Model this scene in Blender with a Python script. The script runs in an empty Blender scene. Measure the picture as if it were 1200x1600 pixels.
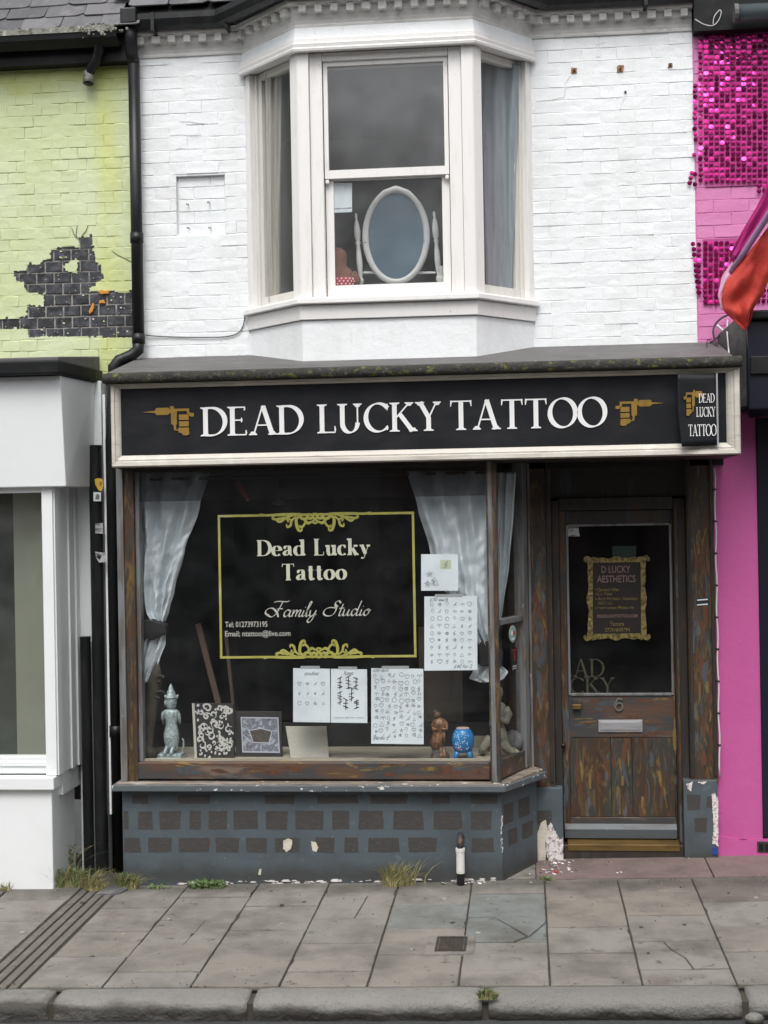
import bpy, bmesh, math, random
from mathutils import Vector, Matrix, noise
random.seed(11)
scene = bpy.context.scene
COL = scene.collection
R = math.radians
# ------------------------------------------------------------------ camera
F, D, EYE = 2200.0, 9.8, 2.44
CAMROT = (Matrix.Rotation(R(5.66), 3, 'Z') @ Matrix.Rotation(R(90), 3, 'X') @ Matrix.Rotation(R(-1.0), 3, 'Z'))
cam = bpy.data.cameras.new('camera'); camo = bpy.data.objects.new('camera', cam); COL.objects.link(camo)
camo.matrix_world = Matrix.Translation((0, -D, EYE)) @ CAMROT.to_4x4()
cam.sensor_fit = 'VERTICAL'; cam.sensor_height = 24; cam.lens = F / 1600 * 24
cam.clip_start = .05; cam.clip_end = 500
scene.camera = camo
# ------------------------------------------------------------------ sky, sun, exposure (overcast day)
SUN_EL, SUN_AZ = 58, 184        # degrees; azimuth measured clockwise from +Y, so the sun stands behind the viewer
world = bpy.data.worlds.new('World'); scene.world = world; world.use_nodes = True
wn = world.node_tree.nodes; wl = world.node_tree.links; wn.clear()
sky = wn.new('ShaderNodeTexSky'); sky.sky_type = 'NISHITA'; sky.sun_disc = False
sky.sun_elevation = R(SUN_EL); sky.sun_rotation = R(SUN_AZ); sky.dust_density = 4; sky.air_density = 1; sky.ozone_density = 1
hs = wn.new('ShaderNodeHueSaturation'); hs.inputs['Saturation'].default_value = .16
bg = wn.new('ShaderNodeBackground'); bg.inputs['Strength'].default_value = .15
wo = wn.new('ShaderNodeOutputWorld')
wl.new(sky.outputs[0], hs.inputs['Color']); wl.new(hs.outputs[0], bg.inputs[0]); wl.new(bg.outputs[0], wo.inputs[0])
sl = bpy.data.lights.new('sun', 'SUN'); sl.energy = 1.0; sl.angle = R(28); sl.color = (1, .975, .94)
so = bpy.data.objects.new('sun', sl); COL.objects.link(so)
_d = Vector((math.sin(R(SUN_AZ)) * math.cos(R(SUN_EL)), math.cos(R(SUN_AZ)) * math.cos(R(SUN_EL)), math.sin(R(SUN_EL))))
so.rotation_euler = _d.to_track_quat('Z', 'Y').to_euler(); so.location = _d * 30
vs = scene.view_settings
vs.view_transform = 'Standard'; vs.look = 'None'; vs.gamma = 1; vs.use_curve_mapping = False; vs.exposure = 0.62

# ------------------------------------------------------------------ measuring: photo pixel -> point on a real plane
def _ray(px, py): return CAMROT @ Vector(((px - 600) / F, -(py - 800) / F, -1))
def at(px, py, Y=0.0):
    d = _ray(px, py); t = (Y + D) / d.y
    return Vector((t * d.x, Y, EYE + t * d.z))
def X_(px, py, Y=0.0): return at(px, py, Y).x
def Z_(px, py, Y=0.0): return at(px, py, Y).z
def Zp(X, Y): return 0.013 + 0.021 * X + 0.014 * (Y + 0.55)      # the sloping pavement
def pav(px, py):
    d = _ray(px, py)
    t = (0.013 + 0.014 * (-D + .55) - EYE) / (d.z - .021 * d.x - .014 * d.y)
    p = Vector((0, -D, EYE)) + t * d
    return p
def poly_at(pts, Y): return [(at(x, y, Y).x, at(x, y, Y).z) for x, y in pts]

# ------------------------------------------------------------------ mesh builder
class MB:
    def __init__(s): s.v = []; s.f = []; s.m = []
    def add(s, vs, fs, m=0):
        o = len(s.v); s.v += [tuple(p) for p in vs]
        for f in fs: s.f.append(tuple(i + o for i in f)); s.m.append(m)
        return s
    def hexa(s, p, m=0):   # p: 4 front + 4 back, same winding
        return s.add(p, [(0,1,2,3), (7,6,5,4), (0,4,5,1), (1,5,6,2), (2,6,7,3), (3,7,4,0)], m)
    def box(s, x0, x1, y0, y1, z0, z1, m=0):
        return s.hexa([(x0,y0,z0),(x1,y0,z0),(x1,y0,z1),(x0,y0,z1),(x0,y1,z0),(x1,y1,z0),(x1,y1,z1),(x0,y1,z1)], m)
    def prism(s, poly, y0, y1, m=0, mb=None):
        n = len(poly)
        vs = [(x, y0, z) for x, z in poly] + [(x, y1, z) for x, z in poly]
        s.add(vs, [tuple(range(n)), tuple(range(2*n-1, n-1, -1))] + [(i, i+n, (i+1) % n + n, (i+1) % n) for i in range(n)], m)
        return s
    def plate(s, poly, z0, z1, m=0):   # plan polygon (x,y) with heights given by callables
        n = len(poly)
        vs = [(x, y, z1(x, y)) for x, y in poly] + [(x, y, z0(x, y)) for x, y in poly]
        return s.add(vs, [tuple(range(n)), tuple(range(2*n-1, n-1, -1))] + [(i, i+n, (i+1) % n + n, (i+1) % n) for i in range(n)], m)
    def seg(s, p, q, u0, u1, z0, z1, d0, d1, m=0):  # box along plan segment p->q; d = outward distance
        p = Vector((p[0], p[1])); q = Vector((q[0], q[1])); e = (q - p).normalized(); n = Vector((e.y, -e.x))
        def P(u, d, z): w = p + e*u + n*d; return (w.x, w.y, z)
        return s.hexa([P(u0,d1,z0),P(u1,d1,z0),P(u1,d1,z1),P(u0,d1,z1),P(u0,d0,z0),P(u1,d0,z0),P(u1,d0,z1),P(u0,d0,z1)], m)
    def sweep(s, path, prof, m=0, close=True):
        pts = [Vector(p) for p in path]; k = len(prof); rows = []
        for i, p in enumerate(pts):
            ns = []
            if i > 0: e = (pts[i]-pts[i-1]).normalized(); ns.append(Vector((e.y, -e.x)))
            if i < len(pts)-1: e = (pts[i+1]-pts[i]).normalized(); ns.append(Vector((e.y, -e.x)))
            n = sum(ns, Vector((0, 0))).normalized(); c = 1 / max(.3, n.dot(ns[0])); rows.append((p, n*c))
        vs = [(p.x+n.x*o, p.y+n.y*o, z) for p, n in rows for o, z in prof]
        fs = []
        for i in range(len(pts)-1):
            for j in range(k if close else k-1):
                a, b = i*k+j, i*k+(j+1) % k; fs.append((a, b, b+k, a+k))
        if close: fs += [tuple(range(k)), tuple(range((len(pts)-1)*k+k-1, (len(pts)-1)*k-1, -1))]
        return s.add(vs, fs, m)
    def rings(s, rs, m=0, caps=True, closed=False):
        n = len(rs[0]); vs = [p for r in rs for p in r]; fs = []
        for i in range(len(rs)-1):
            for j in range(n): fs.append((i*n+j, i*n+(j+1) % n, (i+1)*n+(j+1) % n, (i+1)*n+j))
        if caps: fs += [tuple(range(n-1, -1, -1)), tuple(range((len(rs)-1)*n, len(rs)*n))]
        return s.add(vs, fs, m)
    def tube(s, pts, r, n=8, m=0, caps=True):
        pts = [Vector(p) for p in pts]; rs = []; up = None
        for i, p in enumerate(pts):
            t = ((pts[i+1] if i < len(pts)-1 else p) - (pts[i-1] if i else p)).normalized()
            if up is None: up = t.orthogonal().normalized()
            up = (up - t*up.dot(t)).normalized(); b = t.cross(up)
            rr = r[i] if isinstance(r, (list, tuple)) else r
            rs.append([p + (up*math.cos(2*math.pi*j/n) + b*math.sin(2*math.pi*j/n))*rr for j in range(n)])
        return s.rings(rs, m, caps)
    def loft(s, rs, n=14, m=0, fold=0, nf=0, ph=0):   # (cx,cy,z,rx,ry) stacked ellipses
        out = []
        for cx, cy, z, rx, ry in rs:
            ring = []
            for j in range(n):
                a = 2*math.pi*j/n; k = 1 + fold*math.sin(nf*a+ph+z*40)
                ring.append((cx+rx*k*math.cos(a), cy+ry*k*math.sin(a), z))
            out.append(ring)
        return s.rings(out, m)
    def ball(s, c, r, n=10, m=0, sq=(1, 1, 1)):
        rs = []
        for i in range(n+1):
            a = -math.pi/2 + math.pi*(i+.02 if i == 0 else i-.02 if i == n else i)/n
            rs.append((c[0], c[1], c[2]+r*sq[2]*math.sin(a), max(1e-4, r*sq[0]*math.cos(a)), max(1e-4, r*sq[1]*math.cos(a))))
        return s.loft(rs, n+4, m)
    def ribbon(s, pts, wid, y0, y1, m=0, fn=None):     # stroke in the XZ plane
        n = len(pts); L = []; Rr = []
        for i in range(n):
            a = pts[max(0, i-1)]; b = pts[min(n-1, i+1)]
            dx, dz = b[0]-a[0], b[1]-a[1]; l = math.hypot(dx, dz) or 1e-9
            w = (wid[i] if isinstance(wid, (list, tuple)) else wid)/2
            L.append((pts[i][0]-dz/l*w, pts[i][1]+dx/l*w)); Rr.append((pts[i][0]+dz/l*w, pts[i][1]-dx/l*w))
        fn = fn or (lambda u, v, d: (u, d, v))
        vs = [fn(u, v, y0) for u, v in L] + [fn(u, v, y0) for u, v in Rr] + [fn(u, v, y1) for u, v in L] + [fn(u, v, y1) for u, v in Rr]
        fs = []
        for i in range(n-1):
            fs += [(i, i+1, n+i+1, n+i), (2*n+i, i, i+1, 2*n+i+1)[::-1], (n+i, n+i+1, 3*n+i+1, 3*n+i), (2*n+i, 3*n+i, 3*n+i+1, 2*n+i+1)]
        fs += [(0, n, 3*n, 2*n), (n-1, 3*n-1, 4*n-1, 2*n-1)]
        return s.add(vs, fs, m)
    def mesh(s, name, mats, origin=(0, 0, 0), smooth=False, recalc=True):
        me = bpy.data.meshes.new(name); o = Vector(origin)
        me.from_pydata([tuple(Vector(p)-o) for p in s.v], [], s.f)
        mats = mats if isinstance(mats, (list, tuple)) else [mats]
        for mm in mats: me.materials.append(mm)
        if len(mats) > 1: me.polygons.foreach_set('material_index', s.m)
        if recalc:
            bm = bmesh.new(); bm.from_mesh(me); bmesh.ops.recalc_face_normals(bm, faces=bm.faces[:]); bm.to_mesh(me); bm.free()
        if smooth: me.polygons.foreach_set('use_smooth', [True]*len(me.polygons))
        me.update(); return me

def root_of(o):
    while o.parent: o = o.parent
    return o
def mod_bevel(o, w, seg=2):
    b = o.modifiers.new('bevel', 'BEVEL'); b.width = w; b.segments = seg; b.limit_method = 'ANGLE'; b.angle_limit = R(40)
    return o
def mod_sub(o, lv=1):
    b = o.modifiers.new('sub', 'SUBSURF'); b.levels = lv; b.render_levels = lv
    return o
def put(mb, name, mats, parent, smooth=False, bevel=0, label=None, sub=0):
    """one mesh object, a part of `parent` (geometry given in world metres)"""
    r = root_of(parent)
    o = bpy.data.objects.new(name, mb.mesh(name, mats, r.location, smooth)); COL.objects.link(o); o.parent = parent
    if label: o['label'] = label
    if bevel: mod_bevel(o, bevel)
    if sub: mod_sub(o, sub)
    return o
def thing(name, label, cat, loc, group=None):
    o = bpy.data.objects.new(name, None); COL.objects.link(o); o.location = loc; o.empty_display_size = .1
    o['label'] = label; o['category'] = cat
    if group: o['group'] = group
    return o
def solo(mb, name, mats, label, cat, loc, group=None, smooth=False, bevel=0, sub=0):
    o = bpy.data.objects.new(name, mb.mesh(name, mats, loc, smooth)); COL.objects.link(o); o.location = loc
    o['label'] = label; o['category'] = cat
    if group: o['group'] = group
    if bevel: mod_bevel(o, bevel)
    if sub: mod_sub(o, sub)
    return o
def struct(mb, name, mats, smooth=False):
    o = bpy.data.objects.new(name, mb.mesh(name, mats, (0, 0, 0), smooth)); COL.objects.link(o); o['kind'] = 'structure'
    return o
def inst(name, me, parent, wpos, rot=(0, 0, 0), sc=(1, 1, 1), color=None):
    o = bpy.data.objects.new(name, me); COL.objects.link(o); o.parent = parent
    o.location = Vector(wpos) - root_of(parent).location; o.rotation_euler = rot; o.scale = sc
    if color: o.color = color
    return o
def pip(x, z, poly):
    c = False; j = len(poly)-1
    for i in range(len(poly)):
        xi, zi = poly[i]; xj, zj = poly[j]
        if (zi > z) != (zj > z) and x < (xj-xi)*(z-zi)/(zj-zi)+xi: c = not c
        j = i
    return c
def ragged(poly, step=.012, amp=.006, seed=0):
    rnd = random.Random(seed); out = []
    for i in range(len(poly)):
        a = Vector(poly[i]); b = Vector(poly[(i+1) % len(poly)]); n = max(1, int((b-a).length/step))
        for k in range(n):
            p = a.lerp(b, k/n); out.append((p.x+rnd.uniform(-amp, amp), p.y+rnd.uniform(-amp, amp)))
    return out

# ------------------------------------------------------------------ materials
def M(name, col, rough=.6, layers=(), bump=(), metal=0, rand=0, objcol=False, spec=.5, tr=0):
    m = bpy.data.materials.new(name); m.use_nodes = True
    nt = m.node_tree; N = nt.nodes; L = nt.links
    bs = N['Principled BSDF']; bs.inputs['Roughness'].default_value = rough; bs.inputs['Metallic'].default_value = metal
    bs.inputs['Specular IOR Level'].default_value = spec
    geo = N.new('ShaderNodeNewGeometry')
    def tex(s, st=(1, 1, 1), d=4, seed=0, kind='noise', dist=0):
        mp = N.new('ShaderNodeMapping'); mp.inputs['Scale'].default_value = st; mp.inputs['Location'].default_value = (seed*3.7, seed*1.3, seed*2.1)
        L.new(geo.outputs['Position'], mp.inputs['Vector'])
        if kind == 'noise':
            t = N.new('ShaderNodeTexNoise'); t.inputs['Scale'].default_value = s; t.inputs['Detail'].default_value = d; t.inputs['Roughness'].default_value = .6
            t.inputs['Distortion'].default_value = dist; out = t.outputs['Fac']
        else:
            t = N.new('ShaderNodeTexVoronoi'); t.inputs['Scale'].default_value = s
            if kind == 'crack': t.feature = 'DISTANCE_TO_EDGE'
            out = t.outputs['Distance']
        L.new(mp.outputs[0], t.inputs['Vector']); return out
    cur = N.new('ShaderNodeRGB'); cur.outputs[0].default_value = (*col, 1); cur = cur.outputs[0]
    if objcol:
        oi = N.new('ShaderNodeObjectInfo'); mx = N.new('ShaderNodeMix'); mx.data_type = 'RGBA'; mx.blend_type = 'MULTIPLY'; mx.inputs['Factor'].default_value = 1
        L.new(cur, mx.inputs['A']); L.new(oi.outputs['Color'], mx.inputs['B']); cur = mx.outputs['Result']
    if rand:
        oi = N.new('ShaderNodeObjectInfo'); mr = N.new('ShaderNodeMapRange'); mr.inputs['To Min'].default_value = 1-rand; mr.inputs['To Max'].default_value = 1+rand
        L.new(oi.outputs['Random'], mr.inputs['Value'])
        hv = N.new('ShaderNodeHueSaturation'); L.new(mr.outputs[0], hv.inputs['Value']); L.new(cur, hv.inputs['Color']); cur = hv.outputs[0]
    for ly in layers:
        fac = tex(ly.get('s', 5), ly.get('st', (1, 1, 1)), ly.get('d', 4), ly.get('seed', 0), ly.get('kind', 'noise'), ly.get('dist', 0))
        if 'band' in ly:                                   # a stain with its own place: axis, centre, half width
            ax, c, w = ly['band']; sx = N.new('ShaderNodeSeparateXYZ'); L.new(geo.outputs['Position'], sx.inputs[0])
            s1 = N.new('ShaderNodeMath'); s1.operation = 'SUBTRACT'; L.new(sx.outputs[ax], s1.inputs[0]); s1.inputs[1].default_value = c
            s2 = N.new('ShaderNodeMath'); s2.operation = 'ABSOLUTE'; L.new(s1.outputs[0], s2.inputs[0])
            s3 = N.new('ShaderNodeMapRange'); L.new(s2.outputs[0], s3.inputs['Value']); s3.inputs['From Min'].default_value = 0; s3.inputs['From Max'].default_value = w
            s3.inputs['To Min'].default_value = .34; s3.inputs['To Max'].default_value = -.3
            s4 = N.new('ShaderNodeMath'); s4.operation = 'ADD'; L.new(fac, s4.inputs[0]); L.new(s3.outputs[0], s4.inputs[1]); fac = s4.outputs[0]
        mr = N.new('ShaderNodeMapRange'); L.new(fac, mr.inputs['Value'])
        mr.inputs['From Min'].default_value = ly.get('lo', .5); mr.inputs['From Max'].default_value = ly.get('hi', .6)
        mr.inputs['To Max'].default_value = ly.get('f', 1)
        mx = N.new('ShaderNodeMix'); mx.data_type = 'RGBA'; L.new(mr.outputs[0], mx.inputs['Factor']); L.new(cur, mx.inputs['A'])
        mx.inputs['B'].default_value = (*ly['c'], 1); cur = mx.outputs['Result']
    L.new(cur, bs.inputs['Base Color'])
    prev = None
    for b in bump:
        t = tex(b.get('s', 20), b.get('st', (1, 1, 1)), b.get('d', 4), b.get('seed', 5), b.get('kind', 'noise'))
        bn = N.new('ShaderNodeBump'); bn.inputs['Strength'].default_value = b.get('f', .3); bn.inputs['Distance'].default_value = b.get('h', .01)
        L.new(t, bn.inputs['Height'])
        if prev: L.new(prev, bn.inputs['Normal'])
        prev = bn.outputs[0]
    if prev: L.new(prev, bs.inputs['Normal'])
    if tr: bs.inputs['Transmission Weight'].default_value = tr
    return m

def glass_mat(name, dust=.02, tint=(1, 1, 1), dustcol=(.6, .62, .62), ior=1.5, rough=.03):
    m = bpy.data.materials.new(name); m.use_nodes = True; N = m.node_tree.nodes; L = m.node_tree.links; N.clear()
    o = N.new('ShaderNodeOutputMaterial'); t = N.new('ShaderNodeBsdfTransparent'); g = N.new('ShaderNodeBsdfGlossy'); d = N.new('ShaderNodeBsdfDiffuse')
    t.inputs[0].default_value = (*tint, 1); g.inputs['Roughness'].default_value = rough; d.inputs[0].default_value = (*dustcol, 1)
    fr = N.new('ShaderNodeFresnel'); geo = N.new('ShaderNodeNewGeometry')
    im = N.new('ShaderNodeMapRange'); im.inputs['To Min'].default_value = ior; im.inputs['To Max'].default_value = 1/ior    # the same reflectance from both sides of the pane
    L.new(geo.outputs['Backfacing'], im.inputs['Value']); L.new(im.outputs[0], fr.inputs[0])
    nz = N.new('ShaderNodeTexNoise'); nz.inputs['Scale'].default_value = 1.6; nz.inputs['Detail'].default_value = 2
    L.new(geo.outputs['Position'], nz.inputs['Vector']); bp = N.new('ShaderNodeBump'); bp.inputs['Strength'].default_value = .12; bp.inputs['Distance'].default_value = .02
    L.new(nz.outputs['Fac'], bp.inputs['Height']); L.new(bp.outputs[0], g.inputs['Normal'])
    a = N.new('ShaderNodeMixShader'); b = N.new('ShaderNodeMixShader')
    n2 = N.new('ShaderNodeTexNoise'); n2.inputs['Scale'].default_value = 6; n2.inputs['Detail'].default_value = 6; L.new(geo.outputs['Position'], n2.inputs['Vector'])
    mr = N.new('ShaderNodeMapRange'); L.new(n2.outputs['Fac'], mr.inputs['Value']); mr.inputs['From Min'].default_value = .3; mr.inputs['From Max'].default_value = .75
    mr.inputs['To Min'].default_value = dust*.3; mr.inputs['To Max'].default_value = dust*1.6
    L.new(mr.outputs[0], a.inputs[0]); L.new(t.outputs[0], a.inputs[1]); L.new(d.outputs[0], a.inputs[2])
    L.new(fr.outputs[0], b.inputs[0]); L.new(a.outputs[0], b.inputs[1]); L.new(g.outputs[0], b.inputs[2]); L.new(b.outputs[0], o.inputs[0])
    return m

GR = (.30, .29, .27)
m_white = M('white_masonry_paint', (.80, .825, .835), .55,
            [dict(c=(.66, .665, .65), s=2.6, st=(1.3, 1.3, .7), lo=.48, hi=.78, f=.6), dict(c=(.55, .54, .50), s=9, st=(3, 3, .5), lo=.64, hi=.8, f=.45, seed=3), dict(c=(.42, .40, .36), s=38, lo=.69, hi=.75, f=.6, seed=4)],
            [dict(s=14, f=.4, h=.012), dict(s=60, f=.3, h=.004, seed=8)])
m_green = M('green_masonry_paint', (.54, .605, .34), .6,
            [dict(c=(.60, .66, .45), s=1.6, lo=.42, hi=.62, f=.8), dict(c=(.55, .58, .13), s=3, st=(1.5, 1, .5), band=(0, -2.93, .28), lo=.5, hi=.85, f=.5, seed=2),
             dict(c=(.42, .45, .10), s=3, st=(1, 1, 1.6), band=(2, 5.62, .34), lo=.5, hi=.85, f=.8, seed=6), dict(c=(.36, .38, .2), s=26, lo=.66, hi=.74, f=.5, seed=5)],
            [dict(s=14, f=.35, h=.012), dict(s=60, f=.3, h=.004, seed=8)])
m_pink = M('pink_masonry_paint', (.62, .20, .43), .6, [dict(c=(.66, .24, .46), s=2, lo=.45, hi=.7, f=.6)], [dict(s=14, f=.4, h=.012), dict(s=60, f=.3, h=.004)])
m_pink2 = M('deep_pink_render_paint', (.52, .10, .31), .5, [dict(c=(.45, .06, .25), s=2.5, lo=.5, hi=.8, f=.5), dict(c=(.3, .05, .16), s=18, lo=.68, hi=.76, f=.5, seed=3)],
            [dict(s=9, f=.35, h=.012), dict(s=70, f=.25, h=.003)])
m_blackbrick = M('black_glazed_brick', (.026, .028, .033), .5, [dict(c=(.11, .115, .135), s=14, lo=.47, hi=.7, f=.8), dict(c=(.3, .3, .28), s=60, lo=.68, hi=.72, f=.7, seed=2)],
                 [dict(s=40, f=.4, h=.006)], rand=.5)
m_mortar = M('grey_lime_mortar', (.34, .325, .30), .9, [dict(c=(.15, .14, .13), s=20, lo=.45, hi=.65)], [dict(s=70, f=.5, h=.006)])
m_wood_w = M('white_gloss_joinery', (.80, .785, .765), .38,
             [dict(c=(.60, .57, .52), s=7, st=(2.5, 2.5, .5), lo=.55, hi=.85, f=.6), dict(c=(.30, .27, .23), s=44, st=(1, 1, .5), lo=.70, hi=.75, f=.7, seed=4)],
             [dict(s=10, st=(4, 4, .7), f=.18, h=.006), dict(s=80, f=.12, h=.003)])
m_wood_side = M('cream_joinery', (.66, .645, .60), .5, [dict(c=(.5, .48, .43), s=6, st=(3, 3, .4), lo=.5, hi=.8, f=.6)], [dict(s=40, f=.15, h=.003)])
m_shopwhite = M('white_shopfront_paint', (.80, .825, .83), .42, [dict(c=(.66, .67, .66), s=1.8, lo=.5, hi=.85, f=.5), dict(c=(.5, .49, .46), s=30, lo=.70, hi=.76, f=.5, seed=3)], [dict(s=8, f=.2, h=.01), dict(s=50, f=.12, h=.003)])
m_sign = M('black_sign_panel', (.009, .010, .013), .55, [dict(c=(.024, .025, .028), s=3, st=(1, 1, 2), lo=.45, hi=.8)], [dict(s=2.5, f=.05, h=.01)], spec=.25)
m_signlet = M('white_sign_lettering', (.80, .80, .80), .45)
m_gold = M('dull_gold_vinyl', (.26, .155, .025), .45, [dict(c=(.19, .11, .02), s=12, lo=.5, hi=.7)])
m_frame = M('weathered_cream_moulding', (.55, .515, .46), .55,
            [dict(c=(.30, .27, .23), s=10, st=(.35, 1, 3), lo=.55, hi=.75, f=.7), dict(c=(.12, .10, .085), s=26, st=(.6, 1, 2), lo=.67, hi=.74, f=.8, seed=3), dict(c=(.78, .75, .7), s=5, lo=.55, hi=.7, f=.5, seed=8)],
            [dict(s=16, st=(.4, 2, 3), f=.4, h=.006)])
m_coping = M('mossy_felted_coping', (.034, .032, .028), .9,
             [dict(c=(.12, .115, .10), s=30, lo=.57, hi=.68, f=.6), dict(c=(.14, .14, .03), s=24, st=(.7, 1, 1), lo=.58, hi=.66, f=.9, seed=4), dict(c=(.02, .02, .018), s=12, lo=.56, hi=.66, seed=7)],
             [dict(s=28, f=.9, h=.02), dict(s=90, f=.5, h=.006)])
m_lead = M('dull_lead_sheet', (.115, .11, .11), .7, [dict(c=(.08, .076, .076), s=3, st=(1, 2, 2), lo=.45, hi=.7), dict(c=(.16, .155, .155), s=7, st=(1.5, 1, .5), lo=.55, hi=.74, f=.7, seed=3), dict(c=(.5, .5, .5), s=26, st=(2, .5, .5), lo=.715, hi=.74, f=.8, seed=8)], [dict(s=5, f=.3, h=.012)], metal=.05)
m_riser = M('blue_grey_render_paint', (.078, .098, .113), .6,
            [dict(c=(.058, .070, .078), s=3, lo=.45, hi=.75), dict(c=(.15, .17, .185), s=14, lo=.6, hi=.72, f=.5, seed=3), dict(c=(.04, .04, .036), s=2.4, band=(2, .03, .2), lo=.45, hi=.8, f=.8, seed=5), dict(c=(.5, .5, .47), s=50, lo=.735, hi=.75, f=.8, seed=6)],
            [dict(s=10, f=.25, h=.01), dict(s=60, f=.3, h=.004)])
m_patch = M('brown_black_block_paint', (.048, .045, .044), .6, [dict(c=(.075, .068, .06), s=24, st=(1, 1, 3), lo=.5, hi=.7, f=.7), dict(c=(.11, .125, .135), s=40, lo=.64, hi=.7, f=.6, seed=3)], [dict(s=60, f=.3, h=.004)])
m_brush = M('brushed_rust_wood_paint', (.040, .040, .036), .5,
            [dict(c=(.056, .031, .018), s=4.5, st=(2.2, 2.2, .5), lo=.43, hi=.54, dist=.6), dict(c=(.115, .045, .022), s=7, st=(2.6, 2.6, .6), lo=.57, hi=.61, f=.8, seed=4, dist=.8),
             dict(c=(.17, .115, .032), s=8, st=(2.8, 2.8, .6), lo=.53, hi=.70, f=.8, seed=9, dist=1.6), dict(c=(.10, .115, .125), s=6, st=(2, 2, .5), lo=.6, hi=.65, f=.75, seed=14), dict(c=(.028, .022, .018), s=9, st=(2, 2, .5), lo=.58, hi=.66, f=.8, seed=19)],
            [dict(s=16, st=(3, 3, .4), f=.35, h=.006)])
m_brush_h = M('brushed_rail_paint', (.050, .050, .050), .5,
            [dict(c=(.10, .055, .036), s=3.2, st=(.5, 1.6, 2), lo=.44, hi=.56, dist=.6), dict(c=(.22, .14, .045), s=5, st=(.7, 2, 2.4), lo=.61, hi=.65, f=.8, seed=9, dist=1.2), dict(c=(.20, .16, .125), s=4, st=(.5, 2, 2), lo=.58, hi=.66, f=.6, seed=3)],
            [dict(s=16, st=(.4, 3, 3), f=.3, h=.006)])
m_greywood = M('grey_worn_frame_paint', (.175, .18, .185), .5, [dict(c=(.10, .085, .07), s=6, st=(3, 3, .4), lo=.48, hi=.6, f=.8), dict(c=(.24, .16, .05), s=7, st=(3, 3, .35), lo=.64, hi=.68, f=.7, seed=4), dict(c=(.42, .40, .37), s=24, st=(1, 1, .5), lo=.66, hi=.72, f=.7, seed=5)], [dict(s=14, st=(3, 3, .4), f=.3, h=.005)])
m_darkfr = M('dark_doorcase_paint', (.028, .024, .022), .5, [dict(c=(.05, .032, .022), s=6, st=(2, 2, .4), lo=.5, hi=.6, f=.8), dict(c=(.05, .056, .06), s=5, st=(2, 2, .4), lo=.58, hi=.66, f=.7, seed=5)], [dict(s=14, st=(3, 3, .4), f=.3, h=.005)])
m_silltop = M('flaking_sill_paint', (.19, .155, .125), .6, [dict(c=(.42, .37, .31), s=9, st=(.35, 2, 2), lo=.52, hi=.62, f=.8), dict(c=(.08, .09, .10), s=9, st=(.4, 2, 2), lo=.55, hi=.66, f=.8, seed=4), dict(c=(.75, .72, .68), s=30, st=(.5, 1, 1), lo=.645, hi=.67, f=.9, seed=6), dict(c=(.3, .04, .03), s=8, lo=.70, hi=.72, f=.9, seed=9)], [dict(s=20, st=(.4, 2, 2), f=.5, h=.006)])
m_sillfr = M('blue_grey_sill_edge', (.098, .112, .122), .5, [dict(c=(.08, .09, .1), s=8, st=(.5, 2, 2), lo=.5, hi=.66, f=.8), dict(c=(.72, .70, .66), s=26, st=(.5, 1, 1), lo=.63, hi=.65, f=.9, seed=6), dict(c=(.33, .05, .04), s=6, lo=.69, hi=.71, f=.9, seed=9)], [dict(s=24, f=.5, h=.005)])
m_black = M('black_plastic', (.010, .011, .012), .42, [dict(c=(.03, .03, .032), s=6, st=(2, 2, .4), lo=.5, hi=.75), dict(c=(.2, .2, .2), s=50, lo=.72, hi=.75, f=.5, seed=3)], [dict(s=30, f=.05, h=.003)], spec=.35)
m_blackwood = M('black_bargeboard_paint', (.010, .011, .012), .55, [dict(c=(.022, .022, .022), s=5, lo=.5, hi=.7)], [dict(s=20, f=.2, h=.004)], spec=.2)
m_slate = M('weathered_slate', (.105, .103, .11), .7, [dict(c=(.20, .195, .195), s=9, lo=.55, hi=.72, f=.7), dict(c=(.05, .05, .055), s=5, lo=.5, hi=.7, f=.7, seed=5)], [dict(s=30, f=.5, h=.006)], rand=.3)
m_gutlip = M('lichened_gutter', (.27, .27, .24), .8, [dict(c=(.13, .13, .10), s=18, lo=.5, hi=.62), dict(c=(.55, .54, .5), s=30, lo=.6, hi=.7, seed=4)], [dict(s=40, f=.6, h=.01)])
m_flag = M('concrete_flag', (.222, .208, .183), .85,
           [dict(c=(.125, .114, .10), s=3.4, lo=.44, hi=.70, f=.85), dict(c=(.25, .236, .208), s=7, lo=.55, hi=.75, f=.6, seed=3), dict(c=(.075, .068, .06), s=1.7, lo=.53, hi=.72, f=.62, seed=9), dict(c=(.055, .05, .044), s=11, lo=.62, hi=.72, f=.7, seed=17), dict(c=(.07, .064, .056), s=4, band=(1, -.62, .35), lo=.50, hi=.85, f=.75, seed=31), dict(c=(.13, .085, .07), s=2.2, lo=.62, hi=.74, f=.5, seed=23), dict(c=(.09, .085, .078), s=45, lo=.665, hi=.71, f=.7, seed=5), dict(c=(.38, .37, .35), s=60, lo=.67, hi=.72, f=.6, seed=6)],
           [dict(s=110, f=.9, h=.005), dict(s=14, f=.5, h=.010)], objcol=True)
m_joint = M('dirt_filled_joint', (.055, .049, .04), .95, [dict(c=(.06, .055, .04), s=20, lo=.45, hi=.6)], [dict(s=60, f=.6, h=.006)])
m_kerb = M('granite_kerb', (.195, .188, .175), .8, [dict(c=(.17, .165, .155), s=5, lo=.45, hi=.7, f=.7), dict(c=(.06, .058, .052), s=120, lo=.6, hi=.66, f=.7, seed=3), dict(c=(.05, .046, .04), s=6, st=(.6, 1, 2), band=(2, -.12, .085), lo=.45, hi=.72, f=.92, seed=7)],
           [dict(s=26, f=.7, h=.02), dict(s=120, f=.5, h=.004)], rand=.08)
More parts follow.
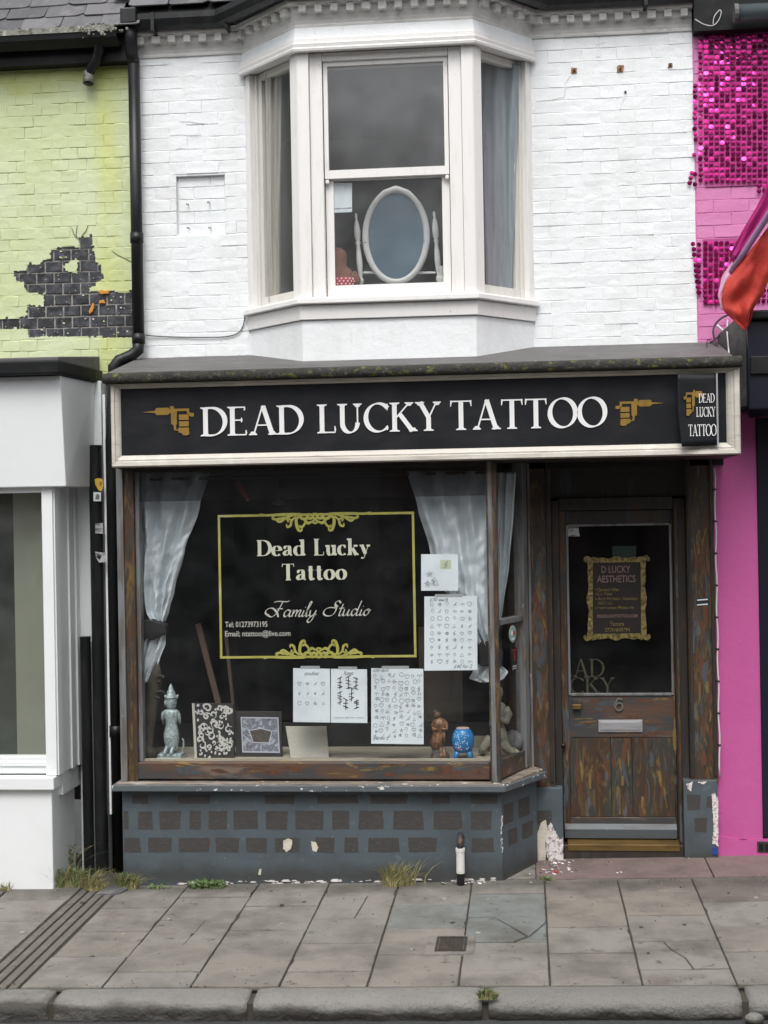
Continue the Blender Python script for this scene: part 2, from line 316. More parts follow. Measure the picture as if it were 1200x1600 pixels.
m_road = M('asphalt', (.052, .053, .055), .85, [dict(c=(.12, .12, .12), s=130, lo=.6, hi=.68, f=.7), dict(c=(.035, .035, .036), s=2, lo=.45, hi=.7, f=.7, seed=3), dict(c=(.28, .26, .22), s=55, lo=.70, hi=.73, f=.6, seed=8)], [dict(s=150, f=1, h=.008)])
m_redslab = M('red_brown_concrete', (.175, .125, .115), .85, [dict(c=(.12, .09, .082), s=4, lo=.45, hi=.7), dict(c=(.22, .18, .165), s=18, lo=.58, hi=.7, f=.6, seed=3), dict(c=(.07, .06, .055), s=2, lo=.58, hi=.72, f=.6, seed=6)], [dict(s=60, f=.5, h=.005)])
m_greyslab = M('patched_cement', (.20, .185, .165), .9, [dict(c=(.11, .10, .088), s=8, lo=.45, hi=.66)], [dict(s=50, f=.6, h=.008)])
m_iron = M('rusty_cast_iron', (.055, .048, .042), .6, [dict(c=(.11, .075, .05), s=20, lo=.5, hi=.66)], [dict(s=90, f=.6, h=.004)], metal=.3)
m_plaster = M('bare_cream_plaster', (.60, .56, .46), .9, [dict(c=(.42, .39, .32), s=14, lo=.5, hi=.7)], [dict(s=40, f=.6, h=.008)])
m_flake = M('flaking_white_paint', (.72, .68, .67), .7, [dict(c=(.30, .22, .24), s=55, lo=.53, hi=.58, f=.9), dict(c=(.5, .42, .36), s=20, lo=.5, hi=.7, f=.6, seed=4)], [dict(s=50, f=.8, h=.01)])
m_brass = M('worn_brass_tread', (.20, .13, .045), .42, [dict(c=(.12, .075, .028), s=7, st=(.5, 2, 2), lo=.45, hi=.65)], [dict(s=30, st=(.3, 2, 2), f=.15, h=.003)], metal=.55)
m_alu = M('brushed_aluminium', (.50, .50, .52), .42, [dict(c=(.38, .38, .40), s=20, st=(.3, 1, 4), lo=.4, hi=.7)], metal=.55)
m_satin = M('silver_satin', (.66, .72, .75), .45, [dict(c=(.44, .49, .52), s=4, st=(1.5, 1, .6), lo=.45, hi=.75, f=.7), dict(c=(.78, .83, .85), s=14, lo=.58, hi=.7, f=.5, seed=3)], [dict(s=24, f=.3, h=.008), dict(s=8, f=.25, h=.02)], metal=.08)  # darker patches in the colour deepen the shading of the folds
m_velvet = M('black_tieback', (.012, .012, .014), .7)
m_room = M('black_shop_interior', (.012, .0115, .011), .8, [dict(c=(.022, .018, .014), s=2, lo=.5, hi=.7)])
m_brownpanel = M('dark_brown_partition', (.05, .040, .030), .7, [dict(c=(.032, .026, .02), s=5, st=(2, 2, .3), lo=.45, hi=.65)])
m_roomgrey = M('grey_upstairs_room', (.20, .20, .205), .8)
m_deck = M('cream_display_boards', (.40, .37, .29), .7, [dict(c=(.28, .25, .19), s=5, st=(.5, 2, 1), lo=.45, hi=.7)])
m_plank = M('brown_plank', (.06, .032, .02), .6, [dict(c=(.07, .034, .02), s=8, st=(2, 2, .4), lo=.45, hi=.65)])
m_paper = M('white_paper', (.72, .79, .82), .7, [dict(c=(.6, .66, .69), s=3, lo=.4, hi=.7)])
m_ink = M('grey_pencil_ink', (.16, .165, .18), .8)
m_inkd = M('black_ink', (.02, .02, .022), .8)
m_tape = M('clear_tape', (.35, .38, .39), .3)
m_silver = M('silver_painted_resin', (.42, .50, .51), .38, [dict(c=(.20, .26, .27), s=60, lo=.48, hi=.6), dict(c=(.55, .63, .63), s=110, lo=.6, hi=.68, f=.7, seed=3)], [dict(s=110, f=.6, h=.005)], metal=.2)
m_carved = M('carved_brown_wood', (.22, .115, .055), .42, [dict(c=(.09, .045, .022), s=30, lo=.48, hi=.62)], [dict(s=60, st=(1.4, 1.4, .6), f=.6, h=.006)])
m_rock = M('dark_carved_rock', (.06, .05, .042), .6, [dict(c=(.11, .09, .075), s=40, lo=.5, hi=.65)], [dict(s=60, f=.8, h=.01)])
m_blue = M('glossy_blue_glaze', (.012, .155, .40), .22, [dict(c=(.02, .24, .52), s=8, lo=.45, hi=.7)])
m_bluewhite = M('pale_blue_dots', (.45, .66, .8), .4)
m_terra = M('bare_pink_clay', (.55, .36, .30), .7)
m_red = M('red_enamel', (.42, .03, .035), .45)
m_stone = M('mossy_garden_stone', (.24, .235, .18), .85, [dict(c=(.13, .13, .10), s=20, lo=.45, hi=.65)], [dict(s=40, f=.7, h=.01)])
m_greyball = M('grey_stone_ball', (.13, .14, .14), .75, [dict(c=(.07, .078, .08), s=12, lo=.45, hi=.65)], [dict(s=40, f=.5, h=.01)])
m_canvas = M('primed_canvas', (.47, .465, .40), .8, [dict(c=(.42, .415, .36), s=80, lo=.4, hi=.7)], [dict(s=300, f=.3, h=.002)])
m_damw = M('silver_damask', (.52, .52, .49), .5)
m_damb = M('black_damask', (.014, .014, .014), .6)
m_marble = M('grey_photo_print', (.16, .175, .21), .35, [dict(c=(.40, .42, .46), s=14, lo=.5, hi=.62, dist=2.5), dict(c=(.05, .055, .07), s=18, lo=.55, hi=.66, seed=4, dist=2)])
m_printline = M('pale_print_line', (.45, .47, .52), .4)
m_dgold = M('olive_gold_vinyl', (.36, .345, .085), .45, [dict(c=(.28, .27, .06), s=9, lo=.45, hi=.7), dict(c=(.5, .5, .36), s=4, st=(1, 1, .6), lo=.6, hi=.75, f=.6, seed=3)])
m_cream = M('pale_cream_vinyl', (.52, .53, .42), .5)
m_palev = M('pale_grey_vinyl', (.45, .45, .41), .5)
m_dimgold = M('dim_gold_vinyl', (.06, .058, .034), .5)
m_goldframe = M('antique_gold_frame', (.25, .195, .065), .42, [dict(c=(.10, .078, .03), s=40, lo=.46, hi=.6)], [dict(s=70, f=.7, h=.008)], metal=.3)
m_brownink = M('rose_brown_lettering', (.24, .16, .14), .6)
m_mirrorframe = M('ivory_mirror_frame', (.60, .62, .60), .4)
m_mirrorback = M('blue_grey_mirror', (.10, .165, .215), .25, [dict(c=(.075, .125, .17), s=3, lo=.4, hi=.7)])
m_teddy = M('brown_plush', (.22, .085, .045), .95, [dict(c=(.16, .06, .032), s=60, lo=.45, hi=.6)], [dict(s=160, f=.9, h=.008)])
m_tred = M('red_polka_cloth', (.45, .03, .06), .8)
m_rust = M('rust', (.25, .10, .035), .8, [dict(c=(.40, .28, .15), s=80, lo=.5, hi=.6)], [dict(s=120, f=.6, h=.004)])
m_sequin = M('magenta_sequin', (.50, .02, .20), .18, metal=.8, rand=.25)
m_seqback = M('sequin_backing_net', (.42, .06, .23), .5, [dict(c=(.42, .05, .23), s=30, lo=.45, hi=.6)])
m_magenta = M('magenta_flag_cloth', (.56, .025, .23), .6, [dict(c=(.45, .02, .18), s=8, lo=.45, hi=.7)], [dict(s=9, f=.5, h=.02)])
m_flagpink = M('pink_flag_band', (.66, .36, .50), .6)
m_flagor = M('orange_red_flag_cloth', (.56, .052, .035), .65, [dict(c=(.46, .035, .03), s=5, lo=.45, hi=.7)], [dict(s=7, st=(1.5, 1, 1), f=.5, h=.03)])
m_pole = M('lilac_flag_pole', (.38, .22, .40), .4)
m_cable = M('black_cable', (.012, .012, .012), .5)
m_cablew = M('white_cable', (.62, .62, .62), .5)
m_navy = M('navy_black_gloss', (.012, .013, .022), .3)
m_yellow = M('yellow_sticker', (.62, .42, .05), .6)
m_sticker = M('grey_white_sticker', (.5, .5, .51), .6, [dict(c=(.18, .18, .2), s=45, st=(.4, 1, 1.6), lo=.5, hi=.56)])
m_stickerd = M('dark_sticker', (.02, .02, .022), .5)
m_stgreen = M('green_sticker', (.25, .45, .38), .5)
m_grass = M('dry_grass', (.22, .21, .08), .8, [dict(c=(.38, .32, .17), s=30, lo=.5, hi=.6)], rand=.2)
m_leaf = M('weed_leaf', (.06, .11, .03), .7, [dict(c=(.10, .15, .05), s=40, lo=.45, hi=.6)])
m_butt = M('cigarette_paper', (.62, .58, .5), .8)
m_filter = M('cigarette_filter', (.42, .25, .10), .8)
m_pipew = M('white_plastic_sleeve', (.70, .68, .64), .5, [dict(c=(.4, .37, .32), s=20, lo=.55, hi=.7, f=.6)])
m_orange = M('orange_sealant', (.55, .25, .035), .6)
m_oppbrick = M('red_brown_brick_opposite', (.16, .10, .08), .8, [dict(c=(.12, .075, .06), s=6, lo=.4, hi=.6)])
m_opprend = M('grey_render_opposite', (.24, .23, .22), .8)
m_oppwin = M('dark_window_opposite', (.03, .035, .04), .1)
m_glass = glass_mat('shop_window_glass', .010, ior=1.42, dustcol=(.5, .53, .55))
m_glassd = glass_mat('door_glass', .008, ior=1.38, dustcol=(.5, .53, .55))
m_glassup = glass_mat('sash_glass', .05, dustcol=(.5, .52, .53), ior=1.6, rough=.16)
m_glassn = glass_mat('neighbour_glass', .03, tint=(.93, .94, .91), ior=1.6)

m_ochre = M('ochre_brush_mark', (.19, .125, .036), .55, [dict(c=(.10, .066, .03), s=14, st=(2, 2, .5), lo=.45, hi=.6)], [dict(s=60, st=(2, 2, .3), f=.4, h=.004)])
m_rustmark = M('rust_brush_mark', (.11, .045, .022), .55, [dict(c=(.06, .034, .022), s=14, st=(2, 2, .5), lo=.45, hi=.6)], [dict(s=60, st=(2, 2, .3), f=.4, h=.004)])
m_greymark = M('grey_brush_mark', (.066, .076, .084), .55, [dict(c=(.055, .06, .065), s=14, st=(2, 2, .5), lo=.45, hi=.6)], [dict(s=60, st=(2, 2, .3), f=.4, h=.004)])
def brush_marks(parent, x0, x1, z0, z1, y, n, seed, horiz=False, lmin=.06, lmax=.2):
    """dabs of rust, ochre and grey paint dragged over the woodwork"""
    rnd = random.Random(seed); mb = MB()
    for i in range(n):
        l = rnd.uniform(lmin, lmax); w = rnd.uniform(.005, .012) if rnd.random() < .6 else rnd.uniform(.014, .032); x = rnd.uniform(x0+w, x1-w); z = rnd.uniform(z0+l*.5, z1-l*.5)
        if horiz: x = rnd.uniform(x0+l*.5, x1-l*.5); z = rnd.uniform(z0+w, z1-w)
        t = rnd.gauss(0, .13); c = rnd.gauss(0, .14); pts = []; ws = []
        for k in range(9):
            s_ = k/8-.5; a_ = s_*l; b_ = a_*math.tan(t)+c*l*s_*s_
            q_ = (x+a_, z+b_*.5) if horiz else (x+b_, z+a_); pts.append((min(x1-.002, max(x0+.002, q_[0])), min(z1-.002, max(z0+.002, q_[1])))); ws.append(w*(.25+.9*math.sin(math.pi*min(1, (k+.6)/9))**.6)*rnd.uniform(.75, 1.2))
        mb.ribbon(pts, ws, y-.0004-i*.00002, y+.001, rnd.choice((0, 1, 1, 2, 2)))
    o = put(mb, 'brush_marks', [m_ochre, m_rustmark, m_greymark], parent); o['kind'] = 'stuff'; return o
def film(parent, mat, x0, x1, z0, z1, seed, name='paint_film', s=.02, lo=-.0034, hi=.0042, skip=None):
    """old paint bridging some of the brick joints"""
    mb = MB(); nx = max(2, int((x1-x0)/s)); nz = max(2, int((z1-z0)/s))
    for j in range(nz+1):
        for i in range(nx+1):
            x, z = x0+(x1-x0)*i/nx, z0+(z1-z0)*j/nz; v = noise.noise(Vector((x*4.2, z*6.5, seed)))*.65+noise.noise(Vector((x*13, z*17, seed+5)))*.5
            mb.v.append((x, lo+(hi-lo)*max(0, min(1, .5-v*1.1)), z))
    for j in range(nz):
        for i in range(nx):
            if skip and skip(x0+(x1-x0)*(i+.5)/nx, z0+(z1-z0)*(j+.5)/nz): continue
            mb.f.append((j*(nx+1)+i, j*(nx+1)+i+1, (j+1)*(nx+1)+i+1, (j+1)*(nx+1)+i)); mb.m.append(0)
    return put(mb, name, mat, parent, smooth=True)

m_cornice = M('grimy_cornice_paint', (.66, .655, .63), .6, [dict(c=(.42, .41, .385), s=6, st=(1, 1, 2), lo=.45, hi=.75, f=.8), dict(c=(.22, .21, .19), s=22, lo=.62, hi=.74, f=.7, seed=3)], [dict(s=30, f=.4, h=.006)])
# ================================================================== GROUND
mb = MB()
gx = [-40, -12, -5, 0, 5, 12, 40]
def slope(x): return max(-12, min(12, x))
def groundsheet(mb, ya, yb, dz, ny=2):
    for i in range(len(gx)-1):
        for j in range(ny):
            y0 = ya+(yb-ya)*j/ny; y1 = ya+(yb-ya)*(j+1)/ny
            mb.add([(gx[i], y0, Zp(slope(gx[i]), y0)+dz), (gx[i+1], y0, Zp(slope(gx[i+1]), y0)+dz), (gx[i+1], y1, Zp(slope(gx[i+1]), y1)+dz), (gx[i], y1, Zp(slope(gx[i]), y1)+dz)], [(0, 1, 2, 3)])
KY0, KY1 = -2.50, -2.695            # kerb back and front
PAV = struct(None or MB(), 'pavement', m_joint) if False else None
groundsheet(mb, -2.52, .4, -.014)
pavement = struct(mb, 'pavement', m_joint)
mb = MB(); groundsheet(mb, -9.3, -2.60, -.118); struct(mb, 'road', m_road)
mb = MB(); groundsheet(mb, -14.2, -9.3, -.06); struct(mb, 'opposite_pavement', m_flag).color = (1, 1, 1, 1)
mb = MB(); mb.add([(-250, -250, -1.2), (250, -250, -1.2), (250, 250, -1.2), (-250, 250, -1.2)], [(0, 1, 2, 3)]); struct(mb, 'ground', m_road)

# flagstones: joints measured in the photograph, unequal courses, a few cracked
pairs = [((287, 1395), (160, 1538)), ((402, 1387), (297, 1541)), ((512, 1387), (435, 1541)), ((622, 1387), (573, 1540)), ((737, 1385), (716, 1535)),
         ((853, 1384), (857, 1536)), ((967, 1385), (1004, 1536)), ((1085, 1384), (1152, 1537))]
xj = [((pav(*a).x+pav(*b).x)/2) for a, b in pairs]
Yf0 = -.515; Yk = KY0-.002
rowsA = [pav(853, y).y for y in (1411, 1448.5, 1489)]     # Y of the cross joints
rowsB = [pav(1020, y).y for y in (1393.5, 1430, 1470, 1514)]
drx0, drx1 = pav(108, 1406).x, pav(168, 1406).x           # the grooved drain strip
xs = [drx1+.01]+xj
while xs[-1] < 6: xs.append(xs[-1]+.495)
cols = list(zip(xs[:-1], xs[1:]))
xl = [drx0-.01]
while xl[-1] > -7: xl.append(xl[-1]-.50)
cols += [(b, a) for a, b in zip(xl[:-1], xl[1:])]
rf = random.Random(4)
def flag_piece(poly, tone, dz=0.0):
    m_ = MB(); h = rf.uniform(-.003, .003)+dz; tx = rf.uniform(-.004, .004); ty = rf.uniform(-.003, .003)
    cx = sum(p[0] for p in poly)/len(poly); cy = sum(p[1] for p in poly)/len(poly)
    o_ = []
    for k in range(len(poly)):          # worn, slightly chipped arrises
        p0, p1 = Vector(poly[k]), Vector(poly[(k+1) % len(poly)]); n = max(1, int((p1-p0).length/.07))
        for t in range(n):
            q_ = p0.lerp(p1, t/n); r_ = rf.uniform(0, .003)+(.010 if rf.random() < .025 else 0); v = Vector((cx, cy))-q_; q_ += v.normalized()*r_; o_.append((q_.x, q_.y))
    poly = o_
    m_.plate(poly, lambda x, y: Zp(x, y)-.03, lambda x, y: Zp(x, y)+h+tx*(x-cx)+ty*(y-cy))
    o = put(m_, 'flagstone', m_flag, pavement); mod_bevel(o, .006, 2); o.color = (*tone, 1); return o
def tone(): v = rf.uniform(.92, 1.07); w = rf.uniform(-.015, .02); return (v*(1+w), v, v*(1-w*1.4))
for ci, (x0, x1) in enumerate(cols):
    pat = [Yf0] + (rowsB if ci % 2 == 1 else rowsA) + [Yk]
    if x0 > xj[4]-.02: pat[0] = -.52
    for ri in range(len(pat)-1):
        y1, y0 = pat[ri]+(rf.uniform(-.008, .008) if ri else 0), pat[ri+1]
        g = .0032; a, b, c, d = x0+g, x1-g, y0+.009, y1-.005
        t = tone()
        xm = (x0+x1)/2
        if ci == 4 and ri == 1: t = (.80, .92, 1.0)
        if ci == 5 and ri in (1, 2): t = (.78, .92, 1.0)
        if ci == 8 and ri == 0: t = (.72, .66, .66)
        if ci in (7, 6) and ri in (0, 1): t = (1.0, .95, .91)
        if ci == 5 and ri == 2:     # the flag broken into four
            p, q, r_ = (a+.16, d), (a+.36, c+.085), (a+.28, c)
            gp = .0035
            flag_piece([(a, d), (p[0]-gp, d), (a+.13, d-.05), (a, d-.085)], t)
            flag_piece([(a, d-.093), (a+.135, d-.056), (p[0]-gp+.01, d-.02), (q[0]-.012, q[1]+.004), (r_[0]-gp, c), (a, c)], t)
            flag_piece([(p[0]+gp, d), (b, d), (b, d-.10), (q[0]+.004, q[1]+.014)], t)
            flag_piece([(q[0]+.006, q[1]+.002), (b, d-.11), (b, c), (r_[0]+gp, c)], t)
            continue
        if ci == 7 and ri == 3 or ci == 3 and ri == 1 or ci == 1 and ri == 2:
            k = [(a+(b-a)*.36, d), (a+(b-a)*.42, d-(d-c)*.3), (a+(b-a)*.55, d-(d-c)*.62), (a+(b-a)*.60, c)]
            if ci != 7: k = [(a+(b-a)*.62, d), (a+(b-a)*.60, d-(d-c)*.4), (a+(b-a)*.56, c)]
            flag_piece([(a, d)]+[(x-.002, y) for x, y in k]+[(a, c)], t); flag_piece([(b, c)]+[(x+.002, y) for x, y in k[::-1]]+[(b, d)], t)
            continue
        flag_piece([(a, c), (b, c), (b, d), (a, d)], t)
# threshold slabs in front of the door and the pink house
mb = MB(); e0, e1 = X_(838, 1380, -.4), X_(1112, 1375, -.4)
for xa, xb, ma in ((e0, e1-.004, m_redslab), (e1+.004, 1.95, m_redslab), (1.958, 3.2, m_redslab)):
    o = put(MB().plate([(xa, -.512), (xb, -.512), (xb, .3), (xa, .3)], lambda x, y: Zp(x, y)-.03, lambda x, y: Zp(x, y)+.004), 'threshold_slab', ma, pavement); mod_bevel(o, .005)
put(MB().plate([(X_(640, 1384, -.5), -.50), (e0-.005, -.505), (e0-.005, .2), (X_(800, 1370, -.5), -.2)], lambda x, y: Zp(x, y)-.03, lambda x, y: Zp(x, y)+.001), 'cement_patch', m_greyslab, pavement)
# kerb stones
kx = [-6.4, -5.2, -4.1, X_(82, 1570, KY1)-.02, X_(389, 1570, KY1), X_(758, 1570, KY1), X_(1166, 1570, KY1), 2.3, 3.4, 4.6, 5.8]
mb = MB()
for i in range(len(gx)-1): mb.hexa([(gx[i], KY1+.03, Zp(slope(gx[i]), -2.6)-.2), (gx[i+1], KY1+.03, Zp(slope(gx[i+1]), -2.6)-.2), (gx[i+1], KY1+.03, Zp(slope(gx[i+1]), -2.6)-.03), (gx[i], KY1+.03, Zp(slope(gx[i]), -2.6)-.03),
                                     (gx[i], KY0, Zp(slope(gx[i]), -2.6)-.2), (gx[i+1], KY0, Zp(slope(gx[i+1]), -2.6)-.2), (gx[i+1], KY0, Zp(slope(gx[i+1]), -2.6)-.03), (gx[i], KY0, Zp(slope(gx[i]), -2.6)-.03)])
kerb = struct(mb, 'kerb', m_joint)
for a, b in zip(kx[:-1], kx[1:]):
    m_ = MB(); rs = []; n = 34; g = .017
    for i in range(n+1):
        x = a+g+(b-a-2*g)*i/n; e = min(1, min(i, n-i)/1.6); ins = (1-e)*.016
        def nz(k, sc=5, am=1): return am*noise.noise(Vector((x*sc, k*3.1, a)))
        z = Zp(x, -2.6)-ins*.5
        prof = [(KY0+.002, z-.10), (KY0+.002, z-.004), (KY0-.03, z+.001+nz(1)*.002), (KY0-.10, z-.002+nz(2)*.003), (KY1+.05, z-.007+nz(3)*.004), (KY1+.022, z-.020+nz(4, 9)*.006),
                (KY1+.004+ins+nz(5, 12)*.007, z-.045+nz(6, 9)*.006), (KY1+.004+ins+nz(7, 14)*.010, z-.075), (KY1+.012+ins+nz(8, 14)*.012, z-.102), (KY1+.03+ins+nz(9, 12)*.01, z-.13), (KY1+.05, z-.16)]
        rs.append([(x, y, zz) for y, zz in prof])
    m_.rings(rs); put(m_, 'kerb_stone', m_kerb, kerb, smooth=True)

gm = MB(); rg = random.Random(17)
for i in range(28):
    x, y = rg.uniform(-3.2, 1.9), rg.uniform(-2.4, -.6); r = rg.uniform(.007, .018); gm.plate([(x+r*math.cos(t)*rg.uniform(.7, 1.2), y+r*math.sin(t)*rg.uniform(.7, 1.2)) for t in (0, .9, 1.8, 2.7, 3.6, 4.5, 5.4)], lambda x, y: Zp(x, y)-.004, lambda x, y: Zp(x, y)+.0055, rg.choice((0, 0, 1)))
put(gm, 'chewing_gum_spots', [M('dark_gum', (.06, .056, .052), .7), M('pale_gum', (.33, .31, .28), .7)], pavement)['kind'] = 'stuff'
gm = MB()
for i in range(420):
    edge = rg.random(); x = rg.uniform(-3.2, 1.9); y = rg.uniform(-2.49, -.55) if edge < .35 else (rg.gauss(-.60, .04) if edge < .7 else rg.gauss(-2.47, .03)); y = min(-.53, y); s_ = rg.uniform(.002, .007); z = Zp(x, y)+.003
    gm.add([(x-s_, y-s_*.6, z), (x+s_, y-s_*.4, z), (x+s_*.3, y+s_, z), (x, y, z+s_*.9)], [(0, 1, 3), (1, 2, 3), (2, 0, 3), (0, 2, 1)], rg.choice((0, 0, 1)))
put(gm, 'grit', [m_joint, m_greyslab], pavement)['kind'] = 'stuff'
# grooved drain strip across the pavement
dr = thing('drain_channel', 'dark strip of four long ridges crossing the pavement at the left', 'drain', (drx0, -1.5, Zp(drx0, -1.5)))
m_ = MB().plate([(drx0, KY0), (drx1, KY0), (drx1, -.56), (drx0, -.56)], lambda x, y: Zp(x, y)-.05, lambda x, y: Zp(x, y)-.022); put(m_, 'channel_bed', m_joint, dr)
for k in range(4):
    w = (drx1-drx0)/4; xa = drx0+k*w+.007; xb = xa+w-.017
    for y0, y1 in ((-2.495, -1.61), (-1.60, -.60)):
        o = put(MB().plate([(xa, y0), (xb, y0), (xb, y1), (xa, y1)], lambda x, y: Zp(x, y)-.03, lambda x, y: Zp(x, y)-.001), 'ridge', m_flag, dr); mod_bevel(o, .006); o.color = (.62, .6, .58, 1)
p = pav(178, 1393); m_ = MB().plate([(p.x-.11, p.y-.07), (p.x+.05, p.y-.08), (p.x+.09, p.y+.02), (p.x+.03, p.y+.09), (p.x-.05, p.y+.07)], lambda x, y: Zp(x, y)-.01, lambda x, y: Zp(x, y)+.012+.1*(y-p.y))
solo(m_, 'broken_slate', m_slate, 'broken grey slate lying at the head of the ridged drain strip', 'slate', p)
# small iron cover in the pavement
a, b, c_, d_ = pav(665, 1480), pav(742, 1480), pav(705, 1463).y, pav(705, 1492).y
cv = thing('stopcock_cover', 'small square rusty iron cover set in a cement surround in the pavement', 'utility cover', ((a.x+b.x)/2, (c_+d_)/2, Zp(a.x, c_)))
up = lambda h: (lambda x, y: Zp(x, y)+h)
put(MB().plate([(a.x, d_), (b.x, d_), (b.x, c_), (a.x, c_)], up(-.02), up(.005)), 'surround', m_greyslab, cv, bevel=.003)
ia, ib, ic, id_ = pav(681, 1478).x, pav(729, 1478).x, pav(705, 1466).y, pav(705, 1488).y
fr = MB()
for q in ([(ia, id_), (ib, id_), (ib, id_+.014), (ia, id_+.014)], [(ia, ic-.014), (ib, ic-.014), (ib, ic), (ia, ic)], [(ia, id_+.014), (ia+.014, id_+.014), (ia+.014, ic-.014), (ia, ic-.014)], [(ib-.014, id_+.014), (ib, id_+.014), (ib, ic-.014), (ib-.014, ic-.014)]):
    fr.plate(q, up(0), up(.011))
put(fr, 'frame', m_iron, cv)
ld = put(MB().plate([(ia+.018, id_+.018), (ib-.018, id_+.018), (ib-.018, ic-.018), (ia+.018, ic-.018)], up(0), up(.008)), 'lid', m_iron, cv)
st = MB()
for i in range(6):
    for j in range(4):
        x = ia+.03+(ib-ia-.06)*i/5; y = id_+.03+(ic-id_-.06)*j/3; st.plate([(x-.006, y-.005), (x+.006, y-.005), (x+.006, y+.005), (x-.006, y+.005)], up(.007), up(.011))
put(st, 'tread_studs', m_iron, ld)

# ================================================================== MASONRY HELPERS
def brick_mesh(Lb, H, mats, rnd, bev=.006, name='brick'):
    mb = MB(); l, h = Lb/2, H/2
    base = [(-l, -h), (0, -h), (l, -h), (l, 0), (l, h), (0, h), (-l, h), (-l, 0)]
    j = lambda a: rnd.uniform(-a, a)
    r0 = [(x, .03, z) for x, z in base]
    r1 = [(x+j(.0015), .004+j(.001), z+j(.0018)) for x, z in base]
    r2 = [(x-math.copysign(bev*rnd.uniform(.6, 1.3), x)*(abs(x) > .01), -.001+j(.0012), z-math.copysign(bev*rnd.uniform(.6, 1.3), z)*(abs(z) > .01)) for x, z in base]
    mb.rings([r0, r1, r2]); return mb.mesh(name, mats, smooth=False)
def brick_field(parent, mats, x0, x1, z0, z1, Lb, H, gapx, gapz, seed, stag=.5, hole=None, proud=.003, y=0.0, anchorx=None, zoff=None, tilt=.02):
    rnd = random.Random(seed); var = [brick_mesh(Lb-gapx, H-gapz*rnd.uniform(.5, 1.3), mats, rnd, .0035) for _ in range(9)]
    half = [brick_mesh(Lb/2-gapx, H-gapz, mats, rnd, .0035) for _ in range(3)]
    n = 0; k = 0; z = z0
    while z+H*.6 < z1:
        x = x0-(Lb*stag if k % 2 else 0)
        while x < x1-.02:
            a, b = max(x, x0), min(x+Lb, x1); cz = z+H/2; spans = [(a, b)]
            if hole and hole[2] < cz < hole[3]: spans = [(a, min(b, hole[0])), (max(a, hole[1]), b)]
            for a, b in spans:
                w = b-a
                if w > .02:
                    cx = (a+b)/2; me = var[rnd.randrange(9)] if w > Lb*.6 else half[rnd.randrange(3)]; full = Lb if w > Lb*.6 else Lb/2
                    inst('brick', me, parent, (cx, y-rnd.random()**2*proud, cz+rnd.uniform(-.001, .001)), (rnd.uniform(-tilt, tilt*1.6)*rnd.random(), rnd.uniform(-.004, .004), rnd.uniform(-tilt*.2, tilt*.2)), (w/full, 1, 1))
                    n += 1
            x += Lb
        z += H; k += 1
    return n

# ================================================================== LEFT NEIGHBOUR: green upper wall over a white shopfront
gb = thing('green_building', 'lime green brick upper floor over a white painted shopfront', 'building', (-3.4, 0, 0))
PZ = lambda x, y: (x/5, 350+y/5)
patch = [PZ(*p) for p in [(-200, 735), (125, 735), (205, 715), (205, 640), (225, 630), (330, 640), (345, 590), (320, 555), (215, 535), (190, 500), (185, 460), (110, 445), (105, 370), (205, 360), (225, 300), (300, 320), (330, 285), (390, 270), (390, 205), (450, 185), (540, 165), (620, 185), (605, 100), (690, 90), (715, 75), (730, 100), (735, 200), (745, 270), (790, 325), (800, 380), (815, 430), (750, 460), (745, 485), (700, 500), (695, 530), (760, 525), (880, 520), (980, 545), (1020, 515), (1075, 515), (1075, 890), (760, 885), (480, 880), (350, 875), (230, 890), (200, 820), (-200, 820)]]
patch = [(at(*p).x, at(*p).z) for p in patch]
isle = [(at(*PZ(*p)).x, at(*PZ(*p)).z) for p in [(490, 335), (595, 270), (605, 290), (600, 380), (575, 380), (510, 350)]]
def bare(x, z):
    v = Vector((x*55, z*55, 1)); w = Vector((x*160, z*160, 5))
    x2 = x+noise.noise(v)*.011+noise.noise(w)*.005; z2 = z+noise.noise(v+Vector((9, 3, 0)))*.009+noise.noise(w+Vector((4, 8, 0)))*.004
    return pip(x2, z2, patch) and not pip(x2, z2, isle)
GX0, GX1, GZ0, GZ1 = -4.6, -2.725, 3.40, 5.85
px0, px1, pz0, pz1 = -3.78, GX1, 3.62, 4.46
mb = MB()
for x0, x1, z0, z1 in ((GX0, px0, GZ0, GZ1), (px0, px1, GZ0, pz0), (px0, px1, pz1, GZ1)): mb.box(x0, x1, .0025, .22, z0, z1)
mb.box(px0, px1, .012, .22, pz0, pz1)
uw = put(mb, 'upper_wall', m_green, gb)
film(uw, m_green, GX0+.8, GX1, 3.45, 5.75, 3, skip=lambda x, z: px0 < x < px1 and pz0 < z < pz1 and bare(x, z))
# mortar and paint film between the bricks of the bare patch
mb = MB(); s = .009; nx = int((px1-px0)/s); nz_ = int((pz1-pz0)/s)
idx = {}
def gv(i, j):
    if (i, j) not in idx:
        x = px0+i*s; z = pz0+j*s; idx[(i, j)] = len(mb.v); mb.v.append((x, (.0085 if bare(x, z) else .0052)+noise.noise(Vector((x*60, z*60, 0)))*.0012, z))
    return idx[(i, j)]
for i in range(nx):
    for j in range(nz_):
        q = (gv(i, j), gv(i+1, j), gv(i+1, j+1), gv(i, j+1)); mb.f.append(q); mb.m.append(0 if bare(px0+(i+.5)*s, pz0+(j+.5)*s) else 1)
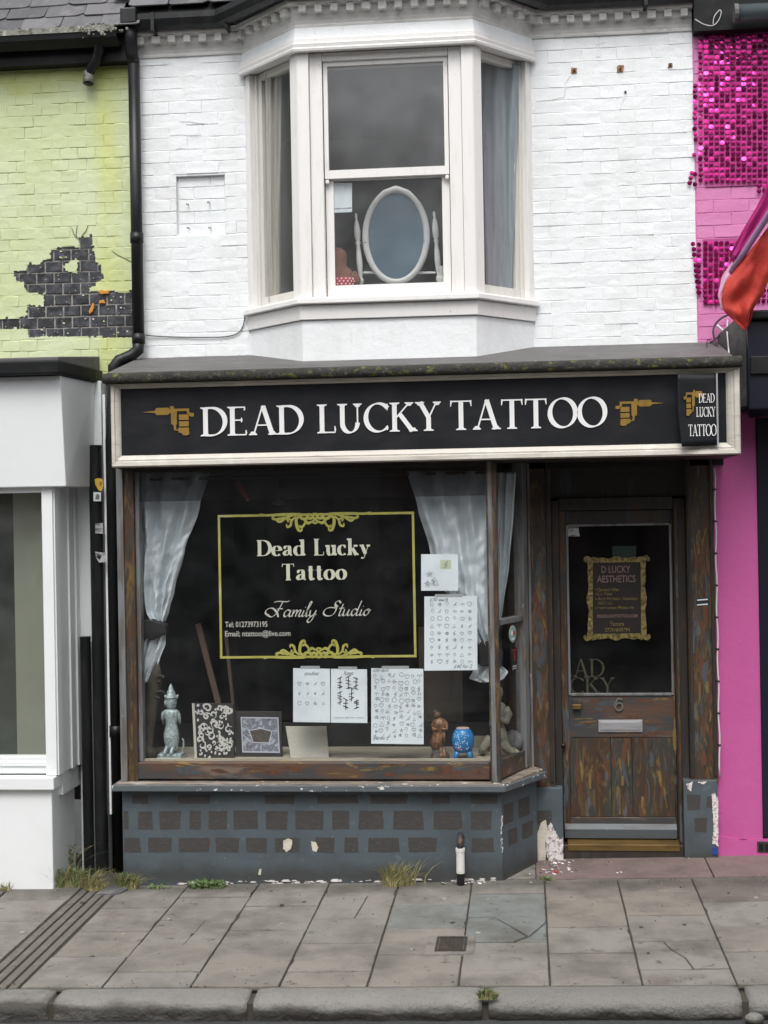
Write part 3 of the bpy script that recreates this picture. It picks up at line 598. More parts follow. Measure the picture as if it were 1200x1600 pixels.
# paint stands proud of the mortar
put(mb, 'mortar_bed', [m_mortar, m_green], uw)
HB, LBk = .0802, .129
zc = Z_(100, 512.4); xa = X_(140, 500)
rnd = random.Random(21)
gvar = [brick_mesh(LBk-.003, HB-.004*rnd.uniform(.5, 1.3), m_green, rnd, .0035) for _ in range(7)]; bvar = [brick_mesh(LBk-.011, HB-.011, m_blackbrick, rnd, .004) for _ in range(6)]
for r in range(-4, 29):
    z = zc+HB*(r+.5)
    for c in range(-10, 8):
        x = xa+LBk*(c+.5)-(LBk/2 if r % 2 else 0)
        if x < -3.92 or x-LBk/2 > GX1-.02 or z > 5.76: continue
        w = min(x+LBk/2, GX1)-(x-LBk/2); cx = x-LBk/2+w/2; sx = w/LBk
        ss = [bare(cx+w*(i/8-.5)*.94, z+HB*(j/5-.5)*.9) for i in range(9) for j in range(6)]
        rot = (rnd.uniform(-.02, .03), rnd.uniform(-.01, .01), rnd.uniform(-.01, .01)); yy = -rnd.random()**2*.003
        if not any(ss): inst('brick', gvar[rnd.randrange(7)], uw, (cx, yy, z), rot, (sx, 1, 1))
        elif all(ss): inst('brick', bvar[rnd.randrange(6)], uw, (cx, yy+.004, z), rot, (sx, 1, 1))
        else:   # a brick half under the paint: black face with the torn film of paint standing on it
            m_ = MB(); m_.box(cx-w/2+.005, cx+w/2-.005, .004, .03, z-HB/2+.005, z+HB/2-.005, 0)
            NX, NZ = 26, 16
            for i in range(NX):
                for j in range(NZ):
                    u0, u1 = cx-w/2+w*i/NX, cx-w/2+w*(i+1)/NX; v0, v1 = z-HB/2+HB*j/NZ, z-HB/2+HB*(j+1)/NZ
                    if not bare((u0+u1)/2, (v0+v1)/2):
                        e = 0 if 0 < i < NX-1 and 0 < j < NZ-1 else .003
                        m_.box(u0, u1, -.0005+yy*.3+e, .0042, v0, v1, 1)
            put(m_, 'brick', [m_blackbrick, m_green], uw)
# torn cracks and orange sealant dabs on the bare bricks
for k, pts in enumerate((((112, 356), (116, 366), (120, 372)), ((121, 352), (119, 366), (122, 374)), ((138, 352), (134, 362), (128, 368)), ((175, 392), (185, 399), (200, 406), (209, 410)))):
    pp = [(at(*q).x, at(*q).z) for q in pts]; put(MB().ribbon(pp, [.002, .004, .003, .002][:len(pp)], -.0062, -.003), 'paint_crack', m_rock, uw)
for q in (((153, 455), (160, 453), (171, 454), (171, 459), (158, 460)), ((156, 470), (163, 469), (165, 474), (155, 475)), ((145, 474), (148, 475), (146, 488), (141, 491), (138, 487))):
    put(MB().prism(ragged(poly_at(q, 0), .02, .004, 3), -.012, .004), 'sealant_dab', m_orange, uw, bevel=.004)
mb = MB(); rk = random.Random(12); nfl = 0
while nfl < 90:
    x, z = rk.uniform(px0, GX1-.01), rk.uniform(pz0, pz1)
    if not bare(x, z): continue
    s_ = rk.choice((.002, .003, .004, .007)); mb.prism([(x+s_*rk.uniform(.6, 1.6)*math.cos(t), z+s_*rk.uniform(.5, 1.1)*math.sin(t)) for t in (0, 1.1, 2.3, 3.4, 4.6, 5.5)], -.0035, .004, rk.choice((0, 1))); nfl += 1
put(mb, 'paint_flecks', [m_green, m_flake], uw)['kind'] = 'stuff'
# eaves, gutter and its broken outlet
put(MB().box(GX0, -2.70, -.10, .2, Z_(90, 100, -.1), Z_(90, 47, -.25)-.01), 'eaves_board', m_blackwood, gb)
ze = Z_(90, 47, -.25)
gt = put(MB().sweep([(GX0, 0), (-2.76, 0)], [(.10, ze-.02), (.10, ze-.085), (.17, ze-.105), (.245, ze-.06), (.255, ze), (.235, ze), (.225, ze-.05), (.17, ze-.085), (.12, ze-.07), (.12, ze-.02)]), 'gutter', m_blackwood, gb)
put(MB().sweep([(GX0, 0), (-2.77, 0)], [(.256, ze-.022), (.262, ze+.018), (.238, ze+.020), (.236, ze-.002)]), 'gutter_lip', m_gutlip, gt)
q = lambda x, y, Y: tuple(at(x, y, Y))
put(MB().tube([q(152, 40, -.17), q(153, 62, -.17), q(155, 78, -.15), q(150, 95, -.11), q(142, 106, -.08), q(139, 118, -.06), q(138, 131, -.07)], [.05, .036, .037, .037, .036, .034, .036], 12), 'outlet_pipe', [m_black], gt, smooth=True)
put(MB().tube([q(139, 112, -.062), q(138.5, 120, -.062), q(138, 130, -.07)], [.039, .038, .041], 12), 'pipe_collar', m_gutlip, gt, smooth=True)
m_ = MB()
for i in range(110):
    c = at(random.gauss(152, 14), 45+random.gauss(0, 4), -.255); m_.ball((c.x, c.y, c.z), random.uniform(.004, .012), 4)
put(m_, 'gutter_debris', m_gutlip, gt)['kind'] = 'stuff'
# roof slates (both roofs)
def slate_roof(parent, x0, x1, y0, z0, rows, wl, exp, seed, ang=50):
    rnd = random.Random(seed); ca, sa = math.cos(R(ang)), math.sin(R(ang))
    base = put(MB().add([(x0, y0+.02, z0-.03), (x1, y0+.02, z0-.03), (x1, y0+3*ca, z0+3*sa-.03), (x0, y0+3*ca, z0+3*sa-.03), (x0, y0+3*ca, z0-.1), (x1, y0+3*ca, z0-.1)], [(0, 1, 2, 3), (3, 2, 5, 4), (0, 4, 5, 1), (0, 3, 4), (1, 5, 2)]), 'roof', m_blackwood, parent)
    mes = []
    for k in range(6):
        m_ = MB(); l = wl/2-.003; c = [rnd.uniform(.004, .05) for _ in range(2)]
        pl = [(-l+c[0], 0), (l-c[1], rnd.uniform(-.004, .008)), (l, c[1]*.6), (l, exp*1.5), (-l, exp*1.5), (-l, c[0]*.6)]
        n = len(pl); m_.add([(x, y, .009) for x, y in pl]+[(x, y, 0) for x, y in pl], [tuple(range(n)), tuple(range(2*n-1, n-1, -1))]+[(i, i+n, (i+1) % n+n, (i+1) % n) for i in range(n)])
        mes.append(m_.mesh('slate', m_slate))
    for r in range(rows):
        x = x0+(wl/2 if r % 2 == 0 else 0)
        while x < x1:
            inst('slate', mes[rnd.randrange(6)], base, (x, y0+r*exp*ca+rnd.uniform(-.006, .006), z0+r*exp*sa+.012), (R(ang-4)+rnd.uniform(-.015, .015), rnd.uniform(-.012, .012), rnd.uniform(-.02, .02))); x += wl
    return base
slate_roof(gb, GX0, -2.74, -.20, ze+.015, 6, .285, .15, 3)
# white shopfront below
Yf = -.60
zt, zb = Z_(92, 585, -.74), Z_(103, 760, -.62)
xt, xb = X_(94, 585, -.67), X_(103, 760, -.62)
rt, rb = at(147, 600, -.14).x, at(145, 762, -.14).x
mb = MB(); mb.hexa([(-4.8, -.62, zb), (xb, -.62, zb), (xt, -.67, zt), (-4.8, -.67, zt), (-4.8, .1, zb), (rb, -.12, zb), (rt, -.12, zt), (-4.8, .1, zt)])
put(mb, 'fascia', m_shopwhite, gb, bevel=.006)
mb = MB(); c1 = [(-4.8, -.76), (xt+.02, -.76), (rt+.02, -.16), (rt+.02, .05), (-4.8, .05)]
z1, z2 = Z_(90, 584, -.75), Z_(90, 562, -.75)
mb.plate(c1, lambda x, y: z1, lambda x, y: z2); put(mb, 'coping', m_blackwood, gb, bevel=.012)
mb = MB(); mb.plate([(-4.8, -.73), (xt+.01, -.73), (rt, -.15), (rt, .02), (-4.8, .02)], lambda x, y: z2-.01, lambda x, y: z2+.02+.075*(y+.76)/.7); put(mb, 'lead_apron', m_lead, gb, bevel=.008)
xm0, xm1 = X_(68, 980, -.58), X_(85, 980, -.58)
zs = Z_(60, 1212, -.64); zsb = Z_(60, 1235, -.64); ztop = zb+.002
fr = put(MB().box(xm0, xm1, -.58, -.46, zs-.01, ztop), 'window_frame', m_shopwhite, gb, bevel=.004)
put(MB().box(-4.8, xm0, -.565, -.47, zs, Z_(30, 1182, -.565)), 'bottom_rail', m_shopwhite, fr, bevel=.004)
put(MB().box(-4.8, xm0, -.575, -.555, Z_(30, 1197, -.57), Z_(30, 1191, -.57)), 'glazing_bead', m_shopwhite, fr)
put(MB().box(-4.8, xm0, -.53, -.522, Z_(30, 1182, -.53), ztop), 'window_pane', m_glassn, fr)
put(MB().box(-4.8, xm0, -.57, -.47, Z_(30, 770, -.57), ztop+.05), 'top_rail', m_shopwhite, fr)
# display area behind the glass
mb = MB(); mb.box(-4.8, xm1, .6, .64, .3, 3.0); put(mb, 'shop_back_wall', M('pale_shop_wall', (.12, .125, .115), .8), gb)
put(MB().box(X_(24, 900, -.3), xm1-.01, -.32, -.28, .6, 3.0), 'pale_display_screen', M('pale_olive_screen', (.30, .31, .27), .7), gb)
put(MB().box(-4.8, X_(24, 900, -.1), .1, .14, .6, 3.0), 'dark_display_screen', M('dark_display_screen', (.05, .058, .05), .6), gb)
put(MB().box(-4.8, xm1, -.46, .6, .55, zs), 'display_floor', m_shopwhite, gb)
sx1 = X_(84, 1225, -.64); sr = at(122, 1203, -.14).x
put(MB().plate([(-4.8, -.64), (sx1, -.64), (sr, -.12), (-4.8, -.12)], lambda x, y: zsb, lambda x, y: zs-.012), 'window_sill', m_shopwhite, gb, bevel=.008)
rx1 = X_(82, 1300, -.6); rr = at(118, 1300, -.12).x
put(MB().plate([(-4.8, -.6), (rx1, -.6), (rr, -.12), (-4.8, -.12)], lambda x, y: -.2, lambda x, y: zsb+.002), 'stall_riser', m_shopwhite, gb, bevel=.008)
rt_ = MB(); p0, p1 = (xm1-.002, -.56), (X_(123, 1000, -.13), -.13); Ls = math.hypot(p1[0]-p0[0], p1[1]-p0[1])
rt_.seg(p0, p1, 0, Ls, zs-.01, ztop+.01, -.04, 0); rp = put(rt_, 'side_panel', m_shopwhite, gb)
for a, b in ((.0, .10), (.30, .36), (.45, .52)): put(MB().seg(p0, p1, Ls*a/.52, Ls*b/.52-.002, zs-.01, ztop+.005, 0, .012), 'moulding', m_shopwhite, rp)
put(MB().box(p1[0]-.01, X_(168, 1000, -.06), -.115, .15, -.2, 3.40), 'white_pier', m_shopwhite, gb, bevel=.006)
put(MB().box(X_(117, 1196, -.13)-.01, X_(124, 1196, -.13), -.125, -.114, Z_(120, 1198, -.12), Z_(120, 1192, -.12)), 'metal_cleat', m_black, gb)
# ================================================================== MIDDLE: the tattoo shop building
sb = thing('tattoo_shop', 'white painted brick house with a bay window above a rusty brush painted tattoo shopfront', 'building', (-.75, 0, 0))
WX0, WX1 = -2.72, 1.205
PL0, PL1, PR1, PR0 = (-1.91, 0), (-1.462, -.45), (-.285, -.45), (.105, 0)
zb0, zb1 = 3.40, 6.05
ra, rb_, rc, rd = X_(276, 335), X_(352, 335), 3.56+.0865*10, 3.56+.0865*15-.01   # the blocked recess
mb = MB()
for x0, x1, z0, z1 in ((WX0, ra, zb0, zb1), (rb_, PL0[0]+.02, zb0, zb1), (ra, rb_, zb0, rc), (ra, rb_, rd, zb1), (PR0[0]-.02, WX1, zb0, zb1), (PL0[0]+.02, PR0[0]-.02, 5.62, zb1), (PL0[0]+.02, PR0[0]-.02, zb0, 3.83)):
    mb.box(x0, x1, .0025, .24, z0, z1)
mb.box(ra-.01, rb_+.01, .036, .06, rc-.01, rd+.01)
wall = put(mb, 'upper_wall', m_white, sb)
film(wall, m_white, WX0+.03, PL0[0]+.005, 3.56, 5.70, 11, skip=lambda x, z: ra-.01 < x < rb_+.01 and rc-.01 < z < rd+.01); film(wall, m_white, PR0[0]-.005, WX1, 3.53, 5.71, 12)
brick_field(wall, m_white, WX0+.03, PL0[0]+.005, 3.56, 5.70, .236, .0865, .0008, .0032, 5, hole=(ra, rb_, rc, rd), proud=.003, tilt=.024)
brick_field(wall, m_white, PR0[0]-.005, WX1, 3.53, 5.71, .236, .0865, .0008, .0032, 9, proud=.0035, tilt=.032)
brick_field(wall, m_white, ra+.005, rb_-.005, rc, rd, .236, .0865, .0010, .0045, 13, proud=.002, y=.032)
for x, y in ((293, 318), (326, 315), (294, 355), (328, 355)):
    c = at(x, y); put(MB().tube([(c.x, .03, c.z), (c.x-.003, -.012, c.z-.004), (c.x-.004, -.02, c.z-.012)], .0035, 6), 'nail', m_iron, wall)
for x, y, s in ((897, 110, .017), (969, 108, .022), (1047, 102, .014)):
    c = at(x, y); o = put(MB().prism(ragged([(c.x-s, c.z-s), (c.x+s, c.z-s), (c.x+s, c.z+s), (c.x-s, c.z+s)], .012, .004, int(x)), -.009, .01), 'rust_patch', m_rust, wall)
    put(MB().prism([(c.x+.008*math.cos(a*1.047), c.z+.008*math.sin(a*1.047)) for a in range(6)], -.022, -.005), 'bolt', m_iron, wall)
c = at(977, 144); put(MB().ball((c.x, -.006, c.z), .009, 6), 'wall_plug', m_greyball, wall)
# cracks through the paint
ck = MB(); rk = random.Random(3)
for pts in (((892, 118), (885, 128), (880, 152), (863, 155)), ((975, 152), (970, 165), (969, 175)), ((835, 175), (837, 158), (868, 155)), ((1055, 45), (1062, 52), (1072, 62)), ((938, 88), (932, 90), (932, 70), (945, 66)), ((283, 190), (320, 193)), ((265, 211), (312, 211), (312, 200)), ((275, 232), (292, 232), (293, 215))):
    pp = []
    for a_, b_ in zip(pts[:-1], pts[1:]):
        for t in (0, .33, .66): pp.append((a_[0]+(b_[0]-a_[0])*t+rk.uniform(-1, 1), a_[1]+(b_[1]-a_[1])*t+rk.uniform(-1, 1)))
    pp.append(pts[-1]); pp = [(at(*q_).x, at(*q_).z) for q_ in pp]
    ck.ribbon(pp, [rk.uniform(.0008, .0018) for _ in pp], -.0062, -.004)
put(ck, 'paint_crack', m_cornice, wall)
# cornice with dentils, wrapping round the bay
path = [(WX0+.03, .0), PL0, PL1, PR1, PR0, (WX1-.005, .0)]
zc0 = 5.69
cor = put(MB().sweep(path, [(-.03, zc0), (.014, zc0), (.016, zc0+.018), (.010, zc0+.022), (.014, zc0+.05), (.026, zc0+.08), (.034, zc0+.092), (.034, zc0+.135), (.084, zc0+.140), (.09, zc0+.155), (.09, zc0+.175), (-.03, zc0+.18)]), 'cornice', m_cornice, sb, bevel=.004)
m_ = MB().box(-.027, .027, -.032, .01, -.027, .024); dme = m_.mesh('dentil', m_cornice); rk = random.Random(8)
for p, q_ in zip(path[:-1], path[1:]):
    e = Vector((q_[0]-p[0], q_[1]-p[1])); Ld = e.length; e.normalize(); n = Vector((e.y, -e.x)); k = max(2, round(Ld/.112))
    for i in range(k):
        u = Ld*(i+.5)/k; w = Vector(p)+e*u+n*.044
        d = inst('dentil', dme, cor, (w.x, w.y, zc0+.113+rk.uniform(-.003, .003)), (0, rk.uniform(-.04, .04), math.atan2(e.y, e.x)), (rk.uniform(.85, 1.1), 1, rk.uniform(.85, 1.05)))
# roof edge, slates and gutter above
mb = MB(); mb.sweep(path, [(-.05, zc0+.185), (.07, zc0+.185), (.07, zc0+.26), (-.05, zc0+.26)]); put(mb, 'eaves_board', m_blackwood, sb)
put(MB().add([(WX0, -.05, 6.02), (WX1, -.05, 6.02), (WX1, 2.5, 7.5), (WX0, 2.5, 7.5)], [(0, 1, 2, 3)]), 'roof_underside', m_blackwood, sb)
slate_roof(sb, WX0+.02, PL0[0]+.3, -.14, 6.0, 4, .285, .15, 6)
slate_roof(sb, PR0[0]-.1, WX1, -.14, 6.0, 4, .285, .15, 7)
put(MB().add([(PL0[0], -.1, 6.03), (PL1[0], -.55, 6.03), (PR1[0], -.55, 6.03), (PR0[0], -.1, 6.03), (-.87, .9, 6.9)], [(0, 1, 4), (1, 2, 4), (2, 3, 4), (0, 4, 3), (0, 3, 2, 1)]), 'bay_roof', m_slate, sb)
gp = [(WX0+.0, -.11), (PL0[0]-.10, -.11), (PL1[0]-.05, -.56), (PR1[0]+.05, -.56), (PR0[0]+.05, -.11), (WX1, -.11)]
zg = Z_(290, 33, -.12)
def sweep_tube(gp, prof): return MB().sweep([(x, y+.11) for x, y in gp], prof)
put(sweep_tube(gp, [(.06, zg+.05), (.062, zg-.01), (.085, zg-.045), (.12, zg-.055), (.155, zg-.035), (.172, zg+.01), (.172, zg+.05), (.160, zg+.05), (.155, zg+.0), (.12, zg-.03), (.075, zg+.0), (.07, zg+.05)]), 'gutter', m_black, sb, smooth=False)
for x in (238, 353, 803, 1010):
    c = at(x, 40, -.18); put(MB().box(c.x-.012, c.x+.012, -.182, -.05, zg-.075, zg+.052), 'gutter_bracket', m_black, sb)

# bay window -------------------------------------------------------
ZS0, ZS1, ZH0, ZH1 = 3.838, 3.885, 5.525, 5.612
bp = [PL0, PL1, PR1, PR0]
off = lambda d: None
bay = put(MB().sweep(bp, [(-.10, 5.60), (.03, 5.60), (.012, 5.70), (-.10, 5.70)]), 'bay_window', m_white, sb)
put(MB().sweep(bp, [(-.08, ZH0+.012), (.006, ZH0+.012), (.012, ZH0), (.045, ZH0), (.050, ZH0+.018), (.042, ZH0+.024), (.048, ZH0+.05), (.034, ZH0+.058), (.034, ZH1), (-.08, ZH1)]), 'head_moulding', m_wood_w, bay, bevel=.002)
put(MB().sweep(bp, [(-.20, ZS0), (.040, ZS0), (.044, ZS0+.006), (.043, ZS1-.012), (.034, ZS1-.004), (-.02, ZS1+.008), (-.2, ZS1+.008)]), 'window_sill', m_wood_w, bay, bevel=.003)
put(MB().sweep(bp, [(-.10, ZS0-.10), (.006, ZS0-.10), (.010, ZS0-.004), (-.10, ZS0-.001)]), 'apron_board', m_wood_w, bay, bevel=.003)
put(MB().sweep(bp, [(-.12, 3.30), (-.014, 3.30), (-.012, ZS0-.103), (-.12, ZS0-.103)]), 'apron', m_white, bay, bevel=.004)
def LenV(p, q_): return math.hypot(q_[0]-p[0], q_[1]-p[1])
Lf = LenV(PL1, PR1)
zA, zB = ZS1+.004, ZH0+.006
# front sash box
for a, b, dd in ((0, .078, 0.0), (.078, .165, -.028), (Lf-.165, Lf-.078, -.028), (Lf-.078, Lf, 0.0)):
    put(MB().seg(PL1, PR1, a+.001, b-.001, zA, zB, -.12, dd), 'sash_box', m_wood_w, bay, bevel=.004)
put(MB().seg(PL1, PR1, .166, Lf-.166, zB-.055, zB, -.11, -.03), 'sash_box_head', m_wood_w, bay, bevel=.003)
u0, u1 = .170, Lf-.170
zm = Z_(600, 268, -.42)
zut, zlb = zB-.056, Z_(600, 443, -.38)
def sash(nm, z0, z1, d0, d1, st, bot, top):
    f = MB()
    f.seg(PL1, PR1, u0, u0+st, z0, z1, d0, d1); f.seg(PL1, PR1, u1-st, u1, z0, z1, d0, d1)
    f.seg(PL1, PR1, u0+st, u1-st, z0, z0+bot, d0, d1); f.seg(PL1, PR1, u0+st, u1-st, z1-top, z1, d0, d1)
    s_ = put(f, nm, m_wood_w, bay); return s_
us = sash('upper_sash', zm-.028, zut, -.085, -.052, .028, .056, .03)
ls = sash('lower_sash', zA, zm+.01, -.118, -.088, .052, zlb-zA, .045)
for s_ in (0, 1):   # sash horns
    ua = u0+.001 if s_ == 0 else u1-.027
    put(MB().seg(PL1, PR1, ua, ua+.026, zm-.062, zm-.030, -.084, -.054), 'sash_horn', m_wood_w, bay, bevel=.008)
put(MB().seg(PL1, PR1, u0+.02, u1-.02, zm+.02, zut-.02, -.072, -.066), 'upper_pane', m_glassup, bay)
put(MB().seg(PL1, PR1, u0+.045, u1-.045, zlb-.015, zm, -.105, -.099), 'lower_pane', m_glassup, bay)
# canted sides
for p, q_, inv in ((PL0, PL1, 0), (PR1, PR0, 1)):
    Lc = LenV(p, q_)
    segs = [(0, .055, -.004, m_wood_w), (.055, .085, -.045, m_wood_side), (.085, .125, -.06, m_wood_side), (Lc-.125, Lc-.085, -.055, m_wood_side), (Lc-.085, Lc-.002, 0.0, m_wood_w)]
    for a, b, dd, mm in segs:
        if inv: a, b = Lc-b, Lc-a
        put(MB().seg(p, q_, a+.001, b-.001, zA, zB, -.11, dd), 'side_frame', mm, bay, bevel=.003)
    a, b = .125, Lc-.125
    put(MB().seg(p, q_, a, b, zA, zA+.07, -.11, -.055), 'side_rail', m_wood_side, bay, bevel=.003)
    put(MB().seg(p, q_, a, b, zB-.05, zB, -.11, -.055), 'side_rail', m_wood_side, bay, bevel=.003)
    put(MB().seg(p, q_, a-.01, b+.01, zA+.06, zB-.04, -.09, -.084), 'side_pane', m_glassup, bay)
# room upstairs
mb = MB()
mb.box(WX0+.2, WX1-.2, 2.6, 2.7, 3.3, 6.0); mb.box(WX0+.2, WX0+.3, .25, 2.6, 3.3, 6.0); mb.box(WX1-.3, WX1-.2, .25, 2.6, 3.3, 6.0); mb.box(WX0+.2, WX1-.2, .25, 2.7, 5.75, 5.85)
put(mb, 'room_walls', m_roomgrey, sb)
put(MB().box(WX0+.2, WX1-.2, .25, 2.7, 3.25, 3.33), 'room_floor', m_brownpanel, sb)
put(MB().plate([(PL0[0]+.03, .3), (PL1[0]+.05, -.30), (PR1[0]-.05, -.30), (PR0[0]-.03, .3)], lambda x, y: ZS1-.03, lambda x, y: zlb-.035), 'window_board', m_wood_w, sb)
# net curtains behind the canted sides
def cloth(edges, Y, folds, amp, mat, name, label=None, cat=None, nU=60, nV=44, seed=0, parent=None, group=None, yfun=None, pinch=None):
    """edges: [(photo y, left x, right x)] measured at depth Y; a hanging sheet with folds"""
    rnd = random.Random(seed); ys = [e[0] for e in edges]; mb = MB(); ph = rnd.uniform(0, 6)
    for j in range(nV+1):
        y = ys[0]+(ys[-1]-ys[0])*j/nV
        k = max(i for i in range(len(edges)) if edges[i][0] <= y+1e-6); k = min(k, len(edges)-2); t = (y-edges[k][0])/(edges[k+1][0]-edges[k][0]); t = t*t*(3-2*t)*.5+t*.5
        l = edges[k][1]+(edges[k+1][1]-edges[k][1])*t; r = edges[k][2]+(edges[k+1][2]-edges[k][2])*t
        for i in range(nU+1):
            u = i/nU; yo = (yfun(u, j/nV) if yfun else 0)
            yo += amp*(math.sin(6.283*folds*u+ph+.8*math.sin(j*.12))*.6+.3*math.sin(6.283*folds*1.7*u+ph*2+.05*j)+.35*noise.noise(Vector((u*folds*2.2, j*.07, seed))))
            yo += amp*.28*noise.noise(Vector((u*9+j*.12, j*.22, seed+3)))
            p = at(l+(r-l)*u, y, Y+yo*0); mb.v.append((p.x, Y+yo, p.z))
    for j in range(nV):
        for i in range(nU): mb.f.append((j*(nU+1)+i, (j+1)*(nU+1)+i, (j+1)*(nU+1)+i+1, j*(nU+1)+i+1)); mb.m.append(0)
    if parent: o = put(mb, name, mat, parent, smooth=True)
    else:
        c = at((edges[-1][1]+edges[-1][2])/2, edges[-1][0], Y); o = solo(mb, name, mat, label, cat, c, group, smooth=True)
    sd = o.modifiers.new('thickness', 'SOLIDIFY'); sd.thickness = .003
    return o
m_net = M('grey_net_curtain', (.26, .30, .325), .8, [dict(c=(.19, .22, .24), s=8, st=(4, 4, .3), lo=.45, hi=.65)])
m_blind = M('cream_side_curtain', (.36, .35, .31), .8)
cloth([(100, 752, 812), (300, 756, 806), (462, 760, 800)], -.06, 2.5, .014, m_net, 'net_curtain', 'grey net curtain hanging behind the right canted pane of the upstairs bay', 'curtain', seed=5)
cloth([(115, 414, 440), (300, 416, 438), (472, 420, 438)], -.10, 2, .015, m_blind, 'side_curtain', 'narrow cream curtain behind the left canted pane of the upstairs bay', 'curtain', nU=24, seed=8)
# lead apron and mossy coping over the fascia
CX0, CX1 = -2.737, 1.384
mb = MB(); mb.hexa([(WX0+.01, -.77, 3.352), (WX1+.12, -.77, 3.352), (WX1+.12, -.77, 3.385), (WX0+.01, -.77, 3.385), (WX0+.01, .05, 3.40), (WX1+.12, .05, 3.40), (WX1+.12, .05, 3.575), (WX0+.01, .05, 3.575)]); put(mb, 'lead_roof', m_lead, sb)
m_ = MB(); rs = []; n = 120
for i in range(n+1):
    x = CX0+(CX1-CX0)*i/n; nz = lambda k, s=7: noise.noise(Vector((x*s, k*2.3, 4)))
    prof = [(-.70, 3.318), (-.775, 3.318+nz(1)*.003), (-.788+nz(2, 14)*.006, 3.328+nz(3)*.003), (-.79+nz(4, 14)*.007, 3.352), (-.784, 3.368+nz(5, 12)*.006), (-.774, 3.380+nz(6, 12)*.007), (-.745, 3.386+nz(7, 12)*.005), (-.70, 3.388), (-.66, 3.33)]
    rs.append([(x, y, z) for y, z in prof])
m_.rings(rs); put(m_, 'coping', m_coping, sb, smooth=True)
# body of the fascia box and its soffit
put(MB().box(CX0+.045, 1.365, -.66, -.02, 2.775, 3.345), 'fascia_box', m_darkfr, sb)
# ================================================================== LETTERING (pen strokes; no font files)
def arc(cx, cy, rx, ry, a0, a1, n=20): return [(cx+rx*math.cos(R(a0+(a1-a0)*i/n)), cy+ry*math.sin(R(a0+(a1-a0)*i/n))) for i in range(n+1)]
def crom(pts, n=8):
    out = []; P = [pts[0]]+list(pts)+[pts[-1]]
    for i in range(1, len(P)-2):
        for k in range(n):
            t = k/n; a, b, c, d = P[i-1], P[i], P[i+1], P[i+2]
            out.append(tuple(.5*((2*b[j])+(-a[j]+c[j])*t+(2*a[j]-5*b[j]+4*c[j]-d[j])*t*t+(-a[j]+3*b[j]-3*c[j]+d[j])*t**3) for j in (0, 1)))
    out.append(pts[-1]); return out
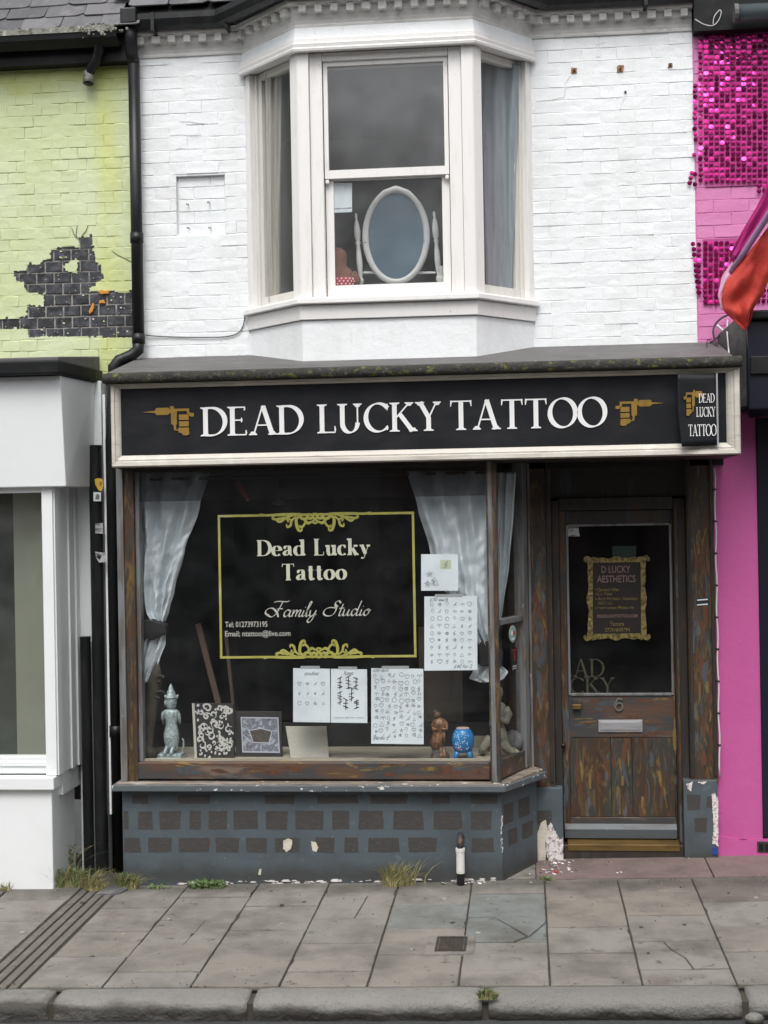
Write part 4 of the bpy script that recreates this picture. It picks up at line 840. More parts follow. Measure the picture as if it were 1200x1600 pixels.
# stroke: (kind, points)  kinds: T thick, t thin, n nib, and ('s', x, y, halfwidth, dir) serifs, ('b', x, y, r) ball
GL = {
 'D': (.80, [('T', [(.16, 0), (.16, 1)]), ('n', [(.16, .975)]+arc(.34, .5, .40, .475, 90, -90, 26)+[(.16, .025)]), ('s', .16, 0, .15, 1), ('s', .16, 1, .15, -1)]),
 'E': (.66, [('T', [(.16, 0), (.16, 1)]), ('t', [(.16, .975), (.52, .975)]), ('t', [(.16, .025), (.56, .025)]), ('t', [(.16, .53), (.44, .53)]), ('s', .16, 0, .15, 1), ('s', .16, 1, .15, -1), ('v', .53, .86, 1.0), ('v', .57, 0, .18), ('v', .44, .45, .61)]),
 'A': (.80, [('t', [(.13, .02), (.40, 1.02)]), ('T', [(.41, 1.0), (.68, .0)]), ('t', [(.22, .34), (.58, .34)]), ('s', .11, 0, .12, 1), ('s', .69, 0, .14, 1)]),
 'L': (.62, [('T', [(.16, 0), (.16, 1)]), ('t', [(.16, .025), (.55, .025)]), ('s', .16, 0, .15, 1), ('s', .16, 1, .15, -1), ('v', .56, 0, .24)]),
 'U': (.80, [('T', [(.16, 1), (.16, .34)]), ('n', arc(.39, .34, .23, .335, 180, 360, 22)), ('t', [(.62, .34), (.62, 1)]), ('s', .16, 1, .15, -1), ('s', .62, 1, .13, -1)]),
 'C': (.78, [('n', arc(.45, .5, .375, .485, 42, 318, 34)), ('v', .73, .74, .97), ('v', .73, .06, .22)]),
 'K': (.80, [('T', [(.16, 0), (.16, 1)]), ('t', [(.18, .44), (.60, .98)]), ('T', [(.32, .60), (.70, .0)]), ('s', .16, 0, .15, 1), ('s', .16, 1, .15, -1), ('s', .60, 1, .13, -1), ('s', .72, 0, .13, 1)]),
 'Y': (.76, [('T', [(.13, 1), (.39, .45)]), ('t', [(.63, 1), (.39, .45)]), ('T', [(.385, .47), (.385, 0)]), ('s', .385, 0, .15, 1), ('s', .12, 1, .14, -1), ('s', .64, 1, .12, -1)]),
 'T': (.70, [('T', [(.35, 0), (.35, .98)]), ('t', [(.05, .975), (.65, .975)]), ('s', .35, 0, .15, 1), ('w', .05, .80, 1.0, .03), ('w', .65, .80, 1.0, -.03)]),
 'O': (.86, [('n', arc(.43, .5, .375, .485, 90, 450, 44))]),
 # fat-faced lower case
 'd': (.64, [('n', arc(.30, .31, .21, .295, 60, 300, 26)), ('T', [(.50, 0), (.50, 1)]), ('s', .56, 0, .08, 1), ('s', .44, 1, .10, -1), ('t', [(.40, .56), (.5, .5)]), ('t', [(.40, .06), (.5, .12)])]),
 'e': (.54, [('n', arc(.28, .31, .205, .295, 5, 315, 30)), ('t', [(.1, .33), (.48, .33)])]),
 'a': (.58, [('n', crom([(.12, .48), (.22, .60), (.36, .58), (.41, .46)])), ('T', [(.41, .47), (.41, .06)]), ('n', crom([(.40, .36), (.22, .31), (.12, .17), (.20, .04), (.40, .12)])), ('t', crom([(.42, .06), (.48, .01), (.55, .07)])), ('b', .135, .47, .055)]),
 'u': (.66, [('T', [(.16, .62), (.16, .16)]), ('n', crom([(.16, .16), (.24, .02), (.38, .05), (.48, .16)])), ('T', [(.49, .62), (.49, 0)]), ('s', .11, .62, .10, -1), ('s', .44, .62, .10, -1), ('s', .55, 0, .08, 1)]),
 'c': (.50, [('n', arc(.28, .31, .205, .295, 50, 315, 28)), ('b', .41, .49, .06)]),
 'k': (.66, [('T', [(.16, 0), (.16, 1)]), ('t', [(.2, .26), (.46, .6)]), ('T', [(.30, .40), (.50, 0)]), ('s', .14, 0, .13, 1), ('s', .10, 1, .10, -1), ('s', .48, .61, .11, -1), ('s', .52, 0, .12, 1)]),
 'y': (.60, [('T', [(.13, .61), (.32, .06)]), ('t', crom([(.50, .6), (.33, .10), (.24, -.16), (.13, -.22)])), ('s', .12, .61, .12, -1), ('s', .49, .61, .10, -1), ('b', .13, -.18, .055)]),
 't': (.40, [('T', [(.18, .84), (.18, .12)]), ('t', [(.03, .60), (.35, .60)]), ('n', crom([(.18, .14), (.24, .02), (.36, .10)]))]),
 'o': (.58, [('n', arc(.29, .31, .21, .295, 90, 450, 34))]),
}
def glyph(mb, ch, fn, W, T, y0, y1, m=0, nib=12):
    adv, st = GL[ch]; k = 0
    for s in st:
        k += 1; ya = y0-k*.00012
        if s[0] in 'Ttn':
            pts = s[1]
            if s[0] == 'n':
                w = []
                for i in range(len(pts)):
                    a = pts[max(0, i-1)]; b = pts[min(len(pts)-1, i+1)]; th = math.degrees(math.atan2(b[1]-a[1], b[0]-a[0]))
                    w.append(T+(W*1.06-T)*abs(math.sin(R(th-nib)))**1.5)
            else: w = W if s[0] == 'T' else T
            mb.ribbon(pts, w, ya, y1, m, fn)
        elif s[0] == 's':
            _, x, y, h, d = s; b = W/2+.015; pts = [(x-h, y), (x+h, y), (x+h, y+d*.032), (x+b, y+d*.06), (x+W*.4, y+d*.12), (x-W*.4, y+d*.12), (x-b, y+d*.06), (x-h, y+d*.032)]
            n = len(pts); mb.add([fn(u, v, ya) for u, v in pts]+[fn(u, v, y1) for u, v in pts], [tuple(range(n)), tuple(range(2*n-1, n-1, -1))]+[(i, i+n, (i+1) % n+n, (i+1) % n) for i in range(n)], m)
        elif s[0] == 'v': mb.ribbon([(s[1]-.012, s[2]), (s[1], (s[2]+s[3])/2), (s[1]-.012, s[3])], [T*.6, T*1.0, T*.6], ya, y1, m, fn)
        elif s[0] == 'w': mb.ribbon([(s[1]-s[4]*.3, s[2]), (s[1]+s[4]*.5, s[3])], [T*.5, T*1.4], ya, y1, m, fn)
        elif s[0] == 'b':
            mb.ribbon(arc(s[1], s[2], s[3]*.5, s[3]*.5, 0, 360, 12), s[3], ya, y1, m, fn)
    return adv
def word(txt, x0, x1, zb, zt, y, parent, mat, W=.13, T=.045, name='letter', sp=.0, th=.006, slope=0.0, nib=12, joined=False, zb1=None):
    tot = sum(GL[c][0]+sp for c in txt)-sp; sx = (x1-x0)/(tot-.06); sz = zt-zb; cur = -.03
    mbj = MB()
    for c in txt:
        mb = mbj if joined else MB(); cc = cur
        fn = lambda u, v, d, cc=cc: (x0+(cc+u)*sx, d, zb+v*sz+slope*((cc+u)*sx))
        cur += glyph(mb, c, fn, W*sz/sx if False else W, T, y-th, y, 0, nib)+sp
        if not joined: put(mb, name, mat, parent)
    if joined: put(mbj, name, mat, parent)
m_iron2 = M('dull_grey_numeral', (.17, .165, .15), .45, metal=.3)
def stencil(txt, x0, x1, z0, z1, y, parent, mat, name='text_line', th=.0012, shear=0, bold=0, sp=1.0):
    cu = bpy.data.curves.new('txt', 'FONT'); cu.body = txt; cu.extrude = 0; cu.shear = shear; cu.offset = bold; cu.space_character = sp; cu.resolution_u = 3
    ob = bpy.data.objects.new('txt', cu); me = bpy.data.meshes.new_from_object(ob)
    xs = [v.co.x for v in me.vertices]; ys = [v.co.y for v in me.vertices]; a, b, c, d = min(xs), max(xs), min(ys), max(ys)
    mb = MB(); mb.v = [(x0+(v.co.x-a)/(b-a)*(x1-x0), y-th, z0+(v.co.y-c)/(d-c)*(z1-z0)) for v in me.vertices]; mb.f = [tuple(p.vertices) for p in me.polygons]; mb.m = [0]*len(mb.f)
    bpy.data.objects.remove(ob); bpy.data.curves.remove(cu); bpy.data.meshes.remove(me)
    return put(mb, name, mat, parent)
def S2(pts, off, sc): return [(off[0]+x/sc, off[1]+y/sc) for x, y in pts]

# ================================================================== SIGN BOARD
sg = thing('shop_sign', 'long black fascia sign reading DEAD LUCKY TATTOO in white capitals in a cream frame', 'sign', (-.67, -.66, 2.77))
YB = -.690
fz0, fz1, bz0, bz1 = 2.765, 3.316, 2.842, 3.284
fx0, fx1, bx0, bx1 = -2.70, 1.374, -2.640, 1.289
put(MB().box(bx0-.02, bx1+.02, YB, -.662, bz0-.02, bz1+.02), 'board', m_sign, sg)
def frame_piece(pa, pb, ia, ib, name):   # mitred moulding between outer edge pa-pb and inner edge ia-ib (x,z)
    mb = MB(); rows = []
    for t, y in ((0, -.665), (0, -.722), (.10, -.738), (.42, -.735), (.50, -.722), (.62, -.724), (.86, -.712), (1, -.698), (1, -.665)):
        a = Vector(pa).lerp(Vector(ia), t); b = Vector(pb).lerp(Vector(ib), t); rows.append((a, b, y))
    n = len(rows); vs = [(a.x, y, a.y) for a, b, y in rows]+[(b.x, y, b.y) for a, b, y in rows]
    mb.add(vs, [(i, (i+1) % n, (i+1) % n+n, i+n) for i in range(n)]+[tuple(range(n)), tuple(range(2*n-1, n-1, -1))])
    return put(mb, name, m_frame, sg)
g = .0012
frame_piece((fx0, fz0), (fx1, fz0), (bx0, bz0), (bx1, bz0), 'frame_rail'); frame_piece((fx0, fz1), (fx1, fz1), (bx0, bz1), (bx1, bz1), 'frame_rail')
frame_piece((fx0, fz0+g), (fx0, fz1-g), (bx0-g, bz0+g), (bx0-g, bz1-g), 'frame_rail'); frame_piece((fx1, fz0+g), (fx1, fz1-g), (bx1+g, bz0+g), (bx1+g, bz1-g), 'frame_rail')
def wpx(txt, a, b, top, **k):
    p, q_, t_ = at(*a, YB), at(*b, YB), at(a[0], top, YB); word(txt, p.x, q_.x, (p.z+q_.z)/2, t_.z+((p.z+q_.z)/2-p.z), YB, sg, m_signlet, **k)
wpx('DEAD', (315, 682), (473, 678), 637, W=.14, T=.045, nib=20)
wpx('LUCKY', (497, 677), (688, 673), 632, W=.14, T=.045, nib=20)
wpx('TATTOO', (704, 672), (947, 667), 626, W=.14, T=.045, nib=20, sp=.01)
def emblem(mb, fn, y0, y1):
    """tattoo machine outline, unit width 1 (needle at the left) and height .62, y up"""
    S = [[(0, .448), (.26, .47), (.26, .43)], [(.26, .50), (.29, .522), (.50, .522), (.525, .505), (.525, .405), (.50, .388), (.29, .388), (.26, .41)],
         [(.52, .49), (.565, .49), (.565, .42), (.52, .42)], [(.54, .535), (.56, .55), (.60, .55), (.62, .535), (.62, .497), (.54, .497)],
         [(.56, .498), (.672, .498), (.672, .21), (.655, .205), (.655, .115), (.70, .115), (.70, .09), (.62, .10), (.605, .20), (.56, .215)],
         [(.672, .498), (.912, .498), (.912, .40), (.868, .40), (.868, .452), (.672, .452)], [(.715, .388), (.90, .388), (.90, .288), (.715, .288)],
         [(.715, .262), (.90, .262), (.90, .168), (.715, .168)], [(.912, .43), (.95, .41), (1, .415), (1, .35), (.95, .345), (.912, .36)],
         [(.70, .145), (.90, .145), (.908, .02), (.86, 0), (.79, .005), (.765, .04), (.70, .06)]]
    for k, p in enumerate(S):
        n = len(p); ya = y0-k*.0001
        mb.add([fn(u, v, ya) for u, v in p]+[fn(u, v, y1) for u, v in p], [tuple(range(n)), tuple(range(2*n-1, n-1, -1))]+[(i, i+n, (i+1) % n+n, (i+1) % n) for i in range(n)])
    return mb
for xa, xb_, yb in ((222, 303, 681), (1038, 962, 665)):
    p = at((xa+xb_)/2, yb, YB); a, b = X_(xa, 650, YB), X_(xb_, 650, YB); w = b-a
    put(emblem(MB(), lambda u, v, d: (a+u*w, d, p.z+v*abs(w)*1.02), YB-.004, YB), 'tattoo_machine_emblem', m_gold, sg)
# peeling panel at the right end of the sign
pp = thing('peeling_panel', 'curled black panel with DEAD LUCKY TATTOO over the right end of the fascia sign', 'sign', tuple(at(1090, 697, -.75)))
ax0, ax1 = X_(1064, 640, -.75), X_(1120, 640, -.75); z0, z1 = Z_(1095, 696, -.75), Z_(1095, 584, -.75); w = ax1-ax0
mb = MB(); nU, nV = 14, 12
def py_(u, v): return -.752-.028*(1-u)**3*(1.2-.4*v)+.006*math.sin(v*4)*(1-u)
for j in range(nV+1):
    for i in range(nU+1):
        u, v = i/nU, j/nV; mb.v.append((ax0+w*u-.016*(1-u)*math.sin(v*3.0)*.8-.008*(1-u)*v*2, py_(u, v), z0+(z1-z0)*v-.006*(1-u)*(1-v)))
for j in range(nV):
    for i in range(nU): mb.f.append((j*(nU+1)+i, j*(nU+1)+i+1, (j+1)*(nU+1)+i+1, (j+1)*(nU+1)+i)); mb.m.append(0)
o = put(mb, 'panel_sheet', m_sign, pp, smooth=True); o.modifiers.new('thickness', 'SOLIDIFY').thickness = .004
put(MB().box(ax1-.003, ax1+.008, -.76, -.738, z0-.0, z1), 'panel_edge', m_alu, pp)
def onp(a, b, zl, zh):   # text laid on the curled sheet
    return lambda o: None
for txt, a, b, y0, y1 in (('DEAD', 1092, 1117, 629, 615), ('LUCKY', 1088, 1118, 651, 636), ('TATTOO', 1075, 1119, 681, 663)):
    x0, x1 = X_(a, 650, -.76), X_(b, 650, -.76); zb_, zt_ = Z_(1100, y0, -.76), Z_(1100, y1, -.76)
    tot = sum(GL[c][0]-.03 for c in txt); sx = (x1-x0)/tot; cur = 0; mb = MB()
    def fn(u, v, d, ): x = x0+(cur+u)*sx; z = zb_+v*(zt_-zb_); uu = (x-ax0)/w; return (x, py_(uu, (z-z0)/(z1-z0))-.0032+d, z)
    for c in txt: cur += glyph(mb, c, fn, .125, .05, -.001, .0)-.03
    put(mb, 'lettering', m_signlet, pp)
a, b = X_(1108, 620, -.76), X_(1068, 620, -.76); zz = Z_(1085, 650, -.76)
put(emblem(MB(), lambda u, v, d: (a+u*(b-a), py_(max(0, (a+u*(b-a)-ax0)/w), .6)-.0035+d, zz+v*.30), -.001, 0), 'tattoo_machine_emblem', m_gold, pp)

# ================================================================== SHOPFRONT
YR = -.55
rz0, rzt = -.25, .603
rX0, rX1, rX2 = -2.722, -.178, .055
rs_ = MB().plate([(rX0, YR), (rX1, YR), (rX2, -.10), (rX2, .1), (rX0, .1)], lambda x, y: rz0, lambda x, y: rzt)
riser = put(rs_, 'stall_riser', m_riser, sb, bevel=.006)
def px_patch(a, b, y0, y1, Y=YR, par=None, seg=None):
    k = random.uniform(-1.5, 1.5)
    pl = [at(a, y1, Y), at(b+k*.5, y1+random.uniform(-1, 1), Y), at(b-k, y0, Y), at(a+k, y0+random.uniform(-1, 1), Y)]
    o = put(MB().prism(ragged([(p.x, p.z) for p in pl], .02, .0018, int(a)), Y-.0007, Y+.004), 'painted_block', m_patch, par or riser)
random.seed(5)
for a, b in ((193, 201), (215, 239), (250, 282), (296, 314), (326, 355), (365, 403), (416, 449), (462, 505), (519, 546), (560, 599), (614, 662), (677, 722), (736, 768)): px_patch(a, b, 1267, 1296)
for a, b in ((193, 220), (232, 268), (280, 327), (338, 373), (385, 417), (430, 468), (494, 522), (538, 560), (575, 624), (639, 682), (736, 772)): px_patch(a, b, 1309, 1332)
for a, b in ((206, 232), (278, 328), (414, 460), (495, 560), (580, 636), (675, 703), (735, 777)): px_patch(a, b, 1242, 1256)
# canted face blocks
e = Vector((rX2-rX1, .45)); Lc = e.length
def canted_patch(u0, u1, z0, z1): put(MB().seg((rX1, YR), (rX2, -.10), u0, u1, z0, z1, -.004, .0016), 'painted_block', m_patch, riser)
for u0, u1 in ((.03, .16), (.24, .40)): canted_patch(u0, u1, .372, .50)
for u0, u1 in ((.09, .21), (.29, .44)): canted_patch(u0, u1, .222, .325)
for pts in ([(443, 1313), (450, 1310), (457, 1312), (455, 1325), (448, 1331), (442, 1326)], [(486, 1314), (493, 1316), (498, 1324), (494, 1331), (488, 1329)], [(405, 1358), (409, 1357), (407, 1367), (404, 1366)]):
    put(MB().prism(ragged(poly_at(pts, YR), .01, .0025, 4), YR-.0026, YR+.004), 'bare_plaster_chip', m_plaster, riser)
mb = MB(); rk = random.Random(2)
for i in range(70):
    x = rk.uniform(rX0+.35, rX1-.05); z = Zp(x, YR)+rk.uniform(.004, .022); s = rk.uniform(.004, .02); mb.prism([(x-s*1.8, z-s*.25), (x+s*1.6, z-s*.3), (x+s*.8, z+s*.35), (x-s, z+s*.3)], YR-.003-.0002*i/70, YR+.003)
for i in range(14):
    x = rX1+rk.uniform(-.006, .004); z = rk.uniform(.2, .48); s = rk.uniform(.003, .008); mb.prism([(x-s*.5, z-s*2), (x+s*.4, z-s), (x+s*.5, z+s*2), (x-s*.4, z+s)], YR-.003, YR+.003)
o = put(mb, 'paint_flakes', m_flake, riser); o['kind'] = 'stuff'
# window sill
zst, zsf = .648, .602
SP = [(-2.765, -.60), (-2.735, -.625), (rX1+.02, -.625), (.12, -.125)]
sill = put(MB().plate([(-2.77, -.625), (-.150, -.625), (.128, -.12), (.0, .02), (-2.77, -.3)], lambda x, y: zsf+.002, lambda x, y: zst), 'window_sill', m_sillfr, sb, bevel=.006)
put(MB().plate([(-2.745, -.610), (-.158, -.610), (.10, -.12), (.0, .02), (-2.745, -.3)], lambda x, y: zst-.01, lambda x, y: zst+.008+.02*max(0, (y+.61)/.08) if y < -.5 else zst+.02), 'sill_top_board', m_silltop, sb, bevel=.004)
zr0, zg0, zwt = .672, .785, 2.77
wx0, wx1 = -2.722, X_(212, 1000, YR)
win = put(MB().box(wx1-.002, X_(762, 1000, YR), -.545, -.47, zr0, zg0), 'shop_window', m_brush_h, sb, bevel=.006)
put(MB().box(wx0, wx0+.045, -.565, -.40, zr0-.02, zwt), 'left_post', m_greywood, win, bevel=.004)
put(MB().box(wx0+.046, wx1, -.548, -.40, zr0-.018, zwt), 'left_post', m_brush, win, bevel=.004)
put(MB().box(wx1+.001, wx1+.028, -.515, -.44, zg0, zwt), 'glazing_stop', m_greywood, win, bevel=.003)
cx0, cx1 = X_(763, 1000, YR), X_(780, 1000, YR)
put(MB().box(cx0, cx1, -.568, -.48, zr0-.018, zwt), 'corner_post', m_brush, win, bevel=.008)
put(MB().box(cx0+.012, cx1-.03, -.574, -.560, zr0-.01, zwt), 'post_bead', m_greywood, win, bevel=.004)
put(MB().box(wx1+.03, cx0-.002, -.503, -.497, zg0-.01, zwt+.02), 'window_pane', m_glass, win)
put(MB().box(wx1, cx0, -.54, -.44, 2.735, zwt+.02), 'head_rail', m_darkfr, win)
put(MB().box(wx1, cx0, -.49, -.45, zg0-.005, zg0+.012), 'inner_bead', m_deck, win)
put(MB().box(wx1+.03, cx0-.002, -.494, -.492, Z_(600, 777, -.49), zwt), 'shade_strip', glass_mat('added_shade_film', .01, tint=(.66, .67, .69), ior=1.15), win)  # added dark sheet, stands in for shade over the curtain tops
# canted side light
c0, c1 = (cx1-.005, -.53), (.004, -.07); Lk = math.hypot(c1[0]-c0[0], c1[1]-c0[1])
put(MB().seg(c0, c1, .02, Lk, zr0, zg0+.01, -.07, 0), 'side_bottom_rail', m_brush_h, win, bevel=.005)
put(MB().seg(c0, c1, Lk-.06, Lk+.02, zr0, zwt, -.06, .012), 'side_post', m_greywood, win, bevel=.005)
zt1 = Z_(800, 969, -.3)
put(MB().seg(c0, c1, .02, Lk-.06, zt1-.018, zt1+.02, -.05, .004), 'transom_bar', m_greywood, win, bevel=.004)
put(MB().seg(c0, c1, .01, Lk-.05, zg0, zwt, -.032, -.026), 'side_pane', m_glass, win)
# black reveal between the shop and the neighbour
# soffit under the fascia box and dark board over the window
put(MB().box(-2.69, 1.36, -.655, -.03, 2.760, 2.774), 'soffit', m_darkfr, sb)
# interior: display deck and black room
mb = MB(); mb.plate([(wx1-.1, -.47), (cx0+.05, -.47), (.0, -.06), (0, .12), (wx1-.1, .12)], lambda x, y: .70, lambda x, y: zg0-.006); put(mb, 'display_deck', m_deck, sb)
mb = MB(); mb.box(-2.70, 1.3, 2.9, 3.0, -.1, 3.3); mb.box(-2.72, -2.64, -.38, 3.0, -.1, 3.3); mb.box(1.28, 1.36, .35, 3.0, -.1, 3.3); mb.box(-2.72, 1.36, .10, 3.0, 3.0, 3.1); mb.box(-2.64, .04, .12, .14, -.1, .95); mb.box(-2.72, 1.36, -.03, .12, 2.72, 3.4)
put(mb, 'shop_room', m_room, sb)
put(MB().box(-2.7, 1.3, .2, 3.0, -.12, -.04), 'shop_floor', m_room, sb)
put(MB().box(X_(655, 1060, .15), X_(722, 1060, .15), .15, .17, .95, 1.62), 'brown_cupboard', m_brownpanel, sb)
put(MB().box(-.42, -.05, .1, .118, zg0-.006, zg0+.07), 'deck_upstand', m_deck, sb)
# door pilasters and their bases
def pil(x0, x1, z0, z1, nm='pilaster'):
    o = put(MB().box(x0, x1, -.03, .2, z0, z1), nm, m_brush, sb, bevel=.006); return o
lp0, lp1 = .012, X_(864, 1000, -.03)
o = pil(lp0, lp1, .50, 2.78); put(MB().box(lp0+.012, lp0+.03, -.044, -.028, .56, 2.76), 'pilaster_bead', m_greywood, o, bevel=.004); put(MB().box(lp1-.034, lp1-.012, -.042, -.028, .56, 2.76), 'pilaster_bead', m_darkfr, o, bevel=.004)
rp0, rp1 = X_(1076, 1000, -.03), X_(1119, 1000, -.03)
o = pil(rp0, rp1, .55, 2.78); put(MB().box(rp0+.006, rp0+.026, -.044, -.028, .6, 2.76), 'pilaster_bead', m_darkfr, o, bevel=.004); put(MB().box(rp1-.030, rp1-.010, -.043, -.028, .6, 2.76), 'pilaster_bead', m_darkfr, o, bevel=.004)
lb0, lb1 = X_(836, 1290, -.06), X_(880, 1290, -.06)
lpb = put(MB().box(lb0, lb1, -.06, .1, -.1, Z_(860, 1231, -.06)), 'pilaster_base', m_riser, sb, bevel=.006)
put(MB().prism(ragged(poly_at([(838, 1345), (840, 1300), (846, 1284), (853, 1281), (856, 1300), (852, 1318), (853, 1347)], -.06), .012, .003, 2), -.0632, -.055), 'bare_plaster_chip', m_plaster, lpb)
put(MB().prism(ragged(poly_at([(854, 1300), (860, 1284), (868, 1300), (874, 1312), (880, 1308), (880, 1348), (858, 1350), (853, 1330)], -.06), .009, .0045, 6), -.0645, -.055), 'flaking_paint', m_flake, lpb)
rb0, rb1 = X_(1069, 1290, -.05), X_(1122, 1290, -.05)
rpb = put(MB().box(rb0, rb1, -.05, .1, -.1, Z_(1095, 1219, -.05)), 'pilaster_base', m_riser, sb, bevel=.006)
put(MB().prism(ragged(poly_at([(1112, 1242), (1117, 1238), (1122, 1250), (1122, 1322), (1113, 1318), (1115, 1290)], -.05), .01, .0035, 3), -.0545, -.045), 'flaking_paint', m_flake, rpb)
for pts in ([(1072, 1226), (1082, 1221), (1080, 1236), (1074, 1232)], [(1090, 1222), (1104, 1221), (1100, 1226)], [(1075, 1340), (1090, 1345), (1110, 1342), (1112, 1350), (1074, 1351)]):
    put(MB().prism(ragged(poly_at(pts, -.05), .008, .003, 9), -.0545, -.045), 'flaking_paint', m_flake, rpb)
for a, b, y0, y1 in ((1074, 1094, 1242, 1266), (1104, 1116, 1245, 1262), (1086, 1104, 1278, 1300)):
    px_patch(a, b, y0, y1, -.05, rpb)
for a, b, y0, y1 in ((838, 862, 1266, 1288),): px_patch(a, b, y0, y1, -.06, lpb)
put(MB().prism(poly_at([(1113, 1324), (1121, 1324), (1121, 1335), (1113, 1335)], -.05), -.0556, -.045), 'blue_paint_patch', M('blue_paint', (.02, .06, .25), .5), rpb)
# door
dx0, dx1, dz0, dz1 = X_(876, 1000, .08), X_(1052, 1000, .08)+.005, .175, 2.425
dfr = put(MB().box(lp1+.001, dx0-.002, .03, .2, .06, 2.50), 'door_frame', m_darkfr, sb, bevel=.006)
put(MB().box(dx1+.002, rp0-.001, .03, .2, .06, 2.50), 'door_jamb', m_darkfr, dfr, bevel=.006)
put(MB().box(dx1+.012, dx1+.03, .018, .032, .10, 2.48), 'jamb_bead', m_brush, dfr, bevel=.003)
put(MB().box(dx0-.001, dx1+.001, .03, .2, dz1+.003, dz1+.09), 'door_head', m_darkfr, dfr, bevel=.006)
put(MB().box(lp1, rp0, .06, .2, dz1+.091, 2.78), 'transom_panel', m_darkfr, dfr)
door = put(MB().box(dx0+.02, dx1-.02, .0745, .0985, dz0+.01, .80), 'door', m_darkfr, sb)
gx0, gx1, gz0, gz1 = X_(887, 950, .06), X_(1050, 950, .06), Z_(970, 1086, .06), Z_(970, 819, .06)
put(MB().box(dx0, gx0-.004, .06, .10, dz0, dz1), 'stile', m_brush, door, bevel=.003); put(MB().box(gx1+.004, dx1, .06, .10, dz0, dz1), 'stile', m_brush, door, bevel=.003)
put(MB().box(gx0-.003, gx1+.003, .06, .10, gz1+.004, dz1), 'top_rail', m_darkfr, door, bevel=.003)
zl = Z_(970, 1152, .06)
put(MB().box(gx0-.003, gx1+.003, .0615, .10, zl, gz0-.004), 'lock_rail', m_brush_h, door, bevel=.003)
bx = [gx0-.003, X_(955, 1200, .06), X_(988, 1200, .06), gx1+.003]
for i in range(3): put(MB().box(bx[i]+.0018, bx[i+1]-.0018, .066+(.002 if i == 1 else 0), .10, .30, zl-.003), 'panel_board', m_brush, door, bevel=.0025)
put(MB().box(gx0-.003, gx1+.003, .062, .10, dz0, .298), 'bottom_rail', m_brush_h, door, bevel=.003)
zw = Z_(970, 1287, .05)
put(MB().hexa([(dx0+.004, .036, dz0-.02), (dx1-.004, .036, dz0-.02), (dx1-.004, .030, dz0+.045), (dx0+.004, .030, dz0+.045), (dx0+.004, .06, dz0-.02), (dx1-.004, .06, dz0-.02), (dx1-.004, .0595, zw), (dx0+.004, .0595, zw)]), 'weather_bar', M('weather_bar_paint', (.082, .095, .104), .5, [dict(c=(.05, .045, .04), s=5, st=(.5, 2, 2), lo=.5, hi=.64, f=.8), dict(c=(.5, .5, .48), s=40, st=(.5, 1, 1), lo=.69, hi=.72, f=.7, seed=4)], [dict(s=20, f=.3, h=.004)]), door, bevel=.004)
for x0, x1, z0, z1 in ((gx0-.004, gx0+.012, gz0, gz1), (gx1-.012, gx1+.004, gz0, gz1), (gx0+.012, gx1-.012, gz0-.004, gz0+.014), (gx0+.012, gx1-.012, gz1-.012, gz1+.004)):
    put(MB().box(x0, x1, .052, .075, z0, z1), 'glazing_bead', m_greywood, door, bevel=.003)
put(MB().box(gx0+.005, gx1-.005, .078, .083, gz0+.005, gz1-.005), 'door_pane', m_glassd, door)
lx0, lx1, lz0, lz1 = X_(935, 1134, .05), X_(1004, 1134, .05), Z_(970, 1144, .05), Z_(970, 1125, .05)
lpz = put(MB().box(lx0, lx1, .052, .062, lz0, lz1), 'letter_plate', m_alu, door, bevel=.002); put(MB().box(lx0+.012, lx1-.012, .0475, .0535, lz0+.014, lz1-.012), 'letter_flap', m_alu, door, bevel=.002)
p = at(967, 1101, .06); put(MB().ribbon(crom([(p.x+.022, p.z+.034), (p.x-.002, p.z+.042), (p.x-.024, p.z+.012), (p.x-.026, p.z-.016), (p.x-.004, p.z-.040), (p.x+.022, p.z-.024), (p.x+.020, p.z+.004), (p.x-.002, p.z+.012), (p.x-.022, p.z-.004)], 6), .012, .050, .063), 'number_six', m_iron2, door)
p = at(901, 1101, .05); lk = put(MB().box(p.x-.033, p.x+.033, .040, .062, p.z-.022, p.z+.040), 'lock_case', m_iron, door, bevel=.005)
put(MB().hexa([(p.x-.03, .02, p.z-.028), (p.x+.03, .02, p.z-.028), (p.x+.033, .022, p.z+.004), (p.x-.033, .022, p.z+.004), (p.x-.03, .045, p.z-.028), (p.x+.03, .045, p.z-.028), (p.x+.033, .045, p.z+.004), (p.x-.033, .045, p.z+.004)]), 'lock_pull', m_brass, door, bevel=.004)
p = at(880, 1165, .05); put(MB().tube([(p.x, .065, p.z), (p.x, .03, p.z)], [.022, .016], 12), 'door_knob', m_black, door, smooth=True)
# dragged paint dabs on the woodwork
brush_marks(win, wx1+.03, cx0-.01, zr0+.012, zg0-.006, -.5452, 34, 1, True)
for i in range(3): brush_marks(door, bx[i]+.012, bx[i+1]-.012, .31, zl-.012, .0655+(.002 if i == 1 else 0), 14, 10+i)
brush_marks(door, gx0+.02, gx1-.02, zl+.004, gz0-.012, .0612, 28, 14, True, .05, .16)
brush_marks(door, dx0+.005, gx0-.008, .4, 1.15, .0597, 14, 15); brush_marks(door, gx1+.008, dx1-.005, .4, 1.3, .0597, 14, 16)
brush_marks(sb, lp0+.035, lp1-.04, .6, 2.3, -.0303, 44, 17); brush_marks(sb, rp0+.03, rp1-.035, .6, 2.3, -.0303, 44, 18)
brush_marks(win, cx0+.002, cx1-.032, .72, 2.5, -.5683, 18, 19, lmax=.14)
